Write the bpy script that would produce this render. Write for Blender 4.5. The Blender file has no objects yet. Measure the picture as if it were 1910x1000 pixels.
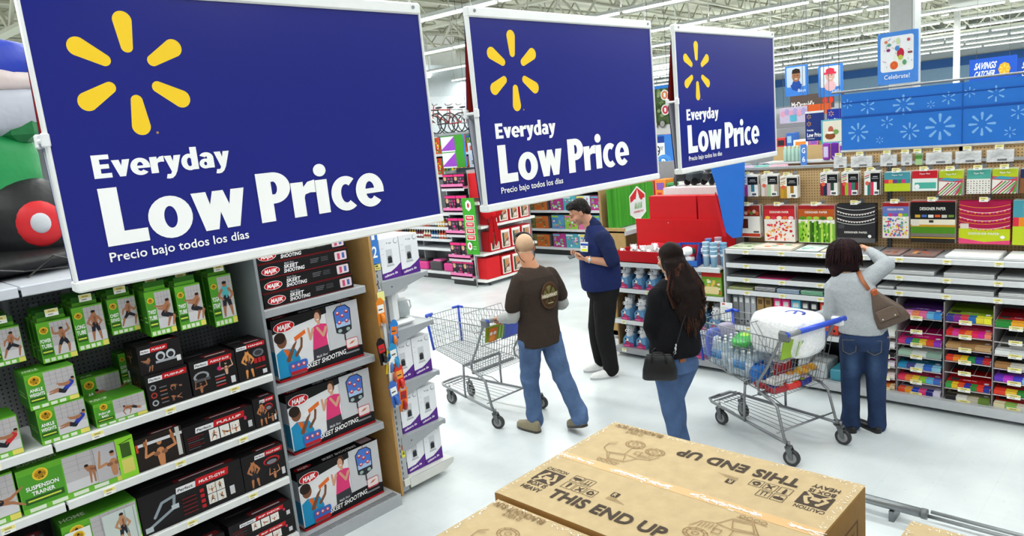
import bpy, math, random
import numpy as np
from mathutils import Vector, Matrix
from mathutils.bvhtree import BVHTree
PI = math.pi
rnd = random.Random(7)
SC = bpy.context.scene
COL = SC.collection
# ---------------------------------------------------------------- camera
cam_d = bpy.data.cameras.new('camera')
cam = bpy.data.objects.new('camera', cam_d); COL.objects.link(cam)
cam_d.sensor_width = 36.0; cam_d.lens = 1334.47*36/1910; cam_d.clip_start = .05; cam_d.clip_end = 300
cam.matrix_world = Matrix(((0.6895, 0.1949, -0.6975, 0), (-0.7181, 0.0583, -0.6935, 0), (-0.0945, 0.9791, 0.1802, 2.6), (0, 0, 0, 1)))
SC.camera = cam
# ---------------------------------------------------------------- world, lights, exposure
SC.view_settings.view_transform = 'Standard'; SC.view_settings.look = 'None'
SC.view_settings.exposure = 0.22; SC.view_settings.gamma = 1.0
SC.view_settings.use_curve_mapping = False
W = bpy.data.worlds.new('store_surroundings'); SC.world = W; W.use_nodes = True
W.node_tree.nodes['Background'].inputs[0].default_value = (.88, .95, 1.0, 1)
W.node_tree.nodes['Background'].inputs[1].default_value = 0.36
LIGHT_Z = 5.0
ROW_ANG = math.radians(5.5)                      # the light rows run a touch off the aisle grid
ROWS = [-1.2, 2.6, 6.4, 10.2, 14.0, 17.8, 21.4, 25.2, 29.0, 32.6, 36.4, 40.2, 44.0, 48.0]
def row_light(x, y0, ln, e, up):
    ld = bpy.data.lights.new('tube_row_light', 'AREA'); ld.shape = 'RECTANGLE'; ld.size = .16; ld.size_y = ln; ld.energy = e; ld.color = (.97, 1.0, .99)
    lo = bpy.data.objects.new('tube_row_light', ld); COL.objects.link(lo); yy = y0+ln/2
    lo.location = (x+(9-yy)*math.sin(ROW_ANG)*.9, yy, LIGHT_Z+(.12 if up else -.06)); lo.rotation_euler = (PI if up else 0, 0, -ROW_ANG if up else ROW_ANG)
for i, x in enumerate(ROWS):                      # every tube row lights the floor below and the roof deck above it
    if i < 7:
        for y0 in (-4, 11): row_light(x, y0, 14, 275, False)
    else: row_light(x, 0, 34, 850, False)
    row_light(x, -4, 32, 190 if i < 7 else 260, True)

# ---------------------------------------------------------------- colour and materials
def lin(c):
    if isinstance(c, str):
        c = c.lstrip('#'); c = tuple(int(c[i:i+2], 16)/255 for i in (0, 2, 4))
    return tuple((x/12.92 if x <= .04045 else ((x+.055)/1.055)**2.4) for x in c[:3])+(1.0,)
_lc = {}
def L(c):
    if c not in _lc: _lc[c] = lin(c)
    return _lc[c]

def mat(name, rough=.5, metal=0.0, spec=.5, noise=None, bump=None, coat=0, sub=0, trans=0, var=0):
    """a node material whose base colour is the object's own colour attribute, with procedural grain"""
    m = bpy.data.materials.new(name); m.use_nodes = True
    nt = m.node_tree; n = nt.nodes; b = n['Principled BSDF']
    at = n.new('ShaderNodeAttribute'); at.attribute_name = 'Col'
    src = at.outputs['Color']
    tc = n.new('ShaderNodeTexCoord')
    if noise:
        ns = n.new('ShaderNodeTexNoise'); ns.inputs['Scale'].default_value = noise[0]; ns.inputs['Detail'].default_value = 4
        nt.links.new(tc.outputs['Object'], ns.inputs['Vector'])
        rp = n.new('ShaderNodeMapRange'); rp.inputs[1].default_value = .25; rp.inputs[2].default_value = .75
        rp.inputs[3].default_value = 1-noise[1]; rp.inputs[4].default_value = 1+noise[1]*.6
        nt.links.new(ns.outputs['Fac'], rp.inputs[0])
        mx = n.new('ShaderNodeVectorMath'); mx.operation = 'SCALE'
        nt.links.new(src, mx.inputs[0]); nt.links.new(rp.outputs[0], mx.inputs['Scale']); src = mx.outputs[0]
    nt.links.new(src, b.inputs['Base Color'])
    b.inputs['Roughness'].default_value = rough; b.inputs['Metallic'].default_value = metal
    b.inputs['Specular IOR Level'].default_value = spec; b.inputs['Coat Weight'].default_value = coat
    b.inputs['Coat Roughness'].default_value = .15
    if sub: b.inputs['Subsurface Weight'].default_value = sub; b.inputs['Subsurface Radius'].default_value = (.02, .008, .004)
    if trans: b.inputs['Transmission Weight'].default_value = trans
    if bump:
        nb = n.new('ShaderNodeTexNoise'); nb.inputs['Scale'].default_value = bump[0]; nb.inputs['Detail'].default_value = 3
        nt.links.new(tc.outputs['Object'], nb.inputs['Vector'])
        bp = n.new('ShaderNodeBump'); bp.inputs['Strength'].default_value = bump[1]; bp.inputs['Distance'].default_value = bump[2] if len(bump) > 2 else .01
        nt.links.new(nb.outputs['Fac'], bp.inputs['Height']); nt.links.new(bp.outputs[0], b.inputs['Normal'])
    return m
M_PRINT = mat('printed_card', .48, 0, .22, (9, .05))
M_CARD = mat('corrugated_card', .75, 0, .25, (14, .10), (60, .25, .004))
M_PLAST = mat('plastic', .32, 0, .5, (20, .04))
M_MATTE = mat('matte_paint', .7, 0, .3, (12, .06))
M_SHELF = mat('enamelled_steel', .38, .0, .55, (18, .05))
M_STEEL = mat('grey_zinc_steel', .36, .65, .5, (30, .10))
M_CLOTH = mat('cotton_cloth', .88, 0, .15, (26, .10), (11, .55, .03))
M_KNIT = mat('knit_cloth', .9, 0, .12, (90, .10), (16, .5, .025))
M_DENIM = mat('denim', .85, 0, .2, (7, .30), (13, .6, .03))
M_SKIN = mat('skin', .5, 0, .35, (30, .06), None, 0, .08)
M_HAIR = mat('hair', .62, 0, .12, (60, .35), (140, .5, .006))
M_LEATHER = mat('leather', .4, 0, .4, (60, .12), (240, .3, .003))
M_BALLOON = mat('inflatable_nylon', .5, 0, .4, (6, .08), (5, .35, .06))
M_PLUSH = mat('plush', .95, 0, .1, (70, .10), (120, .6, .008))
M_SIGN = mat('sign_board', .22, 0, .45, (3, .03))
M_FILM = mat('clear_film', .18, 0, .5, (40, .12), (35, .9, .01))
def glassy(name, rough=.05):
    m = bpy.data.materials.new(name); m.use_nodes = True; nt = m.node_tree; b = nt.nodes['Principled BSDF']
    a = nt.nodes.new('ShaderNodeAttribute'); a.attribute_name = 'Col'; nt.links.new(a.outputs['Color'], b.inputs['Base Color'])
    b.inputs['Roughness'].default_value = rough; b.inputs['Transmission Weight'].default_value = .85; b.inputs['IOR'].default_value = 1.3
    return m
M_GLASS = glassy('thin_glass')
M_CLEAR = mat('clear_plastic', .14, 0, .6, (40, .05), None, .3, 0, .30)
def emis(name, col, s):
    m = bpy.data.materials.new(name); m.use_nodes = True; b = m.node_tree.nodes['Principled BSDF']
    b.inputs['Base Color'].default_value = (.8, .8, .8, 1); b.inputs['Emission Color'].default_value = col; b.inputs['Emission Strength'].default_value = s
    return m
M_TUBE = emis('fluorescent_tube', (.95, 1, 1, 1), 2.6)
M_LAMP = emis('lamp_lens', (1, 1, .97, 1), 2.0)
def pegmat(name, base, hole):
    m = bpy.data.materials.new(name); m.use_nodes = True; nt = m.node_tree; n = nt.nodes; b = n['Principled BSDF']
    tc = n.new('ShaderNodeTexCoord'); sp = n.new('ShaderNodeSeparateXYZ'); nt.links.new(tc.outputs['Object'], sp.inputs[0])
    def fr(o):
        a = n.new('ShaderNodeMath'); a.operation = 'MULTIPLY'; a.inputs[1].default_value = 1/.0254; nt.links.new(o, a.inputs[0])
        f = n.new('ShaderNodeMath'); f.operation = 'FRACT'; nt.links.new(a.outputs[0], f.inputs[0])
        s = n.new('ShaderNodeMath'); s.operation = 'SUBTRACT'; s.inputs[1].default_value = .5; nt.links.new(f.outputs[0], s.inputs[0])
        p = n.new('ShaderNodeMath'); p.operation = 'POWER'; p.inputs[1].default_value = 2; nt.links.new(s.outputs[0], p.inputs[0]); return p.outputs[0]
    ad = n.new('ShaderNodeMath'); ad.operation = 'ADD'; nt.links.new(fr(sp.outputs['X']), ad.inputs[0]); nt.links.new(fr(sp.outputs['Z']), ad.inputs[1])
    lt = n.new('ShaderNodeMath'); lt.operation = 'LESS_THAN'; lt.inputs[1].default_value = .035; nt.links.new(ad.outputs[0], lt.inputs[0])
    mx = n.new('ShaderNodeMix'); mx.data_type = 'RGBA'; nt.links.new(lt.outputs[0], mx.inputs['Factor'])
    mx.inputs['A'].default_value = L(base); mx.inputs['B'].default_value = L(hole)
    nt.links.new(mx.outputs['Result'], b.inputs['Base Color']); b.inputs['Roughness'].default_value = .7
    return m
M_PEG = pegmat('tan_pegboard', '#c9a878', '#5c4426')
M_PEGG = pegmat('grey_pegboard', '#77787a', '#222222')
def floormat():
    m = bpy.data.materials.new('polished_floor'); m.use_nodes = True; nt = m.node_tree; n = nt.nodes; b = n['Principled BSDF']
    tc = n.new('ShaderNodeTexCoord')
    ns = n.new('ShaderNodeTexNoise'); ns.inputs['Scale'].default_value = 1.7; ns.inputs['Detail'].default_value = 8; nt.links.new(tc.outputs['Object'], ns.inputs['Vector'])
    cr = n.new('ShaderNodeValToRGB'); cr.color_ramp.elements[0].position = .3; cr.color_ramp.elements[0].color = L('#c4cbce'); cr.color_ramp.elements[1].position = .7; cr.color_ramp.elements[1].color = L('#dde3e4')
    nt.links.new(ns.outputs['Fac'], cr.inputs[0])
    n2 = n.new('ShaderNodeTexNoise'); n2.inputs['Scale'].default_value = 26; n2.inputs['Detail'].default_value = 6; nt.links.new(tc.outputs['Object'], n2.inputs['Vector'])
    r2 = n.new('ShaderNodeMapRange'); r2.inputs[1].default_value = .2; r2.inputs[2].default_value = .36; r2.inputs[3].default_value = .78; r2.inputs[4].default_value = 1.0; nt.links.new(n2.outputs['Fac'], r2.inputs[0])
    bk = n.new('ShaderNodeTexBrick'); bk.offset = 0; bk.inputs['Scale'].default_value = 1; bk.inputs['Brick Width'].default_value = .305; bk.inputs['Row Height'].default_value = .305
    bk.inputs['Mortar Size'].default_value = .0012; bk.inputs['Color1'].default_value = (1, 1, 1, 1); bk.inputs['Color2'].default_value = (.975, .98, .985, 1); bk.inputs['Mortar'].default_value = (.87, .88, .89, 1)
    nt.links.new(tc.outputs['Object'], bk.inputs['Vector'])
    v = n.new('ShaderNodeVectorMath'); v.operation = 'SCALE'; nt.links.new(cr.outputs[0], v.inputs[0]); nt.links.new(r2.outputs[0], v.inputs['Scale'])
    v2 = n.new('ShaderNodeVectorMath'); v2.operation = 'MULTIPLY'; nt.links.new(v.outputs[0], v2.inputs[0]); nt.links.new(bk.outputs[0], v2.inputs[1])
    nt.links.new(v2.outputs[0], b.inputs['Base Color']); b.inputs['Roughness'].default_value = .28; b.inputs['Specular IOR Level'].default_value = .5
    bp = n.new('ShaderNodeBump'); bp.inputs['Strength'].default_value = .04; nt.links.new(ns.outputs['Fac'], bp.inputs['Height']); nt.links.new(bp.outputs[0], b.inputs['Normal'])
    return m
M_FLOOR = floormat()

# ---------------------------------------------------------------- text outlines (built-in font), cached as flat meshes
_tx = {}
def text_geo(s, bold=0.0):
    k = (s, bold)
    if k in _tx: return _tx[k]
    cu = bpy.data.curves.new('t', 'FONT'); cu.body = s; cu.size = 1; cu.resolution_u = 3; cu.fill_mode = 'FRONT'; cu.offset = bold
    cu.space_character = 1+bold*1.2
    o = bpy.data.objects.new('t', cu); me = o.to_mesh()
    v = [(p.co.x, p.co.y) for p in me.vertices]; f = [tuple(q.vertices) for q in me.polygons]
    o.to_mesh_clear(); bpy.data.objects.remove(o); bpy.data.curves.remove(cu)
    if v:
        x0 = min(p[0] for p in v); x1 = max(p[0] for p in v)
        v = [((p[0]-x0), p[1]) for p in v]; w = x1-x0
    else: w = 0
    _tx[k] = (v, f, w); return _tx[k]
CAP = .70                                            # cap height of the font at size 1

# ---------------------------------------------------------------- geometry builder
class G:
    def __init__(s): s.v = []; s.f = []; s.c = []; s.s = []
    def add(s, vs, fs, c, sm=False):
        b = len(s.v); s.v.extend(vs); cc = L(c) if not (isinstance(c, tuple) and len(c) == 4) else c
        for f in fs: s.f.append(tuple(i+b for i in f)); s.c.append(cc); s.s.append(sm)
        return s
    def box(s, x0, x1, y0, y1, z0, z1, c):
        return s.add([(x0, y0, z0), (x1, y0, z0), (x1, y1, z0), (x0, y1, z0), (x0, y0, z1), (x1, y0, z1), (x1, y1, z1), (x0, y1, z1)],
                     [(0, 3, 2, 1), (4, 5, 6, 7), (0, 1, 5, 4), (1, 2, 6, 5), (2, 3, 7, 6), (3, 0, 4, 7)], c)
    def rbox(s, x0, x1, y0, y1, z0, z1, c, r=.01):
        """box with chamfered vertical and horizontal edges"""
        r = min(r, (x1-x0)*.45, (y1-y0)*.45, (z1-z0)*.45)
        def ring(z, i): return [(x0+r+i, y0+i, z), (x1-r-i, y0+i, z), (x1-i, y0+r+i, z), (x1-i, y1-r-i, z), (x1-r-i, y1-i, z), (x0+r+i, y1-i, z), (x0+i, y1-r-i, z), (x0+i, y0+r+i, z)]
        rs = [ring(z0, r*.9), ring(z0+r, 0), ring(z1-r, 0), ring(z1, r*.9)]
        return s.rings(rs, c, True, False)
    def rings(s, rs, c, caps=True, sm=True, closed=True):
        n = len(rs[0]); vs = [p for r in rs for p in r]; fs = []
        for i in range(len(rs)-1):
            for j in range(n if closed else n-1):
                k = (j+1) % n; fs.append((i*n+j, i*n+k, (i+1)*n+k, (i+1)*n+j))
        s.add(vs, fs, c, sm)
        if caps:
            b = len(s.v)-len(vs); cc = s.c[-1]
            s.f.append(tuple(b+j for j in reversed(range(n)))); s.c.append(cc); s.s.append(False)
            s.f.append(tuple(b+(len(rs)-1)*n+j for j in range(n))); s.c.append(cc); s.s.append(False)
        return s
    def tube(s, pts, r, n=6, c='#888888', closed=False, flat=1.0):
        pts = [Vector(p) for p in pts]; rs = []; m = len(pts)
        rr = r if isinstance(r, (list, tuple)) else [r]*m
        pu = None
        for i, p in enumerate(pts):
            if closed: t = pts[(i+1) % m]-pts[i-1]
            else: t = pts[min(i+1, m-1)]-pts[max(i-1, 0)]
            t.normalize()
            if pu is None: pu = t.orthogonal().normalized()
            pu = (pu-t*pu.dot(t)); pu = pu.normalized() if pu.length > 1e-6 else t.orthogonal().normalized()
            w = t.cross(pu)
            rs.append([tuple(p+(pu*math.cos(2*PI*j/n)+w*math.sin(2*PI*j/n)*flat)*rr[i]) for j in range(n)])
        if closed: rs.append(rs[0])
        return s.rings(rs, c, not closed, n > 5)
    def cyl(s, p0, p1, r0, r1=None, n=12, c='#888888'):
        return s.tube([p0, p1], [r0, r0 if r1 is None else r1], n, c)
    def ell(s, cx, cy, cz, rx, ry, rz, c, n=12, m=8, R=None):
        vs = []; fs = []
        for i in range(m+1):
            t = PI*i/m
            for j in range(n):
                a = 2*PI*j/n; p = Vector((rx*math.sin(t)*math.cos(a), ry*math.sin(t)*math.sin(a), rz*math.cos(t)))
                if R is not None: p = R @ p
                vs.append((cx+p.x, cy+p.y, cz+p.z))
        for i in range(m):
            for j in range(n):
                k = (j+1) % n; a, b2, c2, d = i*n+j, i*n+k, (i+1)*n+k, (i+1)*n+j
                if i == 0: fs.append((a, d, c2))
                elif i == m-1: fs.append((a, d, b2))
                else: fs.append((a, d, c2, b2))
        return s.add(vs, fs, c, True)
    def lathe(s, prof, cx, cy, cz, c, n=14, sm=True):
        rs = [[(cx+r*math.cos(2*PI*j/n), cy+r*math.sin(2*PI*j/n), cz+z) for j in range(n)] for r, z in prof]
        return s.rings(rs, c, True, sm)
    def prism(s, poly, ax, a0, a1, c):
        """extrude a 2-D polygon along axis ax ('x','y','z')"""
        def mk(p, a): return (a, p[0], p[1]) if ax == 'x' else ((p[0], a, p[1]) if ax == 'y' else (p[0], p[1], a))
        n = len(poly); vs = [mk(p, a0) for p in poly]+[mk(p, a1) for p in poly]
        return s.add(vs, [tuple(range(n))[::-1], tuple(range(n, 2*n))]+[(i, (i+1) % n, n+(i+1) % n, n+i) for i in range(n)], c)
    def xf(s, M, start=0):
        for i in range(start, len(s.v)): s.v[i] = tuple(M @ Vector(s.v[i]))
        return s
    def merge(s, o, M=None):
        b = len(s.v); s.v.extend([tuple(M @ Vector(p)) for p in o.v] if M is not None else o.v)
        s.f.extend(tuple(i+b for i in f) for f in o.f); s.c.extend(o.c); s.s.extend(o.s); return s
    def mesh(s, name):
        me = bpy.data.meshes.new(name); me.from_pydata(s.v, [], s.f)
        a = me.attributes.new('Col', 'FLOAT_COLOR', 'FACE')
        cc = np.array(s.c, dtype=np.float32).ravel()
        if len(me.polygons)*4 == len(cc): a.data.foreach_set('color', cc)
        me.polygons.foreach_set('use_smooth', s.s)
        return me

def pillow(g, cx, cy, cz, rx, ry, rz, c, seed=0, n=18, m=12, pw=.55, R=None):
    r = random.Random(seed); ph = [r.uniform(0, 6) for _ in range(4)]; vs = []
    for i in range(m+1):
        t = PI*i/m
        for j in range(n):
            a = 2*PI*j/n; sg = lambda v, e: math.copysign(abs(v)**e, v)
            k = 1+.035*math.sin(3*a+ph[0]+2*t)+.025*math.sin(5*a+4*t+ph[1])
            p = Vector((rx*sg(math.sin(t), pw)*sg(math.cos(a), pw)*k, ry*sg(math.sin(t), pw)*sg(math.sin(a), pw)*k, rz*sg(math.cos(t), pw)))
            if R is not None: p = R @ p
            vs.append((cx+p.x, cy+p.y, cz+p.z))
    g.add(vs, [(i*n+j, (i+1)*n+j, (i+1)*n+(j+1) % n, i*n+(j+1) % n) for i in range(m) for j in range(n)], c, True)

class PL:
    """flat print on a plane of a builder: u, v in metres from the origin, each layer a hair above the last"""
    def __init__(s, g, o, u=(1, 0, 0), v=(0, 0, 1), eps=.00008):
        s.g = g; s.o = Vector(o); s.u = Vector(u); s.v = Vector(v); s.n = s.u.cross(s.v); s.l = 1; s.eps = eps
    def pt(s, a, b): return tuple(s.o+s.u*a+s.v*b+s.n*(s.eps*s.l))
    def poly(s, pts, c, up=True):
        s.g.add([s.pt(a, b) for a, b in pts], [tuple(range(len(pts)))], c)
        s.l += 1 if up else .12
        return s
    def rect(s, a0, b0, a1, b1, c, up=True, sk=0):
        return s.poly([(a0, b0), (a1, b0), (a1+sk, b1), (a0+sk, b1)], c, up)
    def ell(s, a, b, ra, rb, c, n=16, up=True, rot=0):
        cr, sr = math.cos(rot), math.sin(rot)
        return s.poly([(a+ra*math.cos(2*PI*i/n)*cr-rb*math.sin(2*PI*i/n)*sr, b+ra*math.cos(2*PI*i/n)*sr+rb*math.sin(2*PI*i/n)*cr) for i in range(n)], c, up)
    def cap(s, p, q, r0, r1, c, up=False, n=4):
        p = Vector(p); q = Vector(q); d = q-p; a = math.atan2(d.y, d.x)
        pts = [(p.x+r0*math.cos(a+PI/2+PI*i/n), p.y+r0*math.sin(a+PI/2+PI*i/n)) for i in range(n+1)]
        pts += [(q.x+r1*math.cos(a-PI/2+PI*i/n), q.y+r1*math.sin(a-PI/2+PI*i/n)) for i in range(n+1)]
        s.poly(pts, c, up); return s
    def rrect(s, a0, b0, a1, b1, r, c):
        pts = []
        for cx, cy, st in ((a1-r, b0+r, -PI/2), (a1-r, b1-r, 0), (a0+r, b1-r, PI/2), (a0+r, b0+r, PI)):
            for i in range(4): pts.append((cx+r*math.cos(st+PI/6*i), cy+r*math.sin(st+PI/6*i)))
        return s.poly(pts, c)
    def text(s, t, a, b, h, c, bold=.012, w=None, align='l', sk=0.0, rot=0.0):
        v, f, tw = text_geo(t, bold)
        if not v: return s
        k = h/CAP; kx = k if w is None else w/tw; W_ = tw*kx
        ox = 0 if align == 'l' else (-W_/2 if align == 'c' else -W_)
        cr, sr = math.cos(rot), math.sin(rot)
        pts = []
        for x, y in v:
            X = ox+x*kx+y*k*sk; Y = y*k; pts.append(s.pt(a+X*cr-Y*sr, b+X*sr+Y*cr))
        s.g.add(pts, f, c); s.l += 1
        return s

# heavy rounded sans letters for the big signs, drawn as bands and bars (cap height = 1)
def heavy(pl, t, a, b, h, c, w):
    def bar(x0, y0, x1, y1): return [[(x0, y0), (x1, y0), (x1, y1), (x0, y1)]]
    def ring(cx, cy, rx, ry, ix, iy, d0=0, d1=360, n=26):
        out = []
        for k in range(n):
            p, q = [math.radians(d0+(d1-d0)*j/n) for j in (k, k+1)]
            out.append([(cx+ix*math.cos(p), cy+iy*math.sin(p)), (cx+rx*math.cos(p), cy+ry*math.sin(p)), (cx+rx*math.cos(q), cy+ry*math.sin(q)), (cx+ix*math.cos(q), cy+iy*math.sin(q))])
        return out
    V = [[(0, .73), (.22, 0), (.43, 0), (.27, .73)], [(.22, 0), (.43, 0), (.65, .73), (.385, .73)]]
    GL = {'L': (bar(0, 0, .29, 1)+bar(0, 0, .66, .235), .69), 'o': (ring(.375, .36, .375, .385, .11, .20), .77),
     'w': ([[(0, .73), (.17, 0), (.41, 0), (.265, .73)], [(.17, 0), (.41, 0), (.585, .73), (.385, .73)], [(.385, .73), (.57, 0), (.81, 0), (.585, .73)], [(.57, 0), (.81, 0), (.985, .73), (.73, .73)]], 1.0),
     'P': (bar(0, 0, .295, 1)+bar(.25, .81, .34, 1)+bar(.25, .36, .34, .55)+ring(.33, .68, .36, .32, .08, .135, -90, 90), .70),
     'r': (bar(0, 0, .275, .73)+[[(.24, .30), (.30, .46), (.275, .62)], [(.275, .62), (.30, .46), (.42, .49), (.38, .72)], [(.38, .72), (.42, .49), (.54, .48), (.54, .75)]], .55),
     'i': (bar(0, 0, .275, .73)+ring(.1375, .935, .145, .135, 0, 0), .34), 'c': (ring(.36, .36, .36, .385, .125, .205, 52, 308), .60),
     'e': (ring(.36, .36, .36, .385, .115, .20, 0, 316)+bar(.2, .285, .715, .40), .73),
     'E': (bar(0, 0, .26, 1)+bar(0, .80, .60, 1)+bar(0, .40, .56, .59)+bar(0, 0, .62, .20), .66), 'v': (V, .64),
     'y': ([V[0], [(.22, 0), (.385, .73), (.65, .73), (.43, 0)], [(.22, 0), (.43, 0), (.33, -.19), (.17, -.10)], [(.17, -.10), (.33, -.19), (.22, -.29), (.10, -.31)], [(.17, -.10), (.10, -.31), (-.02, -.29), (.03, -.10)]], .64),
     'd': (ring(.33, .36, .33, .385, .10, .20)+bar(.40, 0, .67, 1.04), .71), 'a': (bar(.345, 0, .61, .50)+ring(.31, .46, .30, .285, .045, .09, 0, 150)+ring(.25, .22, .25, .235, .06, .085), .65)}
    tot = sum(GL[q][1] for q in t)-.03; kx = w/tot; x = 0
    for q in t:
        gl, adv = GL[q]
        for poly in gl: pl.g.add([pl.pt(a+(x+px)*kx, b+py*h) for px, py in poly], [tuple(range(len(poly)))], c); pl.l += .12
        x += adv
    pl.l += 1

def props(o, label=None, cat=None, group=None, kind=None):
    if label: o['label'] = label
    if cat: o['category'] = cat
    if group: o['group'] = group
    if kind: o['kind'] = kind
    return o
def ob(name, g, m=None, parent=None, loc=None, rz=0, **k):
    me = g if isinstance(g, bpy.types.Mesh) else g.mesh(name)
    if m is not None and not me.materials: me.materials.append(m)
    o = bpy.data.objects.new(name, me); COL.objects.link(o)
    if parent is not None: o.parent = parent
    if loc: o.location = loc
    if rz: o.rotation_euler = (0, 0, rz)
    return props(o, **k)
def thing(name, label, cat, loc=(0, 0, 0), rz=0, group=None, rot=None):
    o = bpy.data.objects.new(name, None); COL.objects.link(o); o.empty_display_size = .1
    o.location = loc; o.rotation_euler = rot or (0, 0, rz)
    return props(o, label, cat, group)
def children(o): return [c for c in COL.objects if c.parent == o]
def dup(o, loc=None, rz=None, label=None, group=None, parent=None, kids=None):
    c = o.copy(); COL.objects.link(c)
    if parent is not None: c.parent = parent
    if loc is not None: c.location = loc
    if rz is not None: c.rotation_euler = (0, 0, rz)
    if label: c['label'] = label
    if group: c['group'] = group
    for ch in (kids if kids is not None else [x for x in o.children]): dup(ch, parent=c)
    return c
def struct(name, g, m, **k): return ob(name, g, m, kind='structure', **k)

# starburst of six tapered petals
def spark(pl, a, b, R, c, w=1.0, sy=1.0):
    for i in range(6):
        t = PI/2+i*PI/3; d = (math.cos(t), math.sin(t)*sy); 
        n_ = (-d[1], d[0]); ra, rb = R*.095*w, R*.150*w
        p = (a+d[0]*(R*.34+ra), b+d[1]*(R*.34+ra)); q = (a+d[0]*(R-rb), b+d[1]*(R-rb))
        pl.cap(p, q, ra, rb, c, False, 12)
    pl.l += 1
# ================================================================ the building
g = G(); g.box(-12, 62, -14, 62, -.1, 0, '#d0d0d0'); struct('floor', g, M_FLOOR)
g = G(); g.box(-12, 62, -14, 62, 6.9, 7.0, '#a2a290')
for i in range(60): g.box(-12, 62, -13+i*1.25, -12.4+i*1.25, 6.84, 6.9, '#8f907e')
struct('ceiling', g, M_MATTE)
g = G(); g.box(60, 60.2, -14, 62, 0, 7, '#dfe6ea'); g.box(59.9, 60, -14, 62, 2.9, 5.0, '#a8ccec'); g.box(59.85, 59.9, -14, 62, 4.5, 5.1, '#4a7cc8'); struct('wall_back', g, M_MATTE)
g = G(); g.box(-12, 60, 42, 42.2, 0, 7, '#c6ccd0'); g.box(-12, 60, 41.9, 42, 4.2, 4.5, '#b9c4ca'); struct('wall_left', g, M_MATTE)
# open-web roof trusses
def truss(length, n, c='#a3a493'):
    g = G(); h = .6
    g.box(0, length, -.06, .06, h-.05, h, c); g.box(0, length, -.06, .06, 0, .05, c)
    dx = length/n
    for i in range(n):
        g.tube([(i*dx, 0, .03), (i*dx+dx/2, 0, h-.03), ((i+1)*dx, 0, .03)], .03, 4, c)
    return g
tm = truss(60, 52).mesh('roof_joist'); tm.materials.append(M_MATTE)
for i in range(26):
    o = bpy.data.objects.new('ceiling_joist', tm); COL.objects.link(o); o.location = (-6, -4+i*1.9, 6.22); o.rotation_euler = (0, 0, ROW_ANG)
    props(o, kind='structure')
gm = G(); gm.box(-.12, .12, 0, 60, 0, .07, '#b5b6a6'); gm.box(-.12, .12, 0, 60, .78, .85, '#b5b6a6')
for i in range(44):
    gm.tube([(0, i*1.36, .05), (0, i*1.36+.68, .8), (0, i*1.36+1.36, .05)], .045, 4, '#b5b6a6')
gme = gm.mesh('roof_girder'); gme.materials.append(M_MATTE)
for x in (3.5, 15.4, 27.3, 39.2, 51):
    o = bpy.data.objects.new('ceiling_girder', gme); COL.objects.link(o); o.location = (x+3, -12, 5.4); o.rotation_euler = (0, 0, ROW_ANG); props(o, kind='structure')
# columns
def column(x, y, w, c, z1=6.9):
    g = G(); g.rbox(x-w/2, x+w/2, y-w/2, y+w/2, 0, z1, c, .03); g.box(x-w/2-.03, x+w/2+.03, y-w/2-.03, y+w/2+.03, 0, 1.2, '#7e8890')
    struct('column', g, M_MATTE)
column(14.5, 4.05, .42, '#b6b9b8'); column(27.3, 6.1, .17, '#f0f0ec')
# rows of fluorescent strip lights
def strip(n):
    g = G()
    for i in range(n):
        y = i*2.5; g.box(-.07, .07, y, y+2.42, .02, .09, '#dfe2df')
    return g
def tubes(n):
    g = G()
    for i in range(n):
        y = i*2.5; g.box(-.06, .06, y+.03, y+2.39, -.02, .02, '#ffffff')
    return g
sm_, tm_ = strip(14).mesh('housing'), tubes(14).mesh('tube'); sm_.materials.append(M_SHELF); tm_.materials.append(M_TUBE)
hm = G()
for i in range(15): hm.cyl((0, i*2.5-.05, .09), (0, i*2.5-.05, 1.8), .012, None, 4, '#c9c9c4')
hm = hm.mesh('hanger'); hm.materials.append(M_STEEL)
sides = ['nearest the camera', 'second from the camera', 'third from the camera', 'fourth from the camera', 'just before the grey column', 'just behind the grey column', 'seventh from the camera', 'eighth from the camera', 'ninth from the camera', 'tenth from the camera', 'eleventh from the camera', 'third from the back wall', 'second from the back wall', 'closest to the back wall']
for i, x in enumerate(ROWS):
    t = thing('strip_light', 'long row of white fluorescent strip lights, '+sides[i], 'light', (x+1.2, -8, LIGHT_Z), ROW_ANG, 'rows of fluorescent ceiling lights')
    for nm, me in (('housing', sm_), ('tube', tm_), ('hanger', hm)):
        o = bpy.data.objects.new(nm, me); COL.objects.link(o); o.parent = t
        if nm == 'hanger': o['kind'] = 'stuff'
# air ducts
g = G(); n = 20
g.rings([[(x, 23.5+.62*math.cos(2*PI*j/n), 5.86+.62*math.sin(2*PI*j/n)) for j in range(n)] for x in [10+i*1.0 for i in range(48)]], '#e2e2dc', True, True)
dct = thing('air_duct', 'long round white air duct running along under the roof joists', 'duct', (0, 0, 0))
ob('pipe', g, M_MATTE, dct)
for i in range(10):
    x = 9+i*4.2; q = G(); q.tube([(x, 23.5+.64*math.cos(2*PI*j/n), 5.86+.64*math.sin(2*PI*j/n)) for j in range(n)], .03, 4, '#d8d8d2', True); ob('joint_band', q, M_MATTE, dct)
q = G(); q.rbox(19.3, 20.8, 22.7, 24.3, 5.2, 6.9, '#e4e4df', .05); ob('drop_box', q, M_MATTE, dct)
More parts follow.
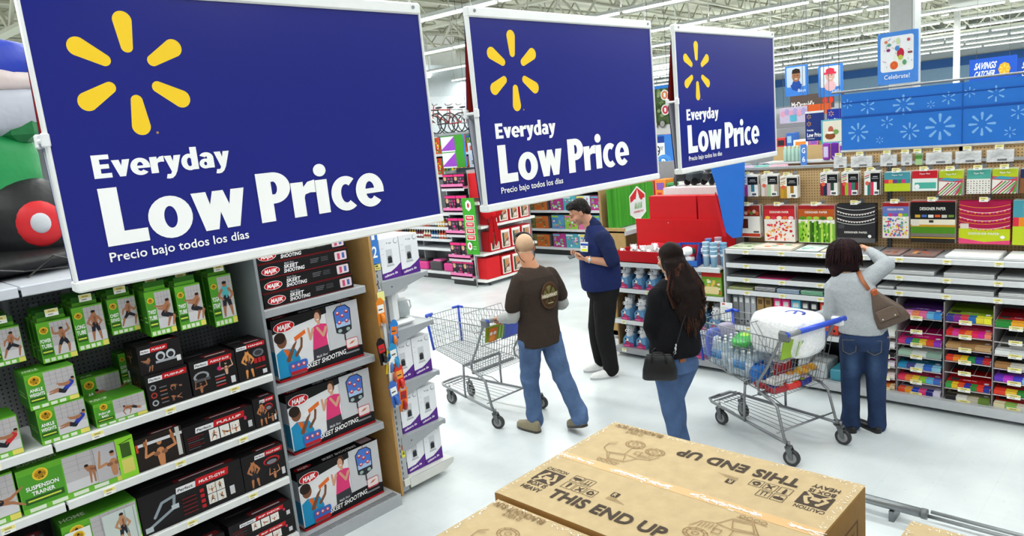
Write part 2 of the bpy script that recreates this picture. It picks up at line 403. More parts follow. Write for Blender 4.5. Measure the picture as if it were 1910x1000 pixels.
# ================================================================ big hanging price signs (plane y = 2)
BLUE = '#192080'; YEL = '#fdd22a'
def price_sign(x0, w, z0, h, lab):
    y = 2.0
    t = thing('hanging_sign', lab, 'sign', (x0, y, z0), 0, 'large blue Everyday Low Price signs')
    g = G(); g.box(0, w, 0, .006, 0, h, BLUE)
    p = PL(g, (0, 0, 0), eps=.00008)
    k = w/1.19; m = h/.70
    spark(p, .219*k, .503*m, .155*k, YEL, 1.0, m/k)
    p.ell(.256*k, .352*m, .0035, .0035, '#b08a50', 10)
    heavy(p, 'Everyday', .086*k, .248*m, .058*m, '#ffffff', .350*k)
    heavy(p, 'Low', .086*k, .076*m, .147*m, '#ffffff', .376*k)
    heavy(p, 'Price', .504*k, .073*m, .144*m, '#ffffff', .443*k)
    p.text('Precio bajo todos los días', .084*k, .037*m, .0235*m, '#ffffff', .012, .373*k)
    ob('front_panel', g, M_SIGN, t)
    g = G(); g.add([(0, .012, h), (w, .012, h), (w, .055, h*.5), (0, .055, h*.5), (w, .03, 0), (0, .03, 0)], [(0, 3, 2, 1), (3, 5, 4, 2)], '#b02a2a')
    g.add([(0, .016, h), (w, .016, h), (w, .059, h*.5), (0, .059, h*.5), (w, .036, 0), (0, .036, 0)], [(0, 1, 2, 3), (3, 2, 4, 5)], '#1d2874')
    g.c[0] = L('#b83228'); g.c[1] = L('#e6e8ee')
    ob('rear_panel', g, M_SIGN, t)
    g = G(); g.rbox(-.004, w+.004, -.01, .022, h-.004, h+.034, '#f2f4f4', .005)
    for x in (.03, w-.03): g.cyl((x, -.0125, h+.018), (x, -.009, h+.018), .006, None, 10, '#8a8f92')
    ob('top_rail', g, M_PLAST, t)
    g = G(); g.rbox(-.004, w+.004, -.01, .04, -.026, .004, '#f2f4f4', .005); ob('bottom_rail', g, M_PLAST, t)
    for x in (-.004, w-.004):
        g = G(); g.rbox(x, x+.008, -.006, .016, 0, h, '#eef0f0', .002); ob('edge_strip', g, M_PLAST, t)
    g = G(); g.rbox(-.010, .004, -.006, .058, h*.492, h*.508, '#f2f4f6', .004); g.rbox(-.012, .006, -.010, .010, h*.475, h*.525, '#f2f4f6', .004); g.rbox(-.012, .006, .048, .066, h*.475, h*.525, '#f2f4f6', .004)
    ob('spacer_clip', g, M_PLAST, t)
    for x in (.03, w-.03):
        g = G(); g.tube([(x, .006, h+.02), (x, .006, 6.2-z0)], .0012, 4, '#cfd3d3'); g.tube([(x, .006, h+.012), (x-.01, .006, h+.03), (x, .006, h+.045), (x+.01, .006, h+.03)], .0018, 4, '#e6e8e8', True)
        ob('hanging_wire', g, M_STEEL, t)
price_sign(.485, 1.19, 2.346, .70, 'blue Everyday Low Price hanging sign nearest the camera, above the workout boxes')
price_sign(1.905, 1.21, 2.346, .705, 'blue Everyday Low Price hanging sign in the middle of the three')
price_sign(3.335, 1.155, 2.346, .70, 'blue Everyday Low Price hanging sign furthest along the row, beside the blue fin')
# ================================================================ printed pictures used on packaging
SK = '#a87252'; SK2 = '#8a5a3c'; DK = '#1d1d20'
def man(p, a, b, s, pose, sk=SK, sh='#22242c', hair='#241a14', top=None):
    """small printed picture of a person exercising; (a,b) lower-left, s height scale"""
    P = {
     'stand': ((.3, .9), (.3, .78, .3, .5), [(.2, .75, .1, .6, .22, .48), (.4, .75, .5, .6, .4, .48)], [(.25, .48, .22, .26, .2, .02), (.35, .48, .4, .26, .42, .02)]),
     'armsup': ((.3, .82), (.3, .7, .32, .46), [(.2, .7, .06, .72, .05, .95), (.4, .7, .54, .78, .5, .98)], [(.27, .44, .18, .26, .12, .02), (.37, .44, .46, .26, .44, .02)]),
     'run': ((.36, .9), (.34, .78, .3, .5), [(.28, .75, .14, .66, .1, .5), (.4, .74, .54, .62, .62, .72)], [(.28, .48, .14, .32, .04, .06), (.36, .48, .56, .36, .5, .04)]),
     'squat': ((.42, .78), (.4, .66, .28, .42), [(.34, .64, .16, .66, .02, .7), (.44, .62, .3, .55, .12, .6)], [(.24, .4, .44, .3, .34, .02), (.32, .4, .56, .3, .5, .02)]),
     'plank': ((.12, .6), (.2, .52, .55, .38), [(.2, .5, .2, .3, .18, .06), (.26, .5, .3, .3, .3, .06)], [(.55, .38, .8, .42, 1.1, .62), (.55, .36, .82, .28, 1.1, .1)]),
     'situp': ((.95, .62), (.88, .5, .6, .22), [(.82, .52, .6, .5, .4, .55), (.85, .46, .65, .44, .45, .48)], [(.6, .2, .4, .34, .12, .3), (.6, .18, .38, .26, .1, .22)]),
     'pushup': ((.2, .55), (.3, .48, .7, .42), [(.25, .46, .12, .3, .22, .06), (.4, .44, .55, .3, .45, .06)], [(.7, .42, .9, .34, 1.1, .3), (.7, .38, .9, .28, 1.08, .22)]),
     'torso': ((.4, .7), (.4, .45, .4, .1), [(.22, .45, .02, .4, .1, .86), (.58, .45, .8, .5, .72, .92)], []),
    }[pose]
    h, t, arms, legs = P
    f = lambda x, y: (a+x*s, b+y*s)
    for l in legs:
        p.cap(f(l[0], l[1]), f(l[2], l[3]), .065*s, .045*s, sh if len(legs) and pose != 'plank' else sk); p.cap(f(l[2], l[3]), f(l[4], l[5]), .045*s, .025*s, sk)
    p.l += 1
    p.cap(f(t[0], t[1]), f(t[2], t[3]), .105*s, .075*s, top or sk)
    if legs: p.l += 1; p.cap(f(t[2], t[3]), f(t[2]*.9+t[0]*.1, t[3]*.9+t[1]*.1), .09*s, .08*s, sh)
    p.l += 1
    for l in arms:
        p.cap(f(l[0], l[1]), f(l[2], l[3]), .042*s, .034*s, sk); p.cap(f(l[2], l[3]), f(l[4], l[5]), .034*s, .022*s, sk)
    p.l += 1
    if pose != 'torso': p.cap(f(t[0]+.02, t[1]-.02), f(t[2]+.02, t[3]+.03), .03*s, .02*s, '#8a5a40' if top is None else top, True)
    else:
        for q in (-1, 1): p.ell(a+(.4+q*.1)*s, b+.40*s, .085*s, .06*s, '#8f5f44', 10)
    p.ell(f(*h)[0], f(*h)[1], .065*s, .08*s, sk, 10); p.ell(f(*h)[0], f(*h)[1]+.045*s, .064*s, .045*s, hair, 8)
GRN = '#458a20'; GRD = '#2f6a1c'; LIME = '#8fd435'
def badge(p, a, b, r):
    p.ell(a, b, r, r*.92, '#e8c53a', 16); p.ell(a, b, r*.8, r*.72, '#c99a1c', 14); p.ell(a, b+r*.28, r*.22, r*.22, '#3a2a10', 8)
    p.text("GOLD'S", a, b-r*.22, r*.42, '#3a2a10', .02, r*1.25, 'c'); p.text('GYM', a, b-r*.66, r*.34, '#3a2a10', .02, r*.7, 'c')
def gymwall(p, x0, y0, x1, y1):
    p.rect(x0, y0, x1, y1, '#b9b4b6'); p.rect(x0, y0, x1, y0+(y1-y0)*.28, '#cfcdd0')
    n = 5
    for i in range(1, n): p.rect(x0+(x1-x0)*i/n-.0008, y0+(y1-y0)*.5, x0+(x1-x0)*i/n+.0008, y1, '#8f8b90', False)
    for i in range(3): p.rect(x0, y0+(y1-y0)*(.55+i*.15), x1, y0+(y1-y0)*(.55+i*.15)+.0014, '#8f8b90', False)
    p.l += 1
def green_box(w, h, d, l1, l2, pose, sub=False, top=None):
    """green workout carton; origin at the lower left front corner, front faces -y"""
    g = G(); g.box(0, w, 0, d, 0, h, GRN)
    p = PL(g, (0, 0, 0), eps=.00008)
    p.rect(0, 0, w, h, '#63ab2e'); p.rect(.004, .0, w*.36, h*.86, GRD if l2 == '' else '#4f9a2c')
    gymwall(p, w*.37, h*.14, w*.985, h*.965)
    man(p, w*.40+(w*.58-(h*.62 if pose in ('stand', 'run', 'armsup', 'squat') else h*1.05)*.75)/2, h*.16, h*.72, pose, top=top)
    r = min(w*.13, h*.15); badge(p, w*.185, h*.80, r)
    p.rect(w*.03, h*.2, w*.345, h*.34, '#2c5a22'); p.rect(w*.05, h*.25, w*.32, h*.285, '#c9d94a')
    p.text(l1, w*.185, h*.50, h*.09, '#ffffff', .018, min(w*.30, h*.062*len(l1)), 'c')
    if l2: p.text(l2, w*.185, h*.37, h*.09, '#ffffff', .018, min(w*.30, h*.062*len(l2)), 'c')
    p.rect(0, 0, w, h*.12, '#70ba36')
    for i in range(4): p.rect(w*(.05+i*.18), h*.02, w*(.18+i*.18), h*.105, '#dfe8d4', False)
    p.l += 1; p.rect(w*.8, h*.01, w*.99, h*.13, '#e6d86a')
    q = PL(g, (0, 0, h), (1, 0, 0), (0, 1, 0)); q.rect(w*.02, d*.1, w*.4, d*.8, '#4c9624'); q.text(l1, w*.04, d*.3, d*.22, '#e8f4d8', .02, w*.32)
    q = PL(g, (0, d, 0), (0, -1, 0), (0, 0, 1)); q.rect(d*.1, h*.1, d*.9, h*.9, '#357a20'); q.rect(d*.2, h*.3, d*.8, h*.34, '#9fce6a'); q.rect(d*.2, h*.4, d*.7, h*.43, '#9fce6a')
    return g
def hang_box(w, h, d, l1, l2, pose, top=None):
    g = green_box(w, h, d, l1, l2, pose, top=top)
    g.box(w*.1, w*.9, d*.4, d*.4+.004, h, h+.05, GRD); g.box(w*.1, w*.9, d*.4-.001, d*.4, h+.002, h+.02, '#63ab2e')
    return g
RED = '#c2181f'
def tagline(p, a, b, hh, w, word, sk=.25):
    """white Perfect. tab followed by a red slanted tab with the product word"""
    ww = w*.36
    p.rect(a, b, a+ww, b+hh*.8, '#e9e9ec', sk=hh*.1); p.rect(a+ww, b, a+w, b+hh, RED, sk=hh*.15)
    p.text('Perfect.', a+ww*.5, b+hh*.22, hh*.36, '#1a1a1c', .02, ww*.82, 'c', .2)
    p.text(word, a+ww+(w-ww)*.5, b+hh*.28, hh*.36, '#ffffff', .02, (w-ww)*.78, 'c', .2)
def black_box(w, h, d, word, style):
    g = G(); g.box(0, w, 0, d, 0, h, '#151315')
    p = PL(g, (0, 0, 0), eps=.00008); p.rect(0, 0, w, h, '#1a1719')
    q = PL(g, (0, 0, h), (1, 0, 0), (0, 1, 0)); q.rect(w*.35, d*.05, w*.95, d*.30, '#5a1518'); q.rect(w*.4, d*.1, w*.85, d*.16, '#b9b9bd'); q.rect(w*.08, d*.5, w*.5, d*.56, '#4a4a50')
    q = PL(g, (0, d, 0), (0, -1, 0), (0, 0, 1)); q.rect(d*.1, h*.15, d*.9, h*.3, '#2a1a18'); man(q, d*.2, h*.3, h*.6, 'torso', SK2)
    if style == 'push':
        tagline(p, w*.06, h*.78, h*.16, w*.9, word)
        man(p, w*.5, h*.38, h*.32, 'pushup'); man(p, w*.5, h*.08, h*.28, 'plank')
        for i in range(3): p.ell(w*.14, h*(.62-.22*i), w*.075, h*.085, ['#8c8f96', '#a83a2e', '#b5b8bd'][i]); p.ell(w*.14, h*(.62-.22*i), w*.045, h*.05, '#201d20')
        for i in range(5): p.rect(w*.28, h*(.12+.11*i), w*.45, h*(.15+.11*i), '#b06a4a' if i % 2 else '#75757c')
    elif style == 'handle':
        tagline(p, w*.06, h*.72, h*.18, w*.62, word)
        man(p, w*.05, h*.08, h*.6, 'squat'); 
        for a in (.5, .74): p.ell(w*a, h*.52, w*.11, h*.16, '#c9ccd2'); p.ell(w*a, h*.5, w*.07, h*.10, '#2a2a2e'); p.rect(w*(a-.13), h*.3, w*(a+.13), h*.38, '#a9adb3')
        p.rect(w*.86, h*.2, w*.96, h*.4, '#e4e4e6')
    elif style == 'elite':
        tagline(p, w*.1, h*.78, h*.16, w*.82, word)
        p.ell(w*.22, h*.52, w*.17, h*.14, '#9a9da3'); p.ell(w*.22, h*.52, w*.12, h*.09, '#1c1b1d'); p.rect(w*.06, h*.38, w*.4, h*.46, '#55575c')
        man(p, w*.62, h*.35, h*.5, 'torso', '#d3a58a'); man(p, w*.05, h*.04, h*.42, 'torso', SK); p.ell(w*.62, h*.6, w*.05, h*.06, '#d0286a')
        for i in range(4): p.rect(w*.5, h*(.1+.09*i), w*.72, h*(.14+.09*i), '#8f9298' if i % 2 else '#b0302a')
        p.rect(w*.84, h*.08, w*.94, h*.28, '#d8d8dc')
    elif style == 'bands':
        tagline(p, w*.04, h*.86, h*.12, w*.92, word); man(p, w*.08, h*.04, h*.82, 'stand', '#d9924f')
        p.ell(w*.72, h*.68, w*.18, h*.11, '#6b6d73'); p.ell(w*.72, h*.68, w*.12, h*.07, '#3a3a3e')
        for i in range(3): p.rect(w*(.55+.13*i), h*.4, w*(.65+.13*i), h*.54, '#b3202a')
        p.rect(w*.55, h*.24, w*.9, h*.28, '#8a2a24'); p.rect(w*.78, h*.06, w*.92, h*.18, '#d8d8dc')
    elif style == 'pullbar':
        p.rect(0, 0, w, h, '#241d1b'); man(p, w*.16, -h*.06, h*1.12, 'torso', '#c98658'); 
        p.rect(0, h*.74, w, h*.83, '#d8d8dc'); p.rect(w*.86, h*.1, w*.95, h, '#c9c9c4'); p.rect(0, h*.6, w*.05, h*.84, '#d04a2a')
        for x in (.2, .78): p.ell(w*x, h*.79, w*.045, h*.09, '#a8683f')
    elif style == 'wide':
        tagline(p, w*.16, h*.66, h*.24, w*.70, word)
        for i in range(3):
            x = w*(.34+.15*i); p.rect(x, h*.18, x+w*.135, h*.62, '#ece9e4'); man(p, x+w*.02, h*.2, h*.36, ('run', 'plank', 'torso')[i], '#c07a50')
        for i in range(6): p.rect(w*.04, h*(.14+.08*i), w*(.26 if i % 2 else .2), h*(.165+.08*i), '#7c2024' if i % 3 else '#5b5b60')
        p.rect(w*.9, h*.2, w*.96, h*.45, '#c8c8cc'); p.ell(w*.87, h*.6, w*.02, h*.08, '#c43a5a')
    elif style == 'gym':
        tagline(p, w*.34, h*.72, h*.2, w*.52, word)
        m = '#8f9aa3'
        for a, b_ in (((.04, .12), (.3, .42)), ((.12, .36), (.2, .66)), ((.2, .66), (.32, .72)), ((.32, .72), (.3, .42))): p.cap((w*a[0], h*a[1]), (w*b_[0], h*b_[1]), h*.035, h*.035, m)
        p.l += 1; p.rect(w*.02, h*.05, w*.09, h*.18, '#b9c2c9'); p.rect(w*.28, h*.38, w*.35, h*.5, '#b9c2c9')
        for i in range(4): p.rect(w*.56, h*(.1+.14*i), w*.6, h*(.19+.14*i), '#b81f26')
        for i in range(4):
            x = w*(.63+.09*(i % 2)); y = h*(.12+.28*(i//2)); p.rect(x, y, x+w*.085, y+h*.26, '#e6e3dc'); man(p, x+w*.015, y+h*.02, h*.21, ('run', 'squat', 'torso', 'stand')[i], '#b97a4e')
        for i in range(5): p.rect(w*.38, h*(.12+.1*i), w*.52, h*(.15+.1*i), '#6d1c20')
        p.rect(w*.85, h*.15, w*.9, h*.38, '#d0d0d4')
    elif style == 'assist':
        tagline(p, w*.3, h*.8, h*.14, w*.66, word); man(p, w*.05, h*.04, h*.8, 'stand', '#b9794e')
        for i in range(3): p.ell(w*.68, h*(.62-.02*i), w*(.2-.04*i), h*(.12-.03*i), ('#b01f26', '#1a1719', '#7d8188')[i])
        man(p, w*.58, h*.06, h*.4, 'torso', '#c4835a'); p.rect(w*.88, h*.1, w*.96, h*.3, '#d0d0d4')
    return g
def skeet_box(w, h, d):
    g = G(); g.box(0, w, 0, d, 0, h, '#dcdcde')
    p = PL(g, (0, 0, 0), eps=.00008)
    p.rect(0, 0, w, h, '#e7e7e9'); p.rect(w*.60, h*.1, w, h, '#cdced2'); p.rect(w*.605, h*.1, w*.61, h, '#b4b5b9')
    p.poly([(0, h), (0, h*.78), (w*.62, h*.90), (w*.62, h)], '#141214')
    p.poly([(0, 0), (w, 0), (w, h*.20), (w*.8, h*.27), (w*.55, h*.26), (w*.3, h*.14), (w*.12, h*.08), (0, h*.07)], '#18161a')
    # boy with orange toy blaster
    p.poly([(w*.01, h*.06), (w*.21, h*.06), (w*.26, h*.30), (w*.22, h*.47), (w*.08, h*.52), (w*.01, h*.46)], '#1f92c4')
    p.poly([(w*.09, h*.50), (w*.14, h*.50), (w*.17, h*.30), (w*.14, h*.30)], '#e06a20')
    p.ell(w*.085, h*.64, w*.055, h*.11, '#7a4e34'); p.ell(w*.07, h*.70, w*.062, h*.09, '#2a1c14')
    p.cap((w*.13, h*.32), (w*.20, h*.50), w*.024, w*.017, '#7a4e34'); p.cap((w*.20, h*.50), (w*.23, h*.58), w*.016, w*.014, '#7a4e34'); p.cap((w*.22, h*.36), (w*.285, h*.47), w*.018, w*.014, '#7a4e34'); p.cap((w*.285, h*.47), (w*.30, h*.58), w*.013, w*.013, '#7a4e34', True)
    p.poly([(w*.155, h*.60), (w*.19, h*.53), (w*.235, h*.585), (w*.235, h*.65)], '#eeeef0'); p.poly([(w*.225, h*.585), (w*.355, h*.67), (w*.35, h*.735), (w*.22, h*.655)], '#e9702a'); p.ell(w*.30, h*.60, w*.014, h*.03, '#7a4e34')
    # woman in pink shirt clapping
    p.poly([(w*.40, h*.17), (w*.60, h*.23), (w*.59, h*.40), (w*.41, h*.37)], '#3b3b42')
    p.poly([(w*.41, h*.36), (w*.59, h*.38), (w*.585, h*.52), (w*.61, h*.66), (w*.60, h*.73), (w*.52, h*.76), (w*.45, h*.73), (w*.43, h*.55)], '#e23a78')
    p.cap((w*.44, h*.70), (w*.40, h*.55), w*.016, w*.013, '#d9a184'); p.cap((w*.40, h*.55), (w*.39, h*.73), w*.013, w*.012, '#d9a184'); p.cap((w*.59, h*.67), (w*.55, h*.55), w*.017, w*.014, '#d9a184'); p.cap((w*.55, h*.55), (w*.49, h*.70), w*.014, w*.014, '#d9a184', True)
    p.cap((w*.515, h*.76), (w*.515, h*.80), w*.015, w*.02, '#d9a184', True); p.ell(w*.515, h*.90, w*.042, h*.10, '#4a2c1c'); p.ell(w*.505, h*.87, w*.032, h*.085, '#dba58a'); p.rect(w*.495, h*.825, w*.52, h*.84, '#ffffff')
    # hanging blue target
    tx = w*.80
    p.poly([(tx-w*.105, h*.88), (tx-w*.05, h*.96), (tx+w*.05, h*.96), (tx+w*.105, h*.88), (tx+w*.095, h*.52), (tx, h*.46), (tx-w*.095, h*.52)], '#2a2c34')
    p.poly([(tx-w*.095, h*.87), (tx-w*.045, h*.945), (tx+w*.045, h*.945), (tx+w*.095, h*.87), (tx+w*.085, h*.60), (tx-w*.085, h*.60)], '#4d78cf')
    p.poly([(tx-w*.088, h*.68), (tx+w*.088, h*.68), (tx+w*.085, h*.60), (tx-w*.085, h*.60)], '#a9c6ea')
    for a, b in ((-.055, .84), (.055, .84), (0, .78), (-.045, .68), (.045, .68)): p.ell(tx+w*a, h*b, w*.023, h*.03, '#c0242c'); p.ell(tx+w*a, h*(b+.01), w*.014, h*.016, '#f0d0d0')
    for a in (-.05, .05): p.ell(tx+w*a, h*.54, w*.025, h*.03, '#9fb5ad')
    p.rect(tx-w*.008, h*.36, tx+w*.008, h*.46, '#33353c'); p.rect(tx-w*.004, h*.95, tx+w*.004, h, '#c05a3a')
    p.rrect(w*.80, h*.19, w*.95, h*.37, .012, '#c9434e'); p.rrect(w*.806, h*.215, w*.944, h*.36, .010, '#f2e4e4'); p.poly([(w*.83, h*.27), (w*.87, h*.31), (w*.92, h*.32), (w*.88, h*.28)], '#c86a3a')
    p.rrect(w*.12, h*.10, w*.33, h*.27, .016, '#3c6cc0'); p.rrect(w*.13, h*.05, w*.32, h*.12, .01, '#c0202c')
    for a in (.165, .225, .285): p.ell(w*a, h*.2, w*.022, h*.035, '#c8303a'); p.ell(w*a, h*.205, w*.013, h*.02, '#ecc8cc')
    p.ell(w*.13, h*.865, w*.115, h*.085, '#ffffff', 20); p.ell(w*.13, h*.865, w*.11, h*.078, '#c8141e', 20)
    p.text('MAJIK', w*.13, h*.825, h*.075, '#ffffff', .04, w*.15, 'c', .2, .04)
    p.text('Majik Shot', w*.50, h*.215, h*.04, '#d8d8dc', .01, w*.13, 'c', .2, .03)
    p.text('SKEET SHOOTING', w*.31, h*.095, h*.075, '#ffffff', .022, w*.47, 'l', .25, .06)
    p.rect(w*.78, h*.12, w*.95, h*.15, '#8a8a90'); p.rect(0, 0, w, h*.035, '#b3151c')
    for i in range(3): p.rect(w*.12, h*(.035+.012*i)+.004, w*.3, h*(.04+.012*i)+.004, '#6e6e72')
    q = PL(g, (0, 0, h), (1, 0, 0), (0, 1, 0)); q.rect(0, 0, w, d, '#151315'); q.ell(w*.12, d*.35, w*.1, d*.2, '#c8141e'); q.text('MAJIK', w*.12, d*.27, d*.16, '#ffffff', .03, w*.12, 'c', .2)
    q.text('SKEET SHOOTING', w*.34, d*.2, d*.2, '#ffffff', .04, w*.42, 'l', .2); q.rrect(w*.82, d*.2, w*.97, d*.8, .01, '#d9b0b8')
    q = PL(g, (0, d, 0), (0, -1, 0), (0, 0, 1)); q.rect(0, 0, d, h, '#b9bac0'); q.rect(0, h*.86, d, h, '#151315'); q.rect(d*.5, h*.1, d, h*.5, '#2f86b0'); q.rect(0, 0, d, h*.04, '#b3151c')
    for i in range(5): q.rect(d*.12, h*(.25+.09*i), d*.42, h*(.29+.09*i), '#6c6d74')
    return g
def skeet_flat(w, h, d):
    g = G(); g.box(0, w, 0, d, 0, h, '#151315')
    p = PL(g, (0, 0, 0), eps=.00008); p.rect(0, 0, w, h*.035, '#8a141a'); p.rect(0, h*.96, w, h, '#7a1218')
    p.ell(w*.13, h*.45, w*.095, h*.3, '#ffffff', 20); p.ell(w*.13, h*.45, w*.09, h*.27, '#c8141e', 20); p.text('MAJIK', w*.13, h*.32, h*.26, '#ffffff', .04, w*.13, 'c', .2)
    p.text('Majik Shot', w*.28, h*.72, h*.14, '#b9b9be', .01, w*.1, 'l', .2)
    p.text('SKEET', w*.27, h*.44, h*.24, '#ffffff', .025, w*.15, 'l', .2); p.text('SHOOTING', w*.265, h*.14, h*.24, '#ffffff', .025, w*.22, 'l', .2)
    for i in range(3): p.rect(w*.56, h*(.4+.12*i), w*(.64+.01*i), h*(.45+.12*i), '#707076'); p.rect(w*.68, h*(.4+.12*i), w*.76, h*(.45+.12*i), '#55555a')
    p.rrect(w*.84, h*.18, w*.98, h*.82, .008, '#e8d4d8'); p.rect(w*.87, h*.25, w*.9, h*.7, '#d04a72'); p.rect(w*.925, h*.3, w*.955, h*.7, '#4a6ab4')
    q = PL(g, (0, d, 0), (0, -1, 0), (0, 0, 1)); q.rect(d*.1, h*.08, d*.95, h*.92, '#a4a5aa'); q.rect(d*.5, h*.3, d*.8, h*.7, '#3a3a40')
    return g

# ================================================================ left gondola: fitness bays
def tag_mesh():
    g = G(); g.box(-.03, .03, -.003, 0, -.004, .034, '#f6f6ee'); p = PL(g, (-.024, -.003, 0), eps=.00008); p.rect(-.004, .014, .052, .032, '#f0e48a'); p.rect(.008, .018, .038, .026, '#b0a760'); p.rect(.006, .004, .03, .009, '#8a8a86')
    m = g.mesh('price_tag'); m.materials.append(M_PRINT); return m
TAG = tag_mesh()
def tag(parent, x, y, z, rz=0):
    o = bpy.data.objects.new('price_tag', TAG); COL.objects.link(o); o.parent = parent; o.location = (x, y, z); o.rotation_euler = (0, 0, rz); return o
def shelf_geo(x0, x1, y0, y1, z, lip=.045, c='#dfe1e0'):
    """steel shelf, top at z, front lip at y0"""
    g = G(); g.box(x0, x1, y0+.004, y1, z-.02, z, c)
    g.prism([(y0, z-lip), (y0+.012, z-lip-.003), (y0+.012, z), (y0+.004, z+.002), (y0-.002, z-.004), (y0-.003, z-lip+.004)], 'x', x0+.002, x1-.002, c)
    return g
def gondola_bay(lab, x0, x1, zs, base, top):
    t = thing('gondola_bay', lab, 'shelving', (0, 0, 0), 0, 'fitness shelving bays')
    g = G(); g.box(x0, x1, 4.66, 4.68, 1.25, 2.1, '#77787a'); ob('pegboard', g, M_PEGG, t)
    g = G(); g.box(x0, x1, 4.655, 4.68, .1, 1.25, '#1b1b1d'); ob('back_panel', g, M_SHELF, t)  # backing below the pegboard coloured black for the darkness deep in the shelves
    g = G(); g.box(x0-.012, x0+.012, 4.6, 4.66, 0, 2.1, '#6d6f72'); ob('upright', g, M_SHELF, t)
    for i, z in enumerate(zs):
        s = ob('shelf', shelf_geo(x0+.002, x1-.002, 4.18, 4.655, z), M_SHELF, t)
        for k in range(3): tag(s, x0+.2+.38*k, 4.176, z-.038)
    g = G(); g.box(x0+.002, x1-.002, 4.17, 4.66, .06, base, '#d8dadb'); ob('base_deck', g, M_SHELF, t)
    g = G(); g.box(x0, x1, 4.21, 4.23, 0, .06, '#2a2a2c'); ob('kick_plate', g, M_SHELF, t)
    ob('top_deck', shelf_geo(x0+.002, x1-.002, 4.16, 5.2, top, .05, '#c9cdd6'), M_SHELF, t)
    return t
bayA = gondola_bay('fitness shelving bay at the left edge, under the green inflatable', -.46, .757, (1.275, .95, .575), .18, 2.105)
bayB = gondola_bay('fitness shelving bay next to the stacked skeet games, white shelves', .763, 1.98, (1.275, .95, .575), .18, 2.105)
g = G(); g.box(1.982, 2.0, 4.2, 4.68, .02, 2.05, '#8d9296'); g.box(1.980, 2.002, 4.66, 4.70, .0, 2.12, '#6f7377')
props(ob('divider_panel', g, M_SHELF), 'grey steel divider panel between the workout boxes and the skeet games', 'panel')
HK = G(); HK.tube([(0, 0, 0), (0, -.34, 0), (0, -.36, .012)], .003, 5, '#c6c8ca'); HK.box(-.02, .02, -.004, .0, -.02, .02, '#a8aaac')
HKm = HK.mesh('peg_hook'); HKm.materials.append(M_STEEL)
hb = [(.60, .75, 1.71, .19, 'SPEED', 'ROPE', 'run', 'first box on the left edge, beside the tube box'),
      (.82, .98, 1.67, .215, 'POWER', 'TUBE', 'armsup', 'man with both arms overhead above the ankle weights'),
      (.99, 1.14, 1.69, .235, 'LONG', 'TUBE', 'stand', 'reading LONG TUBE'),
      (1.165, 1.31, 1.73, .20, 'CHEST', 'EXPAND', 'run', 'between LONG TUBE and the paired boxes'),
      (1.335, 1.475, 1.685, .255, 'TWIST', 'TUBE', 'squat', 'first of the tall adjoining pair'),
      (1.50, 1.645, 1.68, .255, 'TWIST', 'TUBE', 'squat', 'second of the tall adjoining pair'),
      (1.73, 1.87, 1.63, .31, 'YOGA', 'STRAP', 'stand', 'tallest one, woman in teal top, next to the divider')]
for i, (x0, x1, z, h, a, b, pose, l) in enumerate(hb):
    w = x1-x0; me = hang_box(w, h, .075, a, b, pose, '#4fb3b8' if a == 'YOGA' else None).mesh('workout_box'); me.materials.append(M_PRINT)
    bay = bayA if x1 < .757 else bayB
    o = bpy.data.objects.new('peg_hook', HKm); COL.objects.link(o); o.parent = bay; o.location = (x0+w/2, 4.66, z+h+.035)
    tag(bay, x0+w/2, 4.292, z+h+.03)
    y0 = 4.22 if i in (4, 5) else 4.3
    for k in range(3):
        o = bpy.data.objects.new('workout_box', me); COL.objects.link(o); o.location = (x0+rnd.uniform(-.004, .004)*(k > 0), y0+.002+k*.085, z+k*.004)
        props(o, 'green hanging box, '+l if k == 0 else 'workout box %s behind: %s' % (('directly', 'two places')[k-1], l), 'box', 'green workout boxes on peg hooks')
def put(name, g, x, y, z, lab, group=None, rz=0, cat='box', m=None):
    return ob(name, g, m or M_PRINT, None, (x, y, z), rz, label=lab, cat=cat, group=group)
LB = 'cartons on the fitness shelves'
put('workout_box', green_box(.24, .20, .20, 'PUSH UP', 'BARS', 'situp', top='#c43030'), .40, 4.205, 1.277, 'green workout box with red-topped exerciser, on the left bay top shelf', LB)
put('workout_box', green_box(.222, .19, .22, 'ANKLE', 'WEIGHTS', 'situp', top='#2a3fa8'), .72, 4.205, 1.277, 'green ANKLE WEIGHTS box, lower one of the stacked two', LB)
put('workout_box', green_box(.222, .185, .22, 'ANKLE', 'WEIGHTS', 'situp', top='#2a3fa8'), .705, 4.21, 1.469, 'green ANKLE WEIGHTS box, upper one of the stacked two', LB)
put('workout_box', green_box(.26, .13, .20, 'PUSH UP', 'BARS', 'pushup'), .975, 4.205, 1.277, 'wide low green box with a man doing a push-up', LB)
put('workout_box', green_box(.20, .22, .12, 'AB', 'STRAP', 'plank'), 1.0, 4.46, 1.277, 'green box standing behind the push-up box, dark photo', LB)
put('workout_box', green_box(.10, .18, .12, 'GYM', 'GRIP', 'stand'), 1.215, 4.48, 1.40, 'small green box at the back against the grey pegboard', LB)
put('workout_box', green_box(.10, .12, .12, 'GYM', 'GRIP', 'stand'), 1.215, 4.48, 1.277, 'small green box under the one against the pegboard', LB)
put('fitness_box', black_box(.235, .205, .24, 'PUSHUP', 'push'), 1.25, 4.205, 1.277, 'black PUSHUP box, lower one of two stacked beside green boxes', LB)
put('fitness_box', black_box(.235, .165, .22, 'PUSHUP', 'handle'), 1.24, 4.215, 1.484, 'black box with two silver handles, stacked on the PUSHUP box', LB)
put('fitness_box', black_box(.275, .21, .24, 'PUSHUP ELITE', 'elite'), 1.495, 4.205, 1.277, 'black PUSHUP ELITE box with man and pink weight', LB)
put('fitness_box', black_box(.20, .225, .22, 'HANDS', 'bands'), 1.775, 4.205, 1.277, 'black box with standing orange-lit figure, beside the divider', LB)
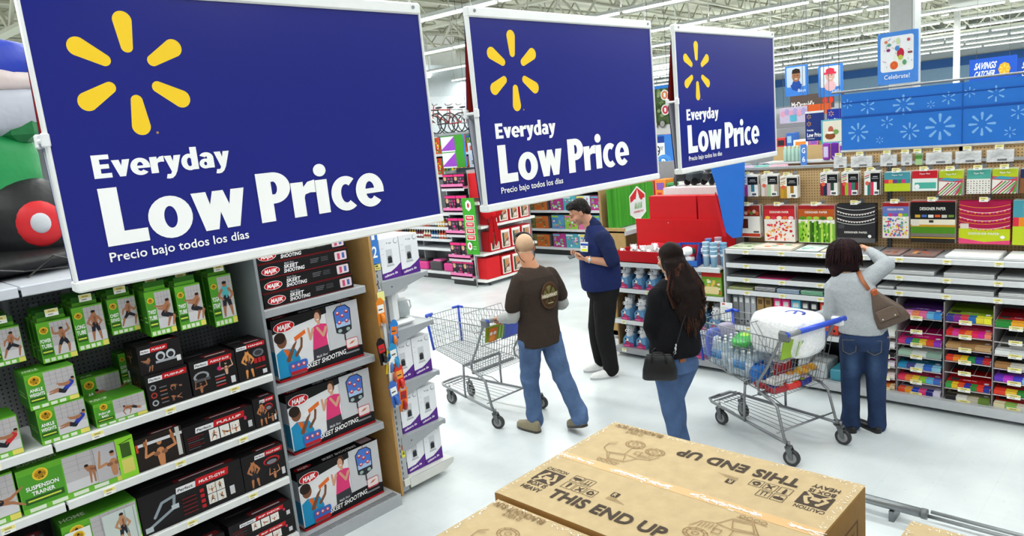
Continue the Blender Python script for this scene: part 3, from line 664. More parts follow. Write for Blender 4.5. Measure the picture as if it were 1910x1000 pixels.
put('fitness_box', black_box(.26, .10, .2, 'ROLLER', 'handle'), 1.55, 4.44, 1.277, 'black box with red stripe standing behind PUSHUP ELITE', LB)
put('workout_box', green_box(.24, .25, .2, 'DOOR', 'GYM', 'plank'), .33, 4.205, .952, 'lime green box at the left edge of the second shelf', LB)
gt = green_box(.55, .235, .2, 'SUSPENSION', 'TRAINER', 'plank'); p = PL(gt, (0, 0, 0)); p.l = 60; p.rect(.35, .03, .455, .225, '#b8b4b8'); man(p, .36, .035, .19, 'torso', '#b9835c'); p.rect(.46, 0, .55, .235, LIME); p.rect(.475, .03, .535, .11, '#d8cf6a'); p.rect(.48, .12, .53, .2, '#3a5a22'); p.cap((.475, .2), (.54, .215), .002, .002, '#20301a')
put('workout_box', gt, .58, 4.205, .952, 'long green trainer box with a planking man and lime end panel', LB)
put('fitness_box', black_box(.255, .19, .2, 'PULLUP', 'pullbar'), 1.135, 4.205, .952, 'black box with large photo of a man gripping a white bar', LB)
put('fitness_box', black_box(.43, .165, .2, 'PULLUP', 'wide'), 1.395, 4.205, .952, 'long black PULLUP box with three white thumbnails', LB)
put('fitness_box', black_box(.145, .19, .2, 'AB CARVER', 'assist'), 1.83, 4.205, .952, 'narrow black box at the divider end of the second shelf', LB)
gh = green_box(.37, .24, .2, 'HOME', 'GYM', 'stand'); p = PL(gh, (0, 0, 0)); p.l = 60; p.rect(.01, .0, .13, .2, '#e6e8e4'); badge(p, .07, .165, .03); p.text('HOME', .07, .1, .022, '#22331a', .03, .08, 'c'); p.text('GYM', .07, .07, .022, '#22331a', .03, .06, 'c'); p.rect(.19, .012, .36, .215, '#c6d0cc'); man(p, .23, .02, .18, 'stand', '#b98a66'); p.rect(.30, .02, .305, .21, '#97a39e'); p.rect(.345, .02, .35, .21, '#97a39e')
put('workout_box', gh, .715, 4.205, .577, 'green and white HOME GYM box on the third shelf', LB)
put('fitness_box', black_box(.60, .235, .2, 'MULTI-GYM', 'gym'), 1.092, 4.205, .577, 'long black MULTI-GYM box with a silver bar frame', LB)
put('fitness_box', black_box(.285, .23, .2, 'PULLUP ASSIST', 'assist'), 1.697, 4.205, .577, 'black PULLUP ASSIST box with red band beside the divider', LB)
put('fitness_box', black_box(.24, .25, .2, 'LEG TONER', 'elite'), .40, 4.205, .577, 'dark box on the third shelf of the left bay', LB)
for k in range(2): put('fitness_box', black_box(.42, .115, .24, 'RIP DECK', 'wide'), 1.55, 4.2, .182+.117*k, 'black RIP DECK box on the base shelf, %s of two' % ('lower', 'upper')[k], LB)
put('fitness_box', black_box(.40, .22, .24, 'AB STRAPS', 'gym'), 1.12, 4.2, .182, 'black box lying left of the RIP DECK boxes on the base shelf', LB)

# ================================================================ skeet game bay
sb = thing('skeet_bay', 'grey shelving bay filled with skeet shooting games, brown end panel', 'shelving')
g = G(); g.box(2.0, 2.84, 4.66, 4.68, .06, 2.1, '#77787a'); ob('pegboard', g, M_PEGG, sb)
for z in (1.665, 1.155, .64):
    s = ob('shelf', shelf_geo(2.006, 2.79, 4.25, 4.65, z, .05, '#a3a7ab'), M_SHELF, sb)
g = G(); g.box(2.006, 2.80, 4.17, 4.66, .03, .085, '#b4b8bb'); g.box(2.006, 2.80, 4.165, 4.172, .0, .088, '#a9adb1')
for i in range(60): g.box(2.01+i*.013, 2.016+i*.013, 4.18, 4.24, .085, .089, '#7d8184')
ob('base_deck', g, M_SHELF, sb)
g = G(); g.box(2.845, 2.865, 4.22, 4.70, .03, 2.2, '#b98f55'); ob('end_panel', g, M_CARD, sb, label='brown particle-board end panel')
g = G(); g.box(2.0, 2.8, 4.24, 4.26, 0, .03, '#2a2a2c'); g.cyl((2.74, 4.22, 0), (2.74, 4.22, .03), .022, None, 10, '#333333'); ob('kick_plate', g, M_SHELF, sb)
skb = skeet_box(.66, .42, .16).mesh('skeet_game_box'); skb.materials.append(M_PRINT)
for z, x, l in ((1.157, 2.075, 'on the top open shelf under the flat stack'), (.642, 2.095, 'on the middle shelf'), (.088, 2.085, 'on the base deck')):
    o = bpy.data.objects.new('skeet_game_box', skb); COL.objects.link(o); o.location = (x, 4.30, z); props(o, 'white skeet shooting game box, '+l, 'box', 'upright skeet shooting games')
    o = bpy.data.objects.new('skeet_game_box', skb); COL.objects.link(o); o.location = (x+.01, 4.475, z); props(o, 'second skeet game box behind the one '+l, 'box', 'upright skeet shooting games')
skf = skeet_flat(.67, .094, .32).mesh('skeet_game_box'); skf.materials.append(M_PRINT)
for k, l in enumerate(('bottom of the pile of flat ones', 'second from the bottom of the flat pile', 'third from the bottom of the flat pile', 'fourth from the bottom, cut by the blue sign', 'top of the flat pile')):
    o = bpy.data.objects.new('skeet_game_box', skf); COL.objects.link(o); o.location = (2.05-.006*k, 4.285+.006*(k % 2), 1.667+k*.096); props(o, 'black skeet box lying flat, '+l, 'box', 'flat stacked skeet shooting games')

# ================================================================ coffee-maker end display
ce = thing('end_display', 'grey end shelving with coffee makers beside the brown panel', 'shelving')
g = G(); g.box(2.87, 2.95, 4.26, 4.30, .03, 2.2, '#a9adb0')
for i in range(44): g.box(2.905, 2.912, 4.259, 4.2605, .12+i*.045, .145+i*.045, '#2c2e30')
ob('upright', g, M_SHELF, ce)
g = G(); g.box(2.87, 2.95, 5.20, 5.24, .03, 2.2, '#a9adb0'); ob('upright', g, M_SHELF, ce)
g = G(); g.box(2.875, 2.89, 4.3, 5.2, .03, 2.2, '#77787a'); ob('back_panel', g, M_SHELF, ce)
for z in (1.655, 1.27, .86, .455):
    g = G(); g.box(2.95, 3.36, 4.26, 5.24, z-.015, z, '#a9adb1')
    for y in (4.255, 5.236): g.prism([(2.93, z-.11), (2.93, z), (3.36, z), (3.37, z-.025), (3.34, z-.03), (3.0, z-.11)], 'y', y, y+.004, '#9da1a5')
    g.cyl((3.02, 4.254, z-.05), (3.02, 4.256, z-.05), .006, None, 8, '#333333')
    g.box(3.355, 3.37, 4.26, 5.24, z-.04, z, '#a9adb1'); ob('shelf', g, M_SHELF, ce)
g = G(); g.box(2.9, 3.385, 4.24, 5.26, .075, .125, '#dfe0da'); g.prism([(2.95, .05), (2.95, .125), (3.39, .125), (3.39, .09), (3.3, .05)], 'y', 4.236, 4.244, '#d4d5cf'); ob('base_deck', g, M_SHELF, ce)
for x, y in ((3.30, 4.36), (3.30, 5.15)):
    g = G(); g.rbox(x-.02, x+.02, y-.02, y+.02, 0, .075, '#1c1c1e', .004); ob('leg', g, M_PLAST, ce)
def coffee_box(w, h, d):
    g = G(); g.box(0, w, 0, d, 0, h, '#e9ebef')
    def face(p, w, h):
        p.rect(0, 0, w, h, '#eceef2')
        p.poly([(0, 0), (w, 0), (w, h*.34), (w*.75, h*.25), (w*.45, h*.17), (0, h*.15)], '#5b2a8c')
        p.text('cafetera de', w*.1, h*.05, h*.06, '#ffffff', .02, w*.7, 'l', 0, .12)
        p.rect(w*.3, h*.34, w*.62, h*.72, '#cfd2d6'); p.rect(w*.36, h*.38, w*.58, h*.52, '#26282c'); p.rect(w*.38, h*.52, w*.56, h*.56, '#5a5d62'); p.rect(w*.28, h*.30, w*.66, h*.34, '#b7babf')
        p.ell(w*.85, h*.90, w*.11, w*.11, '#5d6068'); p.ell(w*.86, h*.905, w*.095, w*.095, '#eceef2'); p.text('4 cup', w*.36, h*.86, h*.045, '#5d6068', .01, w*.26)
        for i in range(3): p.rect(w*(.06+.25*(i % 2)), h*(.62+.07*i), w*(.2+.25*(i % 2)), h*(.63+.07*i), '#c3c6cb', False)
        p.l += 1
    face(PL(g, (0, 0, 0)), w, h); face(PL(g, (0, d, 0), (0, -1, 0)), d, h); face(PL(g, (w, 0, 0), (0, 1, 0)), d, h)
    return g
cb = coffee_box(.172, .30, .20).mesh('coffee_maker_box'); cb.materials.append(M_PRINT)
for z, nm in ((1.657, 'on the highest shelf beside the aisle number'), (.862, 'on the shelf under the white machine'), (.457, 'on the second lowest shelf'), (.127, 'on the base deck')):
    for j in range(4):
        for k in range(2):
            if z == .127 and j == 3: continue
            o = bpy.data.objects.new('coffee_maker_box', cb); COL.objects.link(o); o.location = (2.985+.178*k, 4.30+j*.215, z)
            row = ('front', 'second back', 'third back', 'rearmost')[j]
            props(o, 'coffee maker box %s, %s, %s' % (nm, row, ('panel side', 'aisle side')[k]), 'box', 'coffee maker boxes on the end display')
t = thing('coffee_maker', 'white coffee maker with glass jug standing unboxed on the end shelf', 'coffee maker', (3.12, 4.40, 1.272))
g = G(); g.rbox(-.09, .13, -.085, .085, 0, .045, '#eef0f0', .02); ob('base', g, M_PLAST, t)
g = G(); g.rbox(-.09, -.005, -.08, .08, .04, .30, '#f0f2f2', .022); ob('water_tank', g, M_PLAST, t)
g = G(); g.rbox(-.09, .11, -.08, .08, .255, .33, '#f2f4f4', .022); ob('brew_head', g, M_PLAST, t)
g = G(); g.lathe([(.03, 0), (.058, .012), (.062, .06), (.05, .115), (.044, .13)], .065, 0, .05, '#c9d2d4', 18)
j = ob('jug', g, M_CLEAR, t)
g = G(); g.lathe([(.046, 0), (.048, .014), (.02, .02)], .065, 0, .18, '#eef0f0', 16); ob('jug_lid', g, M_PLAST, j)
g = G(); g.tube([(.11, 0, .17), (.15, 0, .165), (.155, 0, .11), (.125, 0, .08)], .008, 6, '#e6e8e8'); ob('jug_handle', g, M_PLAST, j)
def bottle(w, h, col, capc):
    g = G(); g.lathe([(w*.44, 0), (w*.5, h*.03), (w*.5, h*.55), (w*.42, h*.66), (w*.2, h*.78), (w*.17, h*.86)], 0, 0, 0, col, 12); return g
t = thing('cleaner_bottle', 'white bottle with a teal label behind the coffee maker', 'bottle', (3.27, 4.60, 1.272)); ob('body', bottle(.08, .3, '#eef0f2', 0), M_PLAST, t)
g = G(); g.lathe([(.0415, .05), (.0415, .16)], 0, 0, 0, '#2a7f86', 12); ob('label_band', g, M_PRINT, t); g = G(); g.cyl((0, 0, .255), (0, 0, .29), .016, None, 10, '#f4f4f4'); ob('cap', g, M_PLAST, t)
g = G(); g.box(0, .078, 0, .003, 0, .30, '#3f7fcf'); p = PL(g, (0, 0, 0)); p.text('1', .039, .175, .07, '#ffffff', .02, .026, 'c'); p.text('2', .039, .045, .08, '#ffffff', .015, .04, 'c')
props(ob('aisle_number_sign', g, M_PRINT, None, (2.865, 4.245, 1.80)), 'blue aisle sign with the numbers 1 and 2 above the yellow tag', 'sign')
g = G(); g.box(0, .05, 0, .002, 0, .04, '#efe58a'); p = PL(g, (0, 0, 0)); p.rect(.006, .008, .044, .014, '#77713a'); p.rect(.006, .022, .03, .034, '#5f5a30')
props(ob('shelf_price_tag', g, M_PRINT, None, (2.89, 4.25, 1.752)), 'small yellow price tag just under the blue aisle number sign', 'tag')
g = G(); g.box(0, .03, 0, .002, 0, .10, '#efe04a'); p = PL(g, (0, 0, 0)); p.rect(0, .06, .03, .1, '#c84a3a'); p.rect(.006, .02, .024, .04, '#4f7a3a')
props(ob('shelf_price_tag', g, M_PRINT, None, (2.92, 4.258, .30)), 'yellow and red tag stuck low on the grey upright', 'tag')
# clip strip with small hand tools and toys
cs = thing('clip_strip', 'hanging clip strip on the upright beside the brown panel', 'display strip', (2.885, 4.215, 0))
g = G(); g.box(-.012, .012, 0, .002, .78, 1.62, '#d8d8d4'); g.tube([(0, 0, 1.6), (0, .02, 1.66), (0, .04, 1.64)], .004, 5, '#222222'); ob('strip', g, M_PLAST, cs); g = G(); g.box(-.03, .03, -.004, 0, 1.53, 1.6, '#f0ee9a'); ob('price_tag', g, M_PRINT, cs)
tools = [('orange carded tool with a white label, topmost on the clip strip', '#e8892a', '#f2f0ea', -.02, 1.36, 0), ('blue handled scraper under the orange carded tool', '#2f7fd0', '#e07a2a', .045, 1.18, .15), ('red and black carded torch reading sideways on the strip', '#1a1416', '#d0242a', -.055, 1.08, -.1), ('yellow triangular scraper hanging on the strip', '#e9c52a', '#3a7ac0', -.03, 1.0, .2),
         ('teal and blue tool hanging mid strip', '#2a8fc4', '#e8e6de', .03, 1.02, -.1), ('white tagged tool on the strip', '#efefe8', '#b0503a', -.02, .92, .1), ('red carded pack low on the clip strip', '#d8352a', '#f0a040', .04, .86, -.05), ('orange backed carded knife at the bottom of the strip', '#ee7c25', '#a8262e', .03, .70, .08), ('small blue and white carded item at the bottom of the strip', '#3f6cc0', '#f2f2ee', -.03, .76, -.12)]
for i, (l, c1, c2, dx, z, r) in enumerate(tools):
    t = thing('carded_tool', l, 'tool', (2.885+dx, 4.205-.008*i, z), 0, 'tools hanging on the clip strip', (0, r, 0))
    g = G(); g.add([(-.035, 0, 0), (.035, 0, 0), (.035, 0, .17), (.012, 0, .2), (-.012, 0, .2), (-.035, 0, .17), (-.035, .003, 0), (.035, .003, 0), (.035, .003, .17), (.012, .003, .2), (-.012, .003, .2), (-.035, .003, .17)], [(0, 1, 2, 3, 4, 5), (6, 11, 10, 9, 8, 7), (0, 6, 7, 1), (1, 7, 8, 2), (2, 8, 9, 3), (3, 9, 10, 4), (4, 10, 11, 5), (5, 11, 6, 0)], c1)
    q = PL(g, (-.035, 0, 0)); q.rect(.008, .09, .062, .15, c2); q.rect(.014, .11, .05, .12, '#444444'); ob('card', g, M_PRINT, t)
    g = G(); g.tube([(0, -.012, .015), (.004, -.014, .05), (-.003, -.012, .085)], [.012, .016, .009], 8, c2 if i % 2 else c1); g.box(-.02, .02, -.01, -.004, .0, .02, '#b9bcbf'); ob('handle', g, M_PLAST, t)
# ================================================================ green inflatable truck on the top deck
t = thing('inflatable_truck', 'green inflatable truck with black wheel and red hub on the top deck', 'inflatable', (.95, 4.75, 2.107))
g = G(); pillow(g, -.52, .36, .50, .70, .42, .37, '#128a48', 2, 36, 20, .5); ob('hood', g, M_BALLOON, t)
g = G(); g.ell(.04, .05, .26, .27, .17, .275, '#141517', 30, 16); w = ob('wheel', g, M_BALLOON, t)
g = G(); g.ell(.06, -.09, .265, .125, .045, .13, '#d2222a', 26, 12); h = ob('hub', g, M_BALLOON, w)
g = G(); g.ell(.06, -.125, .27, .052, .022, .058, '#c9ccd2', 20, 10); ob('hub_cap', g, M_BALLOON, h)
g = G(); g.ell(-1.2, -.02, .26, .27, .17, .27, '#17181a', 30, 16); ob('wheel', g, M_BALLOON, t)
g = G(); g.rbox(.0, .19, .0, .3, .72, .90, '#12703a', .04); ob('exhaust_stack', g, M_BALLOON, t)
g = G(); pillow(g, -.36, .22, .90, .66, .26, .17, '#b9bcc8', 4, 30, 16, .6); ob('windscreen', g, M_BALLOON, t)
g = G(); pillow(g, -.34, .22, 1.06, .66, .28, .08, '#dcccca', 5, 30, 14, .6); ob('cab_roof', g, M_BALLOON, t)
g = G(); pillow(g, -.34, .22, 1.17, .62, .28, .14, '#2740b8', 6, 28, 14, .6); ob('cap', g, M_BALLOON, t)
g = G(); g.ell(-.3, .1, .07, .75, .4, .08, '#151618', 24, 8); ob('ground_skirt', g, M_BALLOON, t)
g = G(); g.tube([(-.6, -.5, .02), (-.3, -.47, .10), (-.1, -.3, .04), (.15, -.28, .02)], .004, 5, '#161616'); g.tube([(-.1, -.35, .01), (.05, -.3, .1), (.25, -.3, .01)], .005, 5, '#161616'); ob('tether_cord', g, M_PLAST, t)

# ================================================================ big cartons in the foreground
TAN = '#b6a07a'; INK = '#3f3329'; LINE = '#8a6a45'
def truck_drawing(p, u, v, k, fl=1):
    def ln(pts, w=.0016):
        for a, b in zip(pts, pts[1:]): p.cap((u+a[0]*k*fl, v+a[1]*k), (u+b[0]*k*fl, v+b[1]*k), w, w, LINE)
    def circ(a, b, ra, rb, n=16): ln([(a+ra*math.cos(2*PI*i/n), b+rb*math.sin(2*PI*i/n)) for i in range(n+1)])
    for r in (.17, .12, .05): circ(.18, .30, r, r*.75); circ(.62, .22, r*1.05, r*.8)
    for i in range(10): a = 2*PI*i/10; ln([(.18+.12*math.cos(a), .30+.09*math.sin(a)), (.18+.17*math.cos(a), .30+.127*math.sin(a))]); ln([(.62+.13*math.cos(a), .22+.1*math.sin(a)), (.62+.18*math.cos(a), .22+.136*math.sin(a))])
    ln([(.02, .42), (.10, .60), (.30, .66), (.42, .88), (.70, .92), (.86, .70), (1.0, .60), (1.03, .40), (.92, .30)])
    ln([(.30, .66), (.56, .62), (.86, .70)]); ln([(.56, .62), (.58, .36), (.40, .30)]); ln([(.44, .84), (.52, .66), (.80, .72), (.70, .88), (.44, .84)])
    for i in range(5): ln([(.12+.05*i, .46+.01*i), (.13+.05*i, .58+.01*i)])
    for i in range(4): circ(.50+.1*i, 1.0, .04, .035, 8)
    ln([(.44, .95), (.86, .95)]); ln([(.9, .38), (1.0, .44)]); ln([(.34, .42), (.44, .44), (.44, .54), (.34, .54), (.34, .42)])
    p.l += 1
def half_print(p, full=True):
    p.text('CAUTION', .052, .305, .026, INK, .02, .125)
    p.rrect(.055, .186, .185, .296, .004, INK)
    for s in (-1, 1):
        c = .12
        p.ell(c+s*.022, .272, .011, .011, '#b6a07a', 10); p.cap((c+s*.03, .262), (c+s*.045, .228), .008, .008, '#b6a07a'); p.cap((c+s*.045, .228), (c+s*.022, .212), .007, .006, '#b6a07a'); p.cap((c+s*.022, .212), (c+s*.045, .192), .007, .006, '#b6a07a')
    p.rect(.10, .215, .14, .245, '#b6a07a')
    p.text('BOX IS', .065, .148, .030, INK, .02, .11); p.text('HEAVY', .062, .104, .030, INK, .02, .115)
    for r in range(2):
        for c in range(3 if r == 0 else 2):
            a = .222+.064*c; b = .205+.068*r
            for q in ((a, b, a+.054, b), (a+.054, b, a+.054, b+.056), (a+.054, b+.056, a, b+.056), (a, b+.056, a, b)): p.cap(q[:2], q[2:], .0013, .0013, INK)
            if r == 1 and c == 0: p.cap((a+.014, b+.03), (a+.04, b+.03), .010, .010, INK); p.cap((a+.027, b+.01), (a+.027, b+.03), .002, .002, INK)
            elif r == 1: p.cap((a+.018, b+.012), (a+.018, b+.044), .002, .002, INK); p.cap((a+.036, b+.012), (a+.036, b+.044), .002, .002, INK); p.cap((a+.01, b+.01), (a+.044, b+.01), .002, .002, INK)
            elif c == 0: p.cap((a+.027, b+.012), (a+.027, b+.044), .004, .008, INK)
            elif c == 1: p.cap((a+.015, b+.012), (a+.042, b+.044), .003, .003, INK); p.cap((a+.042, b+.014), (a+.018, b+.042), .006, .003, INK)
            else:
                for k in range(3): t0 = 2*PI*k/3; p.cap((a+.027+.015*math.cos(t0), b+.028+.015*math.sin(t0)), (a+.027+.015*math.cos(t0+1.5), b+.028+.015*math.sin(t0+1.5)), .0045, .0045, INK)
            p.l += 1
    p.text('THIS END UP', .222, .105, .072, INK, .03, .60)
    p.rrect(.462, .262, .498, .298, .003, INK); p.text('R', .48, .267, .026, '#b6a07a', .03, .02, 'c')
    for i in range(4): p.rect(.46, .232+.007*i, .46+.1-.018*i, .2345+.007*i, '#8f7552', False)
    p.l += 1
    truck_drawing(p, .86, .12, .30)
    if full: p.text('12 VOLT', 1.125, .062, .030, '#7a5f3e', .02, .10, 'c'); p.text('BLACKOUT SUV', 1.125, .022, .032, '#7a5f3e', .03, .29, 'c')
def big_carton(lab, x0, y0, w, ln, ztop, h, names=True, far=True):
    t = thing('shipping_carton', lab, 'box', (x0, y0, 0), 0, 'large brown shipping cartons in the foreground')
    z0 = ztop-h; half = w/2
    g = G(); g.rbox(0, w, 0, ln, z0, ztop-.006, '#97743f', .004)
    p = PL(g, (w, 0, z0), (-1, 0, 0), (0, 0, 1)) if False else PL(g, (0, 0, z0), (1, 0, 0), (0, 0, 1))
    for i in range(9): p.rect(w*.1, h*.30+.028*i, w*(.1+.22-.02*(i % 3)), h*.30+.028*i+.006, '#7d5d38', False)
    p.l += 1; p.rect(w*.62, h*.5, w*.9, h*.82, '#6b4d2c'); p.rect(w*.64, h*.52, w*.88, h*.80, '#97743f'); p.text('CAUTION', w*.65, h*.7, .04, '#5b4025', .03, w*.2)
    ob('carton_body', g, M_CARD, t)
    g = G(); n = 26; ys = [ln*i/n for i in range(n+1)]; r = random.Random(3)
    jag = [.004+.004*r.random() for _ in ys]
    def flap(x_in, x_out):
        a = [(x_in+(jag[i] if x_in < x_out else -jag[i]), ys[i], ztop+.001) for i in range(n+1)]; b = [(x_out, ys[i], ztop-.002) for i in range(n+1)]
        g.add(a+b+[(q[0], q[1], q[2]-.006) for q in a], [((i, i+1, n+2+i, n+1+i) if x_in > x_out else (i+1, i, n+1+i, n+2+i)) for i in range(n)]+[(i, i+1, 2*n+3+i, 2*n+2+i) for i in range(n)], TAN)
    flap(half, 0); flap(half, w)
    p = PL(g, (0, ln, ztop+.001), (0, -1, 0), (1, 0, 0)); half_print(p)
    if far: p = PL(g, (w, 0, ztop+.001), (0, 1, 0), (-1, 0, 0)); half_print(p)
    ob('top_flaps', g, M_CARD, t)
    # torn shrink film and tape along the seam and rims
    g = G(); r = random.Random(11)
    for i in range(420):
        y = r.random()*ln; x = half-.004+r.gauss(0, .006)*(2.2 if r.random() < .2 else 1); l = .003+.012*r.random(); w_ = .0006+.0022*r.random(); a = r.gauss(PI/2, .45)
        if (y*7+1.3) % 3 > 2.2: continue
        dx, dy = math.cos(a)*l, math.sin(a)*l; nx, ny = -math.sin(a)*w_, math.cos(a)*w_
        g.add([(x-dx+nx, y-dy+ny, ztop+.003), (x-dx-nx, y-dy-ny, ztop+.003), (x+dx-nx*.4, y+dy-ny*.4, ztop+.005), (x+dx+nx*.4, y+dy+ny*.4, ztop+.004)], [(0, 1, 2, 3)], '#f2efe8')
    for i in range(260):
        e = r.randrange(3); tt = r.random()
        x, y = ((tt*w, .01+r.random()*.03), (w-.01-r.random()*.03, tt*ln), (tt*w, ln-.008-r.random()*.02))[e]; a = r.random()*PI; l = .003+.010*r.random()
        g.add([(x-math.cos(a)*l, y-math.sin(a)*l, ztop+.002), (x+.004, y-.003, ztop+.002), (x+math.cos(a)*l, y+math.sin(a)*l, ztop+.003)], [(0, 1, 2)], '#efe9dc')
    ob('torn_film', g, M_FILM, t, kind='stuff')
    g = G(); g.box(half-.028, half+.028, 0, ln, ztop+.0012, ztop+.0018, '#c39a60')
    ob('packing_tape', g, M_PLAST, t)
    g = G(); g.box(-.0015, 0, 0, ln, z0, ztop-.004, '#a87a42'); ob('side_flap_edge', g, M_CARD, t)
    return t
big_carton('large brown THIS END UP carton with torn tape along its middle seam', 2.05, .98, .94, 1.31, 1.0, .62)
big_carton('brown carton at the bottom of the picture, left of the torn-seam one', 1.09, .96, .94, 1.29, .985, .60, far=True)
big_carton('brown carton whose corner shows at the lower right behind the torn-seam one', 2.04, -.50, .94, 1.30, .90, .60, far=False)
g = G()
for x0, y0 in ((1.05, .9), (2.05, .9), (2.02, -.5)):
    for k in range(3): g.box(x0+.02+.4*k, x0+.12+.4*k, y0, y0+1.35, .02, .12, '#8d6d45')
    for k in range(7): g.box(x0, x0+.95, y0+.01+.2*k, y0+.13+.2*k, .12, .14, '#a5824f')
    g.box(x0+.03, x0+.92, y0+.05, y0+1.3, .14, .30 if y0 > 0 else .30, '#9a7442'); g.box(x0+.03, x0+.92, y0+.05, y0+1.3, .30, .378 if y0 > 0 else .298, '#a37c47')
    if x0 == 1.05: g.box(x0+.03, x0+.92, y0+.05, y0+1.3, .378, .384, '#a37c47')
props(ob('pallet_platform', g, M_CARD), 'wooden pallet platform underneath the brown cartons', 'pallet')
t = thing('guard_rail', 'grey steel rail on posts running behind the brown cartons', 'rail', (0, 0, 0))
g = G(); g.tube([(4.50, 2.1, .10), (4.50, 1.15, .10)], .03, 10, '#8b9093'); ob('bumper_tube', g, M_STEEL, t)
g = G(); g.cyl((4.50, 1.15, .10), (4.50, 1.12, .10), .034, None, 10, '#6b6f72'); ob('end_cap', g, M_PLAST, t)
g = G(); g.tube([(4.52, 1.12, .08), (4.52, -1.2, .08)], .012, 8, '#a5a9ab'); g.tube([(4.58, 1.12, .08), (4.58, -1.2, .08)], .012, 8, '#a5a9ab'); ob('thin_rail', g, M_STEEL, t)
g = G()
for y in (2.0, 1.3, .3, -.8): g.box(4.47, 4.60, y, y+.03, 0, .07, '#7b7f82')
ob('foot', g, M_STEEL, t)
# ================================================================ right-hand run: paper craft aisle (plane x = 6.45)
def rshelf(y0, y1, z, x0=6.45, x1=6.88, c='#8e9195', lip=.045, dz=0):  # default deck grey darkened to stand in for shade between shelves; lip stays lighter
    """shelf running along y with its lip towards -x; y0 > y1"""
    g = G(); g.box(x0+.004, x1, y1, y0, z-.02, z, c)
    g.prism([(x0, z-lip), (x0+.012, z-lip-.003), (x0+.012, z), (x0+.003, z+.002), (x0-.002, z-.004), (x0-.003, z-lip+.004)], 'y', y1+.002, y0-.002, '#d9dcde')
    return g
def rtag(parent, y, z, x=6.446): return tag(parent, x, y, z, -PI/2)
def rbay(lab, y0, y1, zs, ntag=4, top=2.05):
    t = thing('craft_bay', lab, 'shelving', (0, 0, 0), 0, 'paper craft shelving bays')
    g = G(); g.box(-y0, -y1, 0, .012, 1.2, 2.05, '#c9a878'); g.box(-min(y0, 2.44), -y1, 0, .012, 2.05, 2.2, '#c9a878')
    b = ob('pegboard', g, M_PEG, t, (6.90, 0, 0), -PI/2)
    g = G(); g.box(6.90, 6.95, y1, y0, 0, 1.2, '#1f2022'); ob('back_panel', g, M_SHELF, t)  # backing colour taken near black for the shade behind the stacks
    g = G(); g.box(6.865, 6.90, y0-.03, y0+.0, .0, 2.06, '#4c5054')
    for i in range(70): g.box(6.8645, 6.866, y0-.018, y0-.008, .1+.028*i, .117+.028*i, '#111214')
    ob('upright', g, M_SHELF, t)
    for z in zs:
        s = ob('shelf', rshelf(y0-.004, y1+.004, z), M_SHELF, t)
        for k in range(ntag): rtag(s, y0-.22-(y0-y1-.3)/(ntag-1)*k, z-.040)
    g = G(); g.box(6.40, 6.90, y1, y0, .05, .11, '#b9bcc0'); g.box(6.395, 6.402, y1, y0, .035, .112, '#c5c8cc'); ob('base_deck', g, M_SHELF, t)
    g = G(); g.box(6.50, 6.52, y1, y0, 0, .05, '#1a1a1c'); ob('kick_plate', g, M_SHELF, t)
    g = G(); g.box(6.86, 6.90, y1, y0, 2.04, 2.065, '#9fa2a4'); ob('top_rail', g, M_SHELF, t)
    return t
rb1 = rbay('paper shelving bay on the left of the aisle, binders beneath the flat shelves', 3.42, 2.06, (1.305, 1.165, 1.025, .895, .53))
rb2 = rbay('paper shelving bay on the right, racks of coloured pads below', 2.055, .70, (1.30, 1.145, 1.01), 4)
rb3 = rbay('paper shelving bay past the right edge', .695, -.65, (1.30, 1.145, 1.01), 4)
g = G(); g.box(6.45, 6.90, 3.43, 3.445, .02, 1.30, '#c4c7cb')
props(ob('bay_end_panel', g, M_SHELF), 'pale steel end panel between the binders and the plush toys', 'panel')
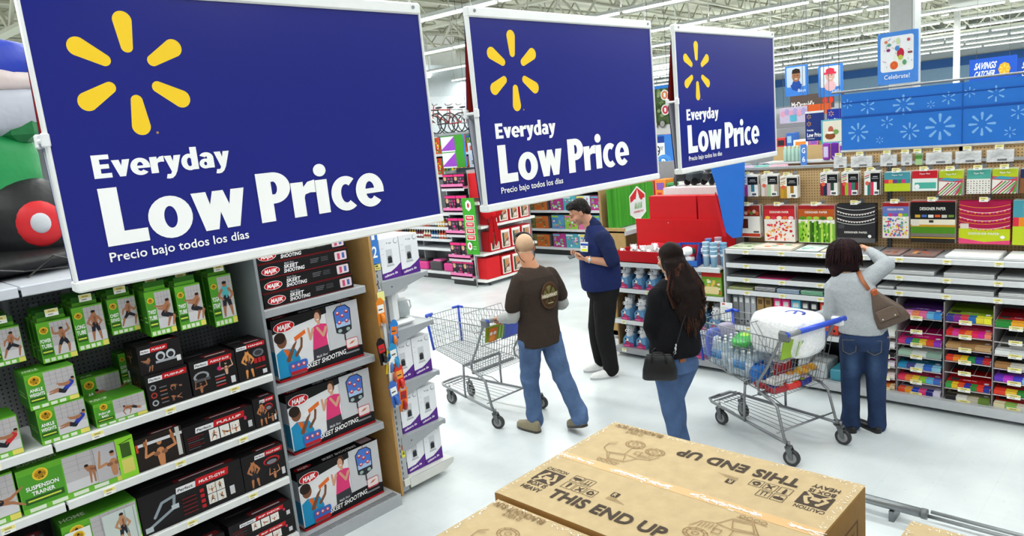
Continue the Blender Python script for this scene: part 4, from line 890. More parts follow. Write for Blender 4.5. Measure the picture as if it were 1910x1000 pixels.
def cardpack(w, h, kind, d=.03):
    """hanging paper pack, front -y, origin lower left"""
    g = G(); c0 = {'garland': '#2a2a2e', 'magenta': '#a81848', 'white': '#e8e6e4'}.get(kind, '#e6e2dc')
    g.box(0, w, 0, d, 0, h, c0); p = PL(g, (0, 0, 0), eps=.00008); r = random.Random(len(kind)*7+int(w*1000))
    if kind.startswith('fan'):
        cols = {'fan1': ['#6abf4a', '#b0408a', '#e8e4e0', '#3a7a8a', '#f2f0ee'], 'fan2': ['#d9d2c6', '#c9b2a8', '#a9c9a0', '#efeae2', '#b8a89a'], 'fan3': ['#c9962a', '#b58a2a', '#e8dfc9', '#a87420', '#f2eee6'],
                'fan4': ['#8a2030', '#1d2a4a', '#c9a0b0', '#224a3a', '#e9e4de'], 'fan5': ['#b01e3a', '#9ab82a', '#c93a70', '#2a7a6a', '#8a1a2a'], 'fan6': ['#e9ecea', '#2a7a70', '#d83a5a', '#f2f2f2', '#222222']}[kind]
        p.rect(0, 0, w, h, '#efebe6')
        for i, c in enumerate(cols): p.rect(w*i/5, 0, w*(i+1)/5, h*.55, c, False)
        p.l += 1; p.rect(w*.4, h*.55, w, h*.92, '#17171a'); p.rect(w*.48, h*.68, w*.9, h*.72, '#8a8a8e'); p.rect(w*.55, h*.76, w*.85, h*.79, '#c9c9cc'); p.rect(w*.6, .004, w*.95, h*.22, '#f2f2f0'); p.ell(w*.18, h*.5, w*.12, h*.09, '#e0604a'); p.rect(w*.65, h*.05, w*.9, h*.15, '#55555a')
        for i in range(4): p.cap((w*.05, h*(.62+.08*i)), (w*.3, h*(.68+.08*i)), .004, .004, cols[i])
    elif kind in ('teal', 'red', 'lime', 'tealdot', 'navy'):
        top = {'teal': '#4a98a8', 'red': '#c8202c', 'lime': '#b8c92a', 'tealdot': '#52a89a', 'navy': '#27305a'}[kind]
        low = {'teal': '#bccf2c', 'red': '#e2ece8', 'lime': '#ece8de', 'tealdot': '#e8e6de', 'navy': '#8a5a3a'}[kind]
        p.rect(0, 0, w, h, low); p.rect(0, h*.62, w, h, top); p.text('Paper Pad', w*.5, h*.82, h*.07, '#ffffff', .01, w*.4, 'c')
        if kind == 'teal':
            for i in range(6): p.rect(w*i/6, h*.42, w*(i+1)/6, h*.62, ['#d8344a', '#e88a2a', '#6a3a8a', '#2a7a5a', '#c93a78', '#3a8a9a'][i], False)
            p.l += 1
        if kind == 'red': p.rect(w*.1, h*.12, w*.95, h*.42, '#4fb0a0'); p.ell(w*.2, h*.22, w*.1, h*.12, '#f2f2f0')
        if kind in ('lime',):
            for i in range(9):
                a = w*(-.2+.14*i); p.poly([(max(a, 0), 0 if a > 0 else -a), (min(a+.012, w), 0), (min(a+.012+h*.5, w), min(h*.5, w-a-.012) if a+h*.5 > w else h*.5), (min(a+h*.5, w), h*.52)], ['#c03a5a', '#5a9a3a', '#8a8a8a'][i % 3], False)
            p.l += 1; p.poly([(0, h*.58), (w, h*.5), (w, h*.66), (0, h*.72)], '#c9485a'); p.poly([(0, h*.62), (w*.6, h*.56), (w, h*.62), (w*.3, h*.72)], '#3f9ab0')
        if kind == 'tealdot':
            for i in range(8):
                for j in range(6): p.ell(w*(.06+.125*i), h*(.05+.095*j), w*.03, h*.022, ['#7a2a3a', '#333336', '#9a9a92'][(i+j) % 3], 6, False)
            p.l += 1
    elif kind == 'redwhite':
        p.rect(0, h*.66, w, h, '#7c2018'); 
        for i in range(7): p.ell(w*(.1+.13*i), h*(.76+.05*(i % 2)), w*.08, h*.06, ['#b84a2a', '#4a7a2a', '#d8a89a'][i % 3], 8, False)
        p.l += 1; p.rect(w*.08, h*.28, w*.45, h*.58, '#5a2018'); p.rect(0, .006, w, h*.12, '#b83a24'); p.rect(w*.7, h*.14, w*.95, h*.2, '#555555')
    elif kind in ('hearts', 'forest', 'stars'):
        band, cols = {'hearts': ('#c2222e', ['#e8b84a', '#d83a4a', '#f2ded0', '#e06a3a', '#f0c8d0', '#c01a2a']), 'forest': ('#b8541e', ['#4f8a1e', '#7ab82e', '#a8cc4a', '#3a6a18', '#c9dc7a', '#2a5014']), 'stars': ('#6a74b8', ['#3a8ac0', '#d83a6a', '#8a4ac0', '#e8c83a', '#5ab04a', '#e06aa0'])}[kind]
        p.rect(0, h*.9, w, h, '#a01c24'); p.rect(0, h*.62, w, h*.9, band)
        if kind != 'forest':
            p.eps = .00002
            for i in range(90): p.ell(w*r.uniform(.06, .94), h*r.uniform(.05, .56), w*r.uniform(.02, .055), h*r.uniform(.015, .045), cols[r.randrange(6)], 6)
        if kind == 'forest':
            p.l += 1
            for i in range(16): x = w*(i/16); p.rect(x, h*.01, x+w/16, h*(.50+.1*r.random()), cols[r.randrange(6)], False)
            p.l += 1
            for i in range(40): p.ell(w*r.uniform(.05, .95), h*r.uniform(.03, .55), w*.02, h*.04, cols[r.randrange(6)], 6)
        for i in range(5): p.ell(w*(.12+.19*i), h*.66, w*.09, h*.05, cols[i], 8)
        p.text('DESIGNER PAPER', w*.5, h*.79, h*.055, '#f4efe6', .015, w*.62, 'c'); p.ell(w*.84, h*.57, w*.05, h*.035, '#ffffff')
    elif kind in ('garland', 'magenta'):
        fg = '#dcdcd8' if kind == 'garland' else '#e8952a'
        if kind == 'magenta': p.rect(0, 0, w, h*.36, '#bccb20'); p.poly([(0, 0), (w, 0), (w, h*.1), (w*.5, h*.05), (0, h*.14)], '#e04a78')
        for k in range(6):
            y0 = h*(.92-.095*k)
            if kind == 'garland' and k == 5: continue
            for i in range(14):
                a, b = i/14, (i+1)/14; f = lambda t: y0-h*.10*(1-(2*t-1)**2)*(1 if k % 2 else .8)
                p.poly([(w*a, f(a)), (w*b, f(b)), (w*b, f(b)+.004), (w*a, f(a)+.004)], fg if k % 2 == 0 else '#f0dada', False)
                if k % 2: p.poly([(w*a+.001, f(a)), (w*(a+b)/2, f((a+b)/2)-h*.035), (w*b-.001, f(b))], fg if kind == 'garland' else ['#e8862a', '#d83a78'][i % 2], False)
            p.l += 1
        p.text('DESIGNER PAPER', w*.5, h*(.24 if kind == 'garland' else .22), h*.05, '#ecece6', .015, w*.6, 'c'); p.ell(w*.86, h*.17, w*.045, h*.04, '#f2f2f0'); p.rect(w*.03, h*.36, w*.2, h*.48, '#d9cfc4' if kind == 'magenta' else '#44444a')
        if kind == 'garland': p.rect(0, 0, w, h*.12, '#5a5a5e')
    elif kind == 'wide':
        p.rect(0, h*.97, w, h, '#a01c24'); p.rect(0, 0, w, h*.97, '#141416'); p.text('DESIGNER PAPER', w*.5, h*.78, h*.07, '#f0efe8', .015, w*.58, 'c')
        for i in range(6): p.rect(w*(.1+.15*i), h*.60+h*.01*(i % 2), w*(.22+.15*i), h*.67, ['#c9a03a', '#4a6ab0', '#e8e8e4', '#d8582a', '#c9c4b8', '#6a8a3a'][i], False)
        p.l += 1; p.rect(0, h*.42, w, h*.56, '#e6e0cc'); p.rect(0, h*.38, w, h*.43, '#c9952a'); p.rect(w*.42, h*.48, w*.52, h*.54, '#3a3230'); p.rect(0, h*.22, w, h*.38, '#4f8a22'); p.rect(0, h*.14, w, h*.22, '#7a756c'); p.rect(0, h*.10, w, h*.13, '#c9a02a'); p.rect(0, 0, w, h*.10, '#2a2826'); p.rect(w*.03, h*.4, w*.2, h*.56, '#dcd8cc')
    elif kind == 'bag':
        p.rect(0, 0, w, h, '#dcdee0'); p.rect(0, h*.82, w, h, '#f0f0f0'); p.rect(w*.4, h*.08, w*.75, h*.25, '#77797c'); p.poly([(w*.1, h*.3), (w*.5, h*.7), (w*.9, h*.35), (w*.5, h*.5)], '#c6c9cc')
        for i in range(3): p.rect(w*.15, h*(.4+.1*i), w*.5, h*(.42+.1*i), '#a9acb0', False)
    elif kind == 'greenbag': p.rect(0, 0, w, h, '#a9cc92'); p.rect(0, h*.5, w, h*.8, '#5a9a4a')
    g.box(w*.42, w*.58, d*.45, d*.55, h, h+.018, '#f0f0ee')
    return g
def hang_r(kind, ya, yb, z0, z1, lab, x=6.74, grp='paper packs hanging on the tan pegboard', n=2, zl=0):
    w = ya-yb-.006; m = cardpack(w, z1-z0, kind); me = m.mesh('paper_pack'); me.materials.append(M_PRINT if kind != 'bag' else M_FILM)
    for k in range(n):
        o = bpy.data.objects.new('paper_pack', me); COL.objects.link(o); o.location = (x+.045*k, ya, z0+.003*k); o.rotation_euler = (0, 0, -PI/2)
        props(o, lab if k == 0 else 'second pack behind: '+lab, 'paper pack', grp)
    o = bpy.data.objects.new('peg_hook', HKm); COL.objects.link(o); bay = rb1 if ya > 2.06 else rb2; o.parent = bay; o.location = (6.9, (ya+yb)/2, z1+.012); o.rotation_euler = (0, 0, -PI/2); o.scale = (1, .62, 1)
    rtag(bay, (ya+yb)/2, z1+.006, x-.05)
A = 'top pegboard row, '
hang_r('fan1', 3.37, 3.19, 1.79, 2.0, A+'multicoloured strip pack nearest the blue fin'); hang_r('fan2', 3.16, 2.99, 1.79, 2.0, A+'beige strip pack with a black header'); hang_r('fan3', 2.97, 2.80, 1.77, 1.98, A+'gold strip pack beside the empty hook')
hang_r('fan4', 2.59, 2.43, 1.79, 2.0, A+'dark red and navy strip pack'); hang_r('fan5', 2.40, 2.25, 1.79, 2.0, A+'red and green strip pack'); hang_r('fan6', 2.205, 2.07, 1.79, 2.0, A+'white and teal strip pack by the black upright')
hang_r('teal', 2.04, 1.83, 1.82, 1.985, A+'teal over lime pad with coloured bars'); hang_r('red', 1.82, 1.625, 1.82, 1.99, A+'red topped pad with teal panel'); hang_r('lime', 1.62, 1.44, 1.78, 1.985, A+'lime topped pad with diagonal stripes'); hang_r('tealdot', 1.42, 1.25, 1.79, 1.985, A+'teal topped pad with small dots'); hang_r('lime', 1.245, 1.07, 1.79, 1.985, A+'second lime striped pad, right of the dotted one'); hang_r('navy', 1.06, .9, 1.79, 1.98, A+'navy pad cut by the right edge')
A = 'lower pegboard row, '
hang_r('redwhite', 3.41, 3.18, 1.38, 1.70, A+'white pad with maroon food photo band'); hang_r('hearts', 3.14, 2.83, 1.345, 1.70, A+'red and yellow flower print pad'); hang_r('forest', 2.80, 2.46, 1.345, 1.70, A+'orange and leafy green print pad'); hang_r('garland', 2.445, 2.11, 1.36, 1.71, A+'black pad with white bunting')
hang_r('stars', 2.055, 1.84, 1.41, 1.72, A+'white pad with coloured stars'); hang_r('wide', 1.83, 1.49, 1.38, 1.735, A+'wide black pad with green and white stripes'); hang_r('magenta', 1.47, 1.11, 1.38, 1.73, A+'magenta and lime pad with orange bunting'); hang_r('teal', 1.10, .86, 1.38, 1.735, A+'teal pad at the right edge')
A = 'past the right edge of the aisle, '
for k, (kd, a, b, z0, z1) in enumerate((('fan5', .85, .70, 1.79, 1.99), ('red', .66, .46, 1.8, 1.99), ('tealdot', .42, .24, 1.79, 1.99), ('fan4', .18, .02, 1.79, 2.0), ('forest', .80, .48, 1.37, 1.72), ('hearts', .44, .12, 1.37, 1.72), ('stars', .06, -.2, 1.4, 1.72))):
    hang_r(kd, a, b, z0, z1, A+('red strip pack', 'red topped pad', 'dotted teal pad', 'navy strip pack', 'leafy green pad', 'red flower pad', 'coloured star pad')[k], n=1)
for k, (a, b, kd) in enumerate(((2.51, 2.39, 'bag'), (2.36, 2.17, 'bag'), (2.11, 1.97, 'bag'), (1.94, 1.85, 'bag'), (1.83, 1.77, 'greenbag'), (1.75, 1.55, 'bag'), (1.53, 1.34, 'bag'), (1.31, 1.12, 'bag'))):
    hang_r(kd, a, b, 2.03, 2.13, 'clear packet under the starburst banner, '+('first from the left end', 'wide one second from the left', 'third from the left', 'narrow one fourth from the left', 'small green one', 'wide flat one right of the green one', 'second last before the right edge', 'rightmost of the row')[k], 6.86, 'clear packets on the rail above the pegboard', 1)
# blue snowflake banner with upper rail
t = thing('header_banner', 'long blue header banner with pale starbursts above the paper aisle', 'banner', (0, 0, 0))
g = G(); g.box(0, 3.1, 0, .02, 2.185, 2.685, '#2b74cf')
p = PL(g, (0, 0, 0), eps=.0001); LB_ = '#7fb4ea'
for y, z, r in [(2.39, 2.6, .04), (2.22, 2.56, .06), (1.93, 2.55, .08), (1.72, 2.53, .03), (1.59, 2.57, .05), (1.44, 2.6, .04), (1.26, 2.57, .06), (1.11, 2.41, .05), (2.3, 2.34, .08), (2.06, 2.41, .05), (2.12, 2.26, .03), (1.88, 2.32, .07), (1.65, 2.34, .105), (1.35, 2.34, .09), (1.16, 2.26, .04), (.92, 2.55, .08), (.85, 2.3, .06), (.6, 2.42, .1), (.3, 2.5, .07), (.1, 2.3, .09), (-.2, 2.5, .06), (-.45, 2.33, .1)]:
    for i in range(8 if r > .06 else 6):
        a = 2*PI*i/(8 if r > .06 else 6)+PI/2; p.cap((2.44-y+math.cos(a)*r*.42, z+math.sin(a)*r*.42), (2.44-y+math.cos(a)*r*.95, z+math.sin(a)*r*.95), r*.06, r*.12, LB_)
    p.l = 1
ob('banner_board', g, M_PRINT, t, (6.88, 2.44, 0), -PI/2)
g = G(); g.box(6.872, 6.878, -.65, 2.44, 2.475, 2.49, '#1d4fa4'); g.box(6.872, 6.878, -.65, 2.44, 2.605, 2.612, '#1d4fa4'); g.box(6.871, 6.879, .938, .943, 2.19, 2.68, '#1d4fa4'); g.box(6.871, 6.879, 1.488, 1.492, 2.19, 2.68, '#2160b4'); ob('fold_rib', g, M_PRINT, t)
g = G(); g.tube([(6.86, 2.52, 2.71), (6.86, -.65, 2.71)], .010, 8, '#8a8d90'); g.box(6.866, 6.9, -.65, 2.45, 2.17, 2.188, '#e8e8e4'); ob('top_rail', g, M_STEEL, t)
for y in (2.44, 1.5, .55, -.4):
    g = G(); g.box(6.90, 6.92, y-.012, y+.012, 2.06, 2.71, '#8a8d90'); ob('support_post', g, M_STEEL, t)
# flat paper on the shelves
PC = ['#e6e2dc', '#d8cfc4', '#dfe6e2', '#c9c4bc', '#ede9e4', '#b8c4c0']
def slab(y0, y1, z, n, cols, lab, x=6.475, d=.33, cat='paper stack', th=.0065, grp='flat paper stacks on the craft shelves', top=None):
    g = G(); r = random.Random(int(y0*100)+int(z*70))
    for k in range(n):
        e = r.uniform(-.004, .004); g.box(x+e+.004, x+d+e, y1+.004+e, y0-.004+e, z+k*th, z+(k+.86)*th, cols[k % len(cols)])
    if top:
        p = PL(g, (x+d*.98, y1+.01, z+n*th), (0, 1, 0), (-1, 0, 0)); w = y0-y1-.02; 
        for i in range(7): p.ell(w*r.uniform(.15, .85), d*r.uniform(.15, .8), w*.1, d*.08, top[i % len(top)], 8)
    ob('paper_stack', g, M_PRINT, None, label=lab, cat=cat, group=grp)
slab(3.42, 3.16, 1.307, 1, ['#c9d0b8'], 'pale green sheet at the left end of the top paper shelf', top=['#6a9a4a', '#b0c08a'])
slab(3.14, 2.76, 1.307, 3, ['#e8d8c8', '#f0efe8'], 'flat pad with orange and teal print on the top paper shelf', top=['#c96a3a', '#5aa89a', '#e0c8a0'])
slab(2.73, 2.52, 1.307, 2, ['#dfe8e4'], 'mint printed sheets at the left of the dark haired woman', top=['#7ac0b0', '#a8d4c8'])
slab(2.5, 2.2, 1.307, 2, ['#e4d8c4'], 'cream sheets under the reaching hand', top=['#c9a06a'])
slab(2.01, 1.84, 1.302, 2, ['#8a7470'], 'brownish sheets right of the black upright', top=['#a85a3a', '#5a4a46'])
slab(1.82, 1.58, 1.302, 2, ['#7a6460'], 'dark printed sheets on the top shelf of the right bay', top=['#b05a3a', '#3a3a40', '#c9905a'])
slab(1.51, 1.14, 1.302, 3, ['#e9ebec'], 'wide white sheets in the middle of the right top shelf'); slab(1.11, .76, 1.302, 3, ['#eef0f0'], 'white sheets at the right edge of the top shelf')
for (y0, y1, z, l, c) in ((3.4, 2.9, 1.167, 'left half', ['#4a4a4e', '#8a8a8e']), (2.88, 2.4, 1.167, 'right half', ['#55565a', '#9a9a9e']), (2.38, 2.1, 1.167, 'end by the upright', ['#d8d8d8'])): slab(y0, y1, z, 1, c, 'thin grey sheets, second shelf of the left bay, '+l)
slab(3.4, 3.12, 1.027, 2, ['#3a3a3e', '#6a6a6e'], 'dark sheets at the left end of the third shelf'); slab(3.1, 2.8, 1.027, 2, ['#d8206a', '#5a2038'], 'magenta sheets on the third shelf of the left bay'); slab(2.78, 2.46, 1.027, 2, ['#3c3c42'], 'charcoal sheets on the third shelf behind the woman')
slab(3.42, 3.16, .897, 3, ['#b8c08a', '#7a8a4a'], 'olive paper stack on the fourth shelf'); slab(3.14, 2.93, .897, 6, ['#2a2a2e', '#d8d8d8'], 'black and white paper stack on the fourth shelf'); slab(2.92, 2.70, .897, 6, ['#5a7a9a', '#c8d4e0'], 'blue grey paper stack on the fourth shelf'); slab(2.69, 2.48, .897, 6, ['#2f8a5a', '#b8e0c8'], 'green paper stack on the fourth shelf'); slab(2.46, 2.1, .897, 5, ['#e0e0dc'], 'white paper stack behind the woman on the fourth shelf')
WS = ['#e4e6e6', '#b9bcbc']
for k, z in enumerate((1.302, 1.147, 1.012)):
    for j, (y0, y1) in enumerate(((.72, .40), (.36, .04), (.0, -.4))): slab(y0, y1, z, 3+j, ['#dfe2e2', '#b9bcbc'], 'pale sheets out past the right edge, %s shelf, %s' % (('top', 'middle', 'lower')[k], ('near pile', 'middle pile', 'end pile')[j]))
for (y0, y1, z, l, n) in ((2.02, 1.93, 1.147, 'small one beside the upright', 4), (1.92, 1.58, 1.147, 'wide one next to the small one', 5), (1.515, 1.16, 1.147, 'middle wide one', 5), (1.15, .78, 1.147, 'one at the right edge', 4)): slab(y0, y1, z, n, WS, 'white stack, second shelf of the right bay, '+l)
for (y0, y1, z, l, n) in ((2.02, 1.885, 1.012, 'narrow one by the handbag', 3), (1.87, 1.53, 1.012, 'wide one above the purple pads', 4), (1.515, 1.165, 1.012, 'wide one above the green pads', 5), (1.14, .78, 1.012, 'one above the red pads', 5)): slab(y0, y1, z, n, WS, 'white stack, third shelf of the right bay, '+l)
# binders / storage boxes standing in the left bay
bc = [('grey striped', '#77797d', 3.385, 3.325), ('grey', '#8a8c90', 3.32, 3.27), ('light grey', '#9a9ca0', 3.26, 3.20), ('second light grey', '#a3a5a9', 3.195, 3.145), ('tan brown', '#9a7a4a', 3.13, 3.06), ('second tan brown', '#8f6f42', 3.05, 2.98), ('hot pink', '#e83a80', 2.96, 2.885), ('second hot pink', '#e2347a', 2.88, 2.80), ('sky blue', '#58b8d8', 2.79, 2.70), ('dark grey', '#4a4c50', 2.69, 2.62), ('charcoal', '#3a3c40', 2.61, 2.54), ('coral red', '#e0503f', 2.52, 2.44), ('second coral red', '#d84838', 2.43, 2.36)]
for nm, c, y0, y1 in bc:
    g = G(); w = y0-y1; g.rbox(0, w, 0, .26, 0, .30, c, .004); p = PL(g, (0, 0, 0)); p.rrect(w*.2, .23, w*.8, .275, .004, '#d8d8d4' if 'tan' not in nm else '#5a4426'); p.ell(w*.5, .04, w*.18, w*.18, '#2a2a2c')
    p.rect(w*.04, .02, w*.08, .28, '#5c5e62' if 'grey' in nm else '#00000000'[:7] if False else c)
    ob('magazine_file', g, M_PRINT, None, (6.50, y0, .532), -PI/2, label=nm+' upright magazine file under the flat paper shelves', cat='magazine file', group='magazine files in the left craft bay')
for k, (c1, c2) in enumerate((('#8a8c90', '#eceeee'), ('#a9abb0', '#f0f0f0'), ('#a9acb0', '#f2f2f2'), ('#b89a6a', '#b89a6a'), ('#b89a6a', '#a88a5a'), ('#2a2a2e', '#3a3a3e'))):
    y0 = 3.40-.10*k; g = G(); g.rbox(0, .085, 0, .26, 0, .33, c1, .004); p = PL(g, (0, 0, 0))
    for j in range(8):
        zz = .02+.038*j; p.poly([(.004, zz), (.0425, zz+.028), (.081, zz), (.081, zz+.016), (.0425, zz+.044), (.004, zz+.016)], c2 if k < 3 else c1, False)
    ob('storage_box', g, M_PRINT, None, (6.47, y0, .112), -PI/2, label=('grey chevron patterned storage box, nearest the plush toys', 'grey chevron storage box second along', 'grey chevron storage box third along', 'tan storage box left of its twin', 'tan storage box beside the black one', 'black storage box at the end of the row')[k]+', bottom deck', cat='storage box', group='storage boxes on the bottom deck')
g = G(); g.rbox(6.45, 6.75, 2.22, 2.42, .112, .22, '#3f93a8', .01); props(ob('storage_box', g, M_PLAST), 'low teal box on the bottom deck behind the cart', 'storage box')
g = G(); g.rbox(6.45, 6.75, 2.45, 2.72, .112, .26, '#bfc4c6', .01); props(ob('storage_box', g, M_PLAST), 'low pale grey box on the bottom deck behind the cart', 'storage box')
# rack of coloured pads, right bay
PADS = {
 0: [(.60, '#dfe8dc', ['#8ac0a0', '#f0f0ea']), (.50, '#f0dce0', ['#e89aa8', '#ffffff']), (.42, '#3a3a3a', ['#e8e8e4', '#2a2a2a']), (.33, '#d81e78', ['#7a4ac0', '#e8e4ee']), (.22, '#e8d0c8', ['#9a8aa0', '#f2e0dc']), (.12, '#c8402a', ['#e83a2a', '#f08a2a', '#e8d0a0'])],
 1: [(.79, '#5a2f7c', ['#e8c83a', '#e8a0c0', '#f08a5a', '#e86a9a', '#6ab0d8', '#3a8ad0']), (.67, None, None), (.555, '#c4186a', ['#d83a78', '#3a5ac0', '#58b04a', '#e8c23a', '#e0502a', '#8a3ac0']), (.45, '#c9d8cc', ['#a8c8b0', '#d8dcd8', '#8aa89a']), (.335, '#2a7f9a', ['#2a8ab8', '#4a4a8a', '#c8d8e0', '#3a6ac0', '#8ac0d8']), (.225, '#d8386a', ['#e83a5a', '#f08a3a', '#f0d03a', '#8ac83a', '#5ab0d8', '#3a6ac0']), (.115, '#b8b4d0', ['#e8502a', '#f0a02a', '#2a4ac0', '#e83a7a', '#2a2a7a', '#dcd8e8'])],
 2: [(.79, '#7a9a22', ['#3a3a8a', '#8a2a8a', '#d83a4a', '#2a6ab0', '#e8d83a', '#f0e83a']), (.67, '#e0406a', ['#d82a2a', '#e03a9a', '#e8402a', '#f0862a', '#e82a5a', '#d81e9a', '#f08a6a']), (.56, '#b0875a', ['#b8905f', '#a87f50', '#c09a6c']), (.455, '#3a2a4a', ['#e8402a', '#f08a2a', '#f0c82a', '#2a8a4a', '#3a3aa0', '#c02a2a']), (.36, None, None), (.22, '#c01a22', ['#3aa04a', '#f0c82a', '#e85a2a', '#2a3aa0', '#2a8a3a', '#e8402a', '#2a3a9a']), (.115, '#8a8a6a', ['#2a2a2a', '#e8e8e0', '#c8c0a8', '#6a8a3a'])],
 3: [(.78, '#a81e28', ['#2a8a3a', '#f0a82a', '#e8402a']), (.665, None, None), (.555, '#a8aaa8', ['#e8eaea', '#d8dcdc', '#f0f0f0']), (.445, '#2a2a2a', ['#a87a4a', '#c8c4b8', '#3a3a3a']), (.335, '#8a4ac0', ['#6a3ac0', '#c83ad0', '#4a4ad8', '#8ac8e0', '#e8d84a']), (.225, '#b01e2a', ['#e8402a', '#f0c83a', '#2a8a3a', '#2a3ac0']), (.115, '#d8302a', ['#e8e0b8', '#8ac060', '#d8d8c8', '#3a6a9a'])]}
cols_y = {0: (2.00, 1.865), 1: (1.85, 1.515), 2: (1.49, 1.165), 3: (1.15, .83)}
cn = {0: 'narrow column beside the jeans', 1: 'first full column', 2: 'middle column', 3: 'column at the right edge'}
tn = ['topmost', 'second from top', 'third from top', 'fourth from top', 'fifth from top', 'second from bottom', 'bottom']
rk = thing('pad_rack', 'wire pad rack with thin dividers holding coloured paper pads', 'rack', (0, 0, 0))
for y in (2.01, 1.857, 1.502, 1.157, .82):
    g = G(); g.box(6.46, 6.80, y-.004, y+.004, .11, .94, '#8f8a8c'); ob('divider', g, M_SHELF, rk)
for ci, tiers in PADS.items():
    ya, yb = cols_y[ci]
    for ti, (z, c, strip_) in enumerate(tiers):
        g = G(); g.tube([(6.455, ya, z-.012), (6.455, yb, z-.012)], .004, 5, '#e6dcdc')
        for k in range(4): yy = ya-(ya-yb)*(k+.5)/4; g.tube([(6.455, yy, z-.012), (6.80, yy, z+.035)], .0025, 4, '#cfc6c8')
        tr = ob('wire_tray', g, M_STEEL, rk); o = tag(tr, 6.448, (ya+yb)/2+.02, z-.02, -PI/2); o.scale = (1.5, 1, 1)
        if c is None: continue
        w = ya-yb-.012; n = 4 if ti else 5; th = .010; g = G(); r = random.Random(ci*10+ti)
        for k in range(n): e = r.uniform(-.003, .003); g.box(0+e, w+e, e, .30, k*th, (k+.85)*th, c if k % 2 else ('#f0d8d8' if c in ('#c4186a', '#e0406a', '#c01a22') else '#e6e0dc'))
        p = PL(g, (.002, -.0, n*th), (1, 0, 0), (0, 1, 0)); p.rect(0, 0, w-.004, .295, c)
        m_ = len(strip_); [p.rect(w*i/m_, .002, w*(i+1)/m_-.002, .045, strip_[i], False) for i in range(m_)]; p.l += 1
        p.ell(w*.88, .07, w*.06, .016, '#eceaf2'); p.rrect(w*.06, .07, w*.26, .12, .01, '#44403c'); p.text('PAPER PAD', w*.5, .085, .016, '#e8d8dc', .01, w*.3, 'c')
        q = PL(g, (0, -.003, 0)); [q.rect(w*i/m_, .002, w*(i+1)/m_-.002, n*th, strip_[i], False) for i in range(m_)]
        R_ = Matrix.Rotation(.13, 4, 'X'); g.xf(R_)
        nmx = {'#5a2f7c': 'purple', '#c4186a': 'magenta', '#c9d8cc': 'pale green', '#2a7f9a': 'teal blue', '#d8386a': 'pink and rainbow', '#b8b4d0': 'lilac and rainbow', '#7a9a22': 'olive green', '#e0406a': 'pink and red', '#b0875a': 'kraft brown', '#3a2a4a': 'dark rainbow', '#c01a22': 'bright red', '#8a8a6a': 'mixed pattern', '#a81e28': 'dark red', '#a8aaa8': 'silver grey', '#2a2a2a': 'black and tan', '#8a4ac0': 'violet', '#b01e2a': 'red rainbow', '#d8302a': 'red and cream', '#dfe8dc': 'mint', '#f0dce0': 'blush', '#3a3a3a': 'black and white', '#d81e78': 'hot pink', '#e8d0c8': 'peach', '#c8402a': 'orange red'}.get(c, 'coloured')
        ob('paper_pad', g, M_PRINT, None, (6.46, ya-.006, z-.006), -PI/2, label='%s pads, %s tier, %s' % (nmx, tn[ti], cn[ci]), cat='paper pad', group='coloured paper pads in the rack')

# ================================================================ plush toy bay
pb = thing('plush_bay', 'shelving with rows of white plush toys behind the long-haired woman', 'shelving', (0, 0, 0))
for z in (.80, .43):
    ob('shelf', rshelf(4.84, 3.46, z, c='#a9acb0'), M_SHELF, pb)
s = ob('shelf', rshelf(4.84, 3.46, 1.115, x0=6.40, c='#d6d8d8', lip=.05), M_SHELF, pb)
g = G(); g.box(6.42, 6.9, 3.46, 4.84, .05, .11, '#9a9ca0'); ob('base_deck', g, M_SHELF, pb); g = G(); g.box(6.9, 6.93, 3.46, 4.84, 0, 1.12, '#9a7a50'); ob('back_panel', g, M_CARD, pb)
for y in (3.46, 4.84): g = G(); g.box(6.52, 6.93, y-.01, y+.01, 0, 1.10, '#8a6a44'); ob('side_panel', g, M_CARD, pb)
for k, y in enumerate((4.7, 4.25, 3.8)): tag(pb, 6.446, y, .39, -PI/2); tag(pb, 6.446, y+.1, .76, -PI/2); tag(pb, 6.416, y, .07, -PI/2)
def plush_box():
    """open blue card box, front -y, with a small white plush sitting in it"""
    a = G(); a.add([(-.065, -.06, 0), (.065, -.06, 0), (.065, .06, 0), (-.065, .06, 0), (-.065, -.06, .09), (.065, -.06, .13), (.065, .06, .15), (-.065, .06, .15)], [(0, 1, 5, 4), (1, 2, 6, 5), (2, 3, 7, 6), (3, 0, 4, 7), (0, 3, 2, 1), (4, 5, 6, 7)], '#5f8fb8')
    p = PL(a, (-.065, -.06, 0)); p.poly([(.0, 0), (.13, 0), (.13, .05), (.06, .06), (0, .03)], '#4a3f88'); p.poly([(.0, 0), (.13, 0), (.13, .035), (.06, .045), (0, .02)], '#b0306e'); p.ell(.05, .085, .02, .018, '#f0efec'); p.ell(.035, .09, .012, .011, '#1c1c22'); p.poly([(.02, .05), (.05, .075), (.11, .03), (.1, .02)], '#b03050'); p.rect(.01, .008, .08, .022, '#e86a9a')
    b = G(); b.ell(0, 0, .135, .046, .042, .045, '#dcdcde', 12, 8)
    b.ell(0, .01, .20, .048, .046, .050, '#e4e4e6', 14, 10); b.ell(-.012, -.045, .19, .026, .022, .02, '#ececee', 10, 6)
    for s_ in (-1, 1): b.ell(s_*.045, .015, .232, .014, .012, .018, '#c9c9cc', 8, 6); b.ell(s_*.017, -.033, .212, .006, .004, .006, '#141416', 6, 5)
    b.ell(-.012, -.066, .196, .009, .006, .007, '#141416', 6, 5)
    return a, b
pa, pbm = plush_box(); pam = pa.mesh('box'); pam.materials.append(M_PRINT); pbm = pbm.mesh('plush'); pbm.materials.append(M_PLUSH)
ycol = [(4.68, 'first beside the employee'), (4.50, 'second from the employee'), (4.32, 'third from the employee'), (4.12, 'fourth from the employee'), (3.93, 'third from the paper aisle'), (3.75, 'second from the paper aisle'), (3.58, 'next to the paper aisle')]
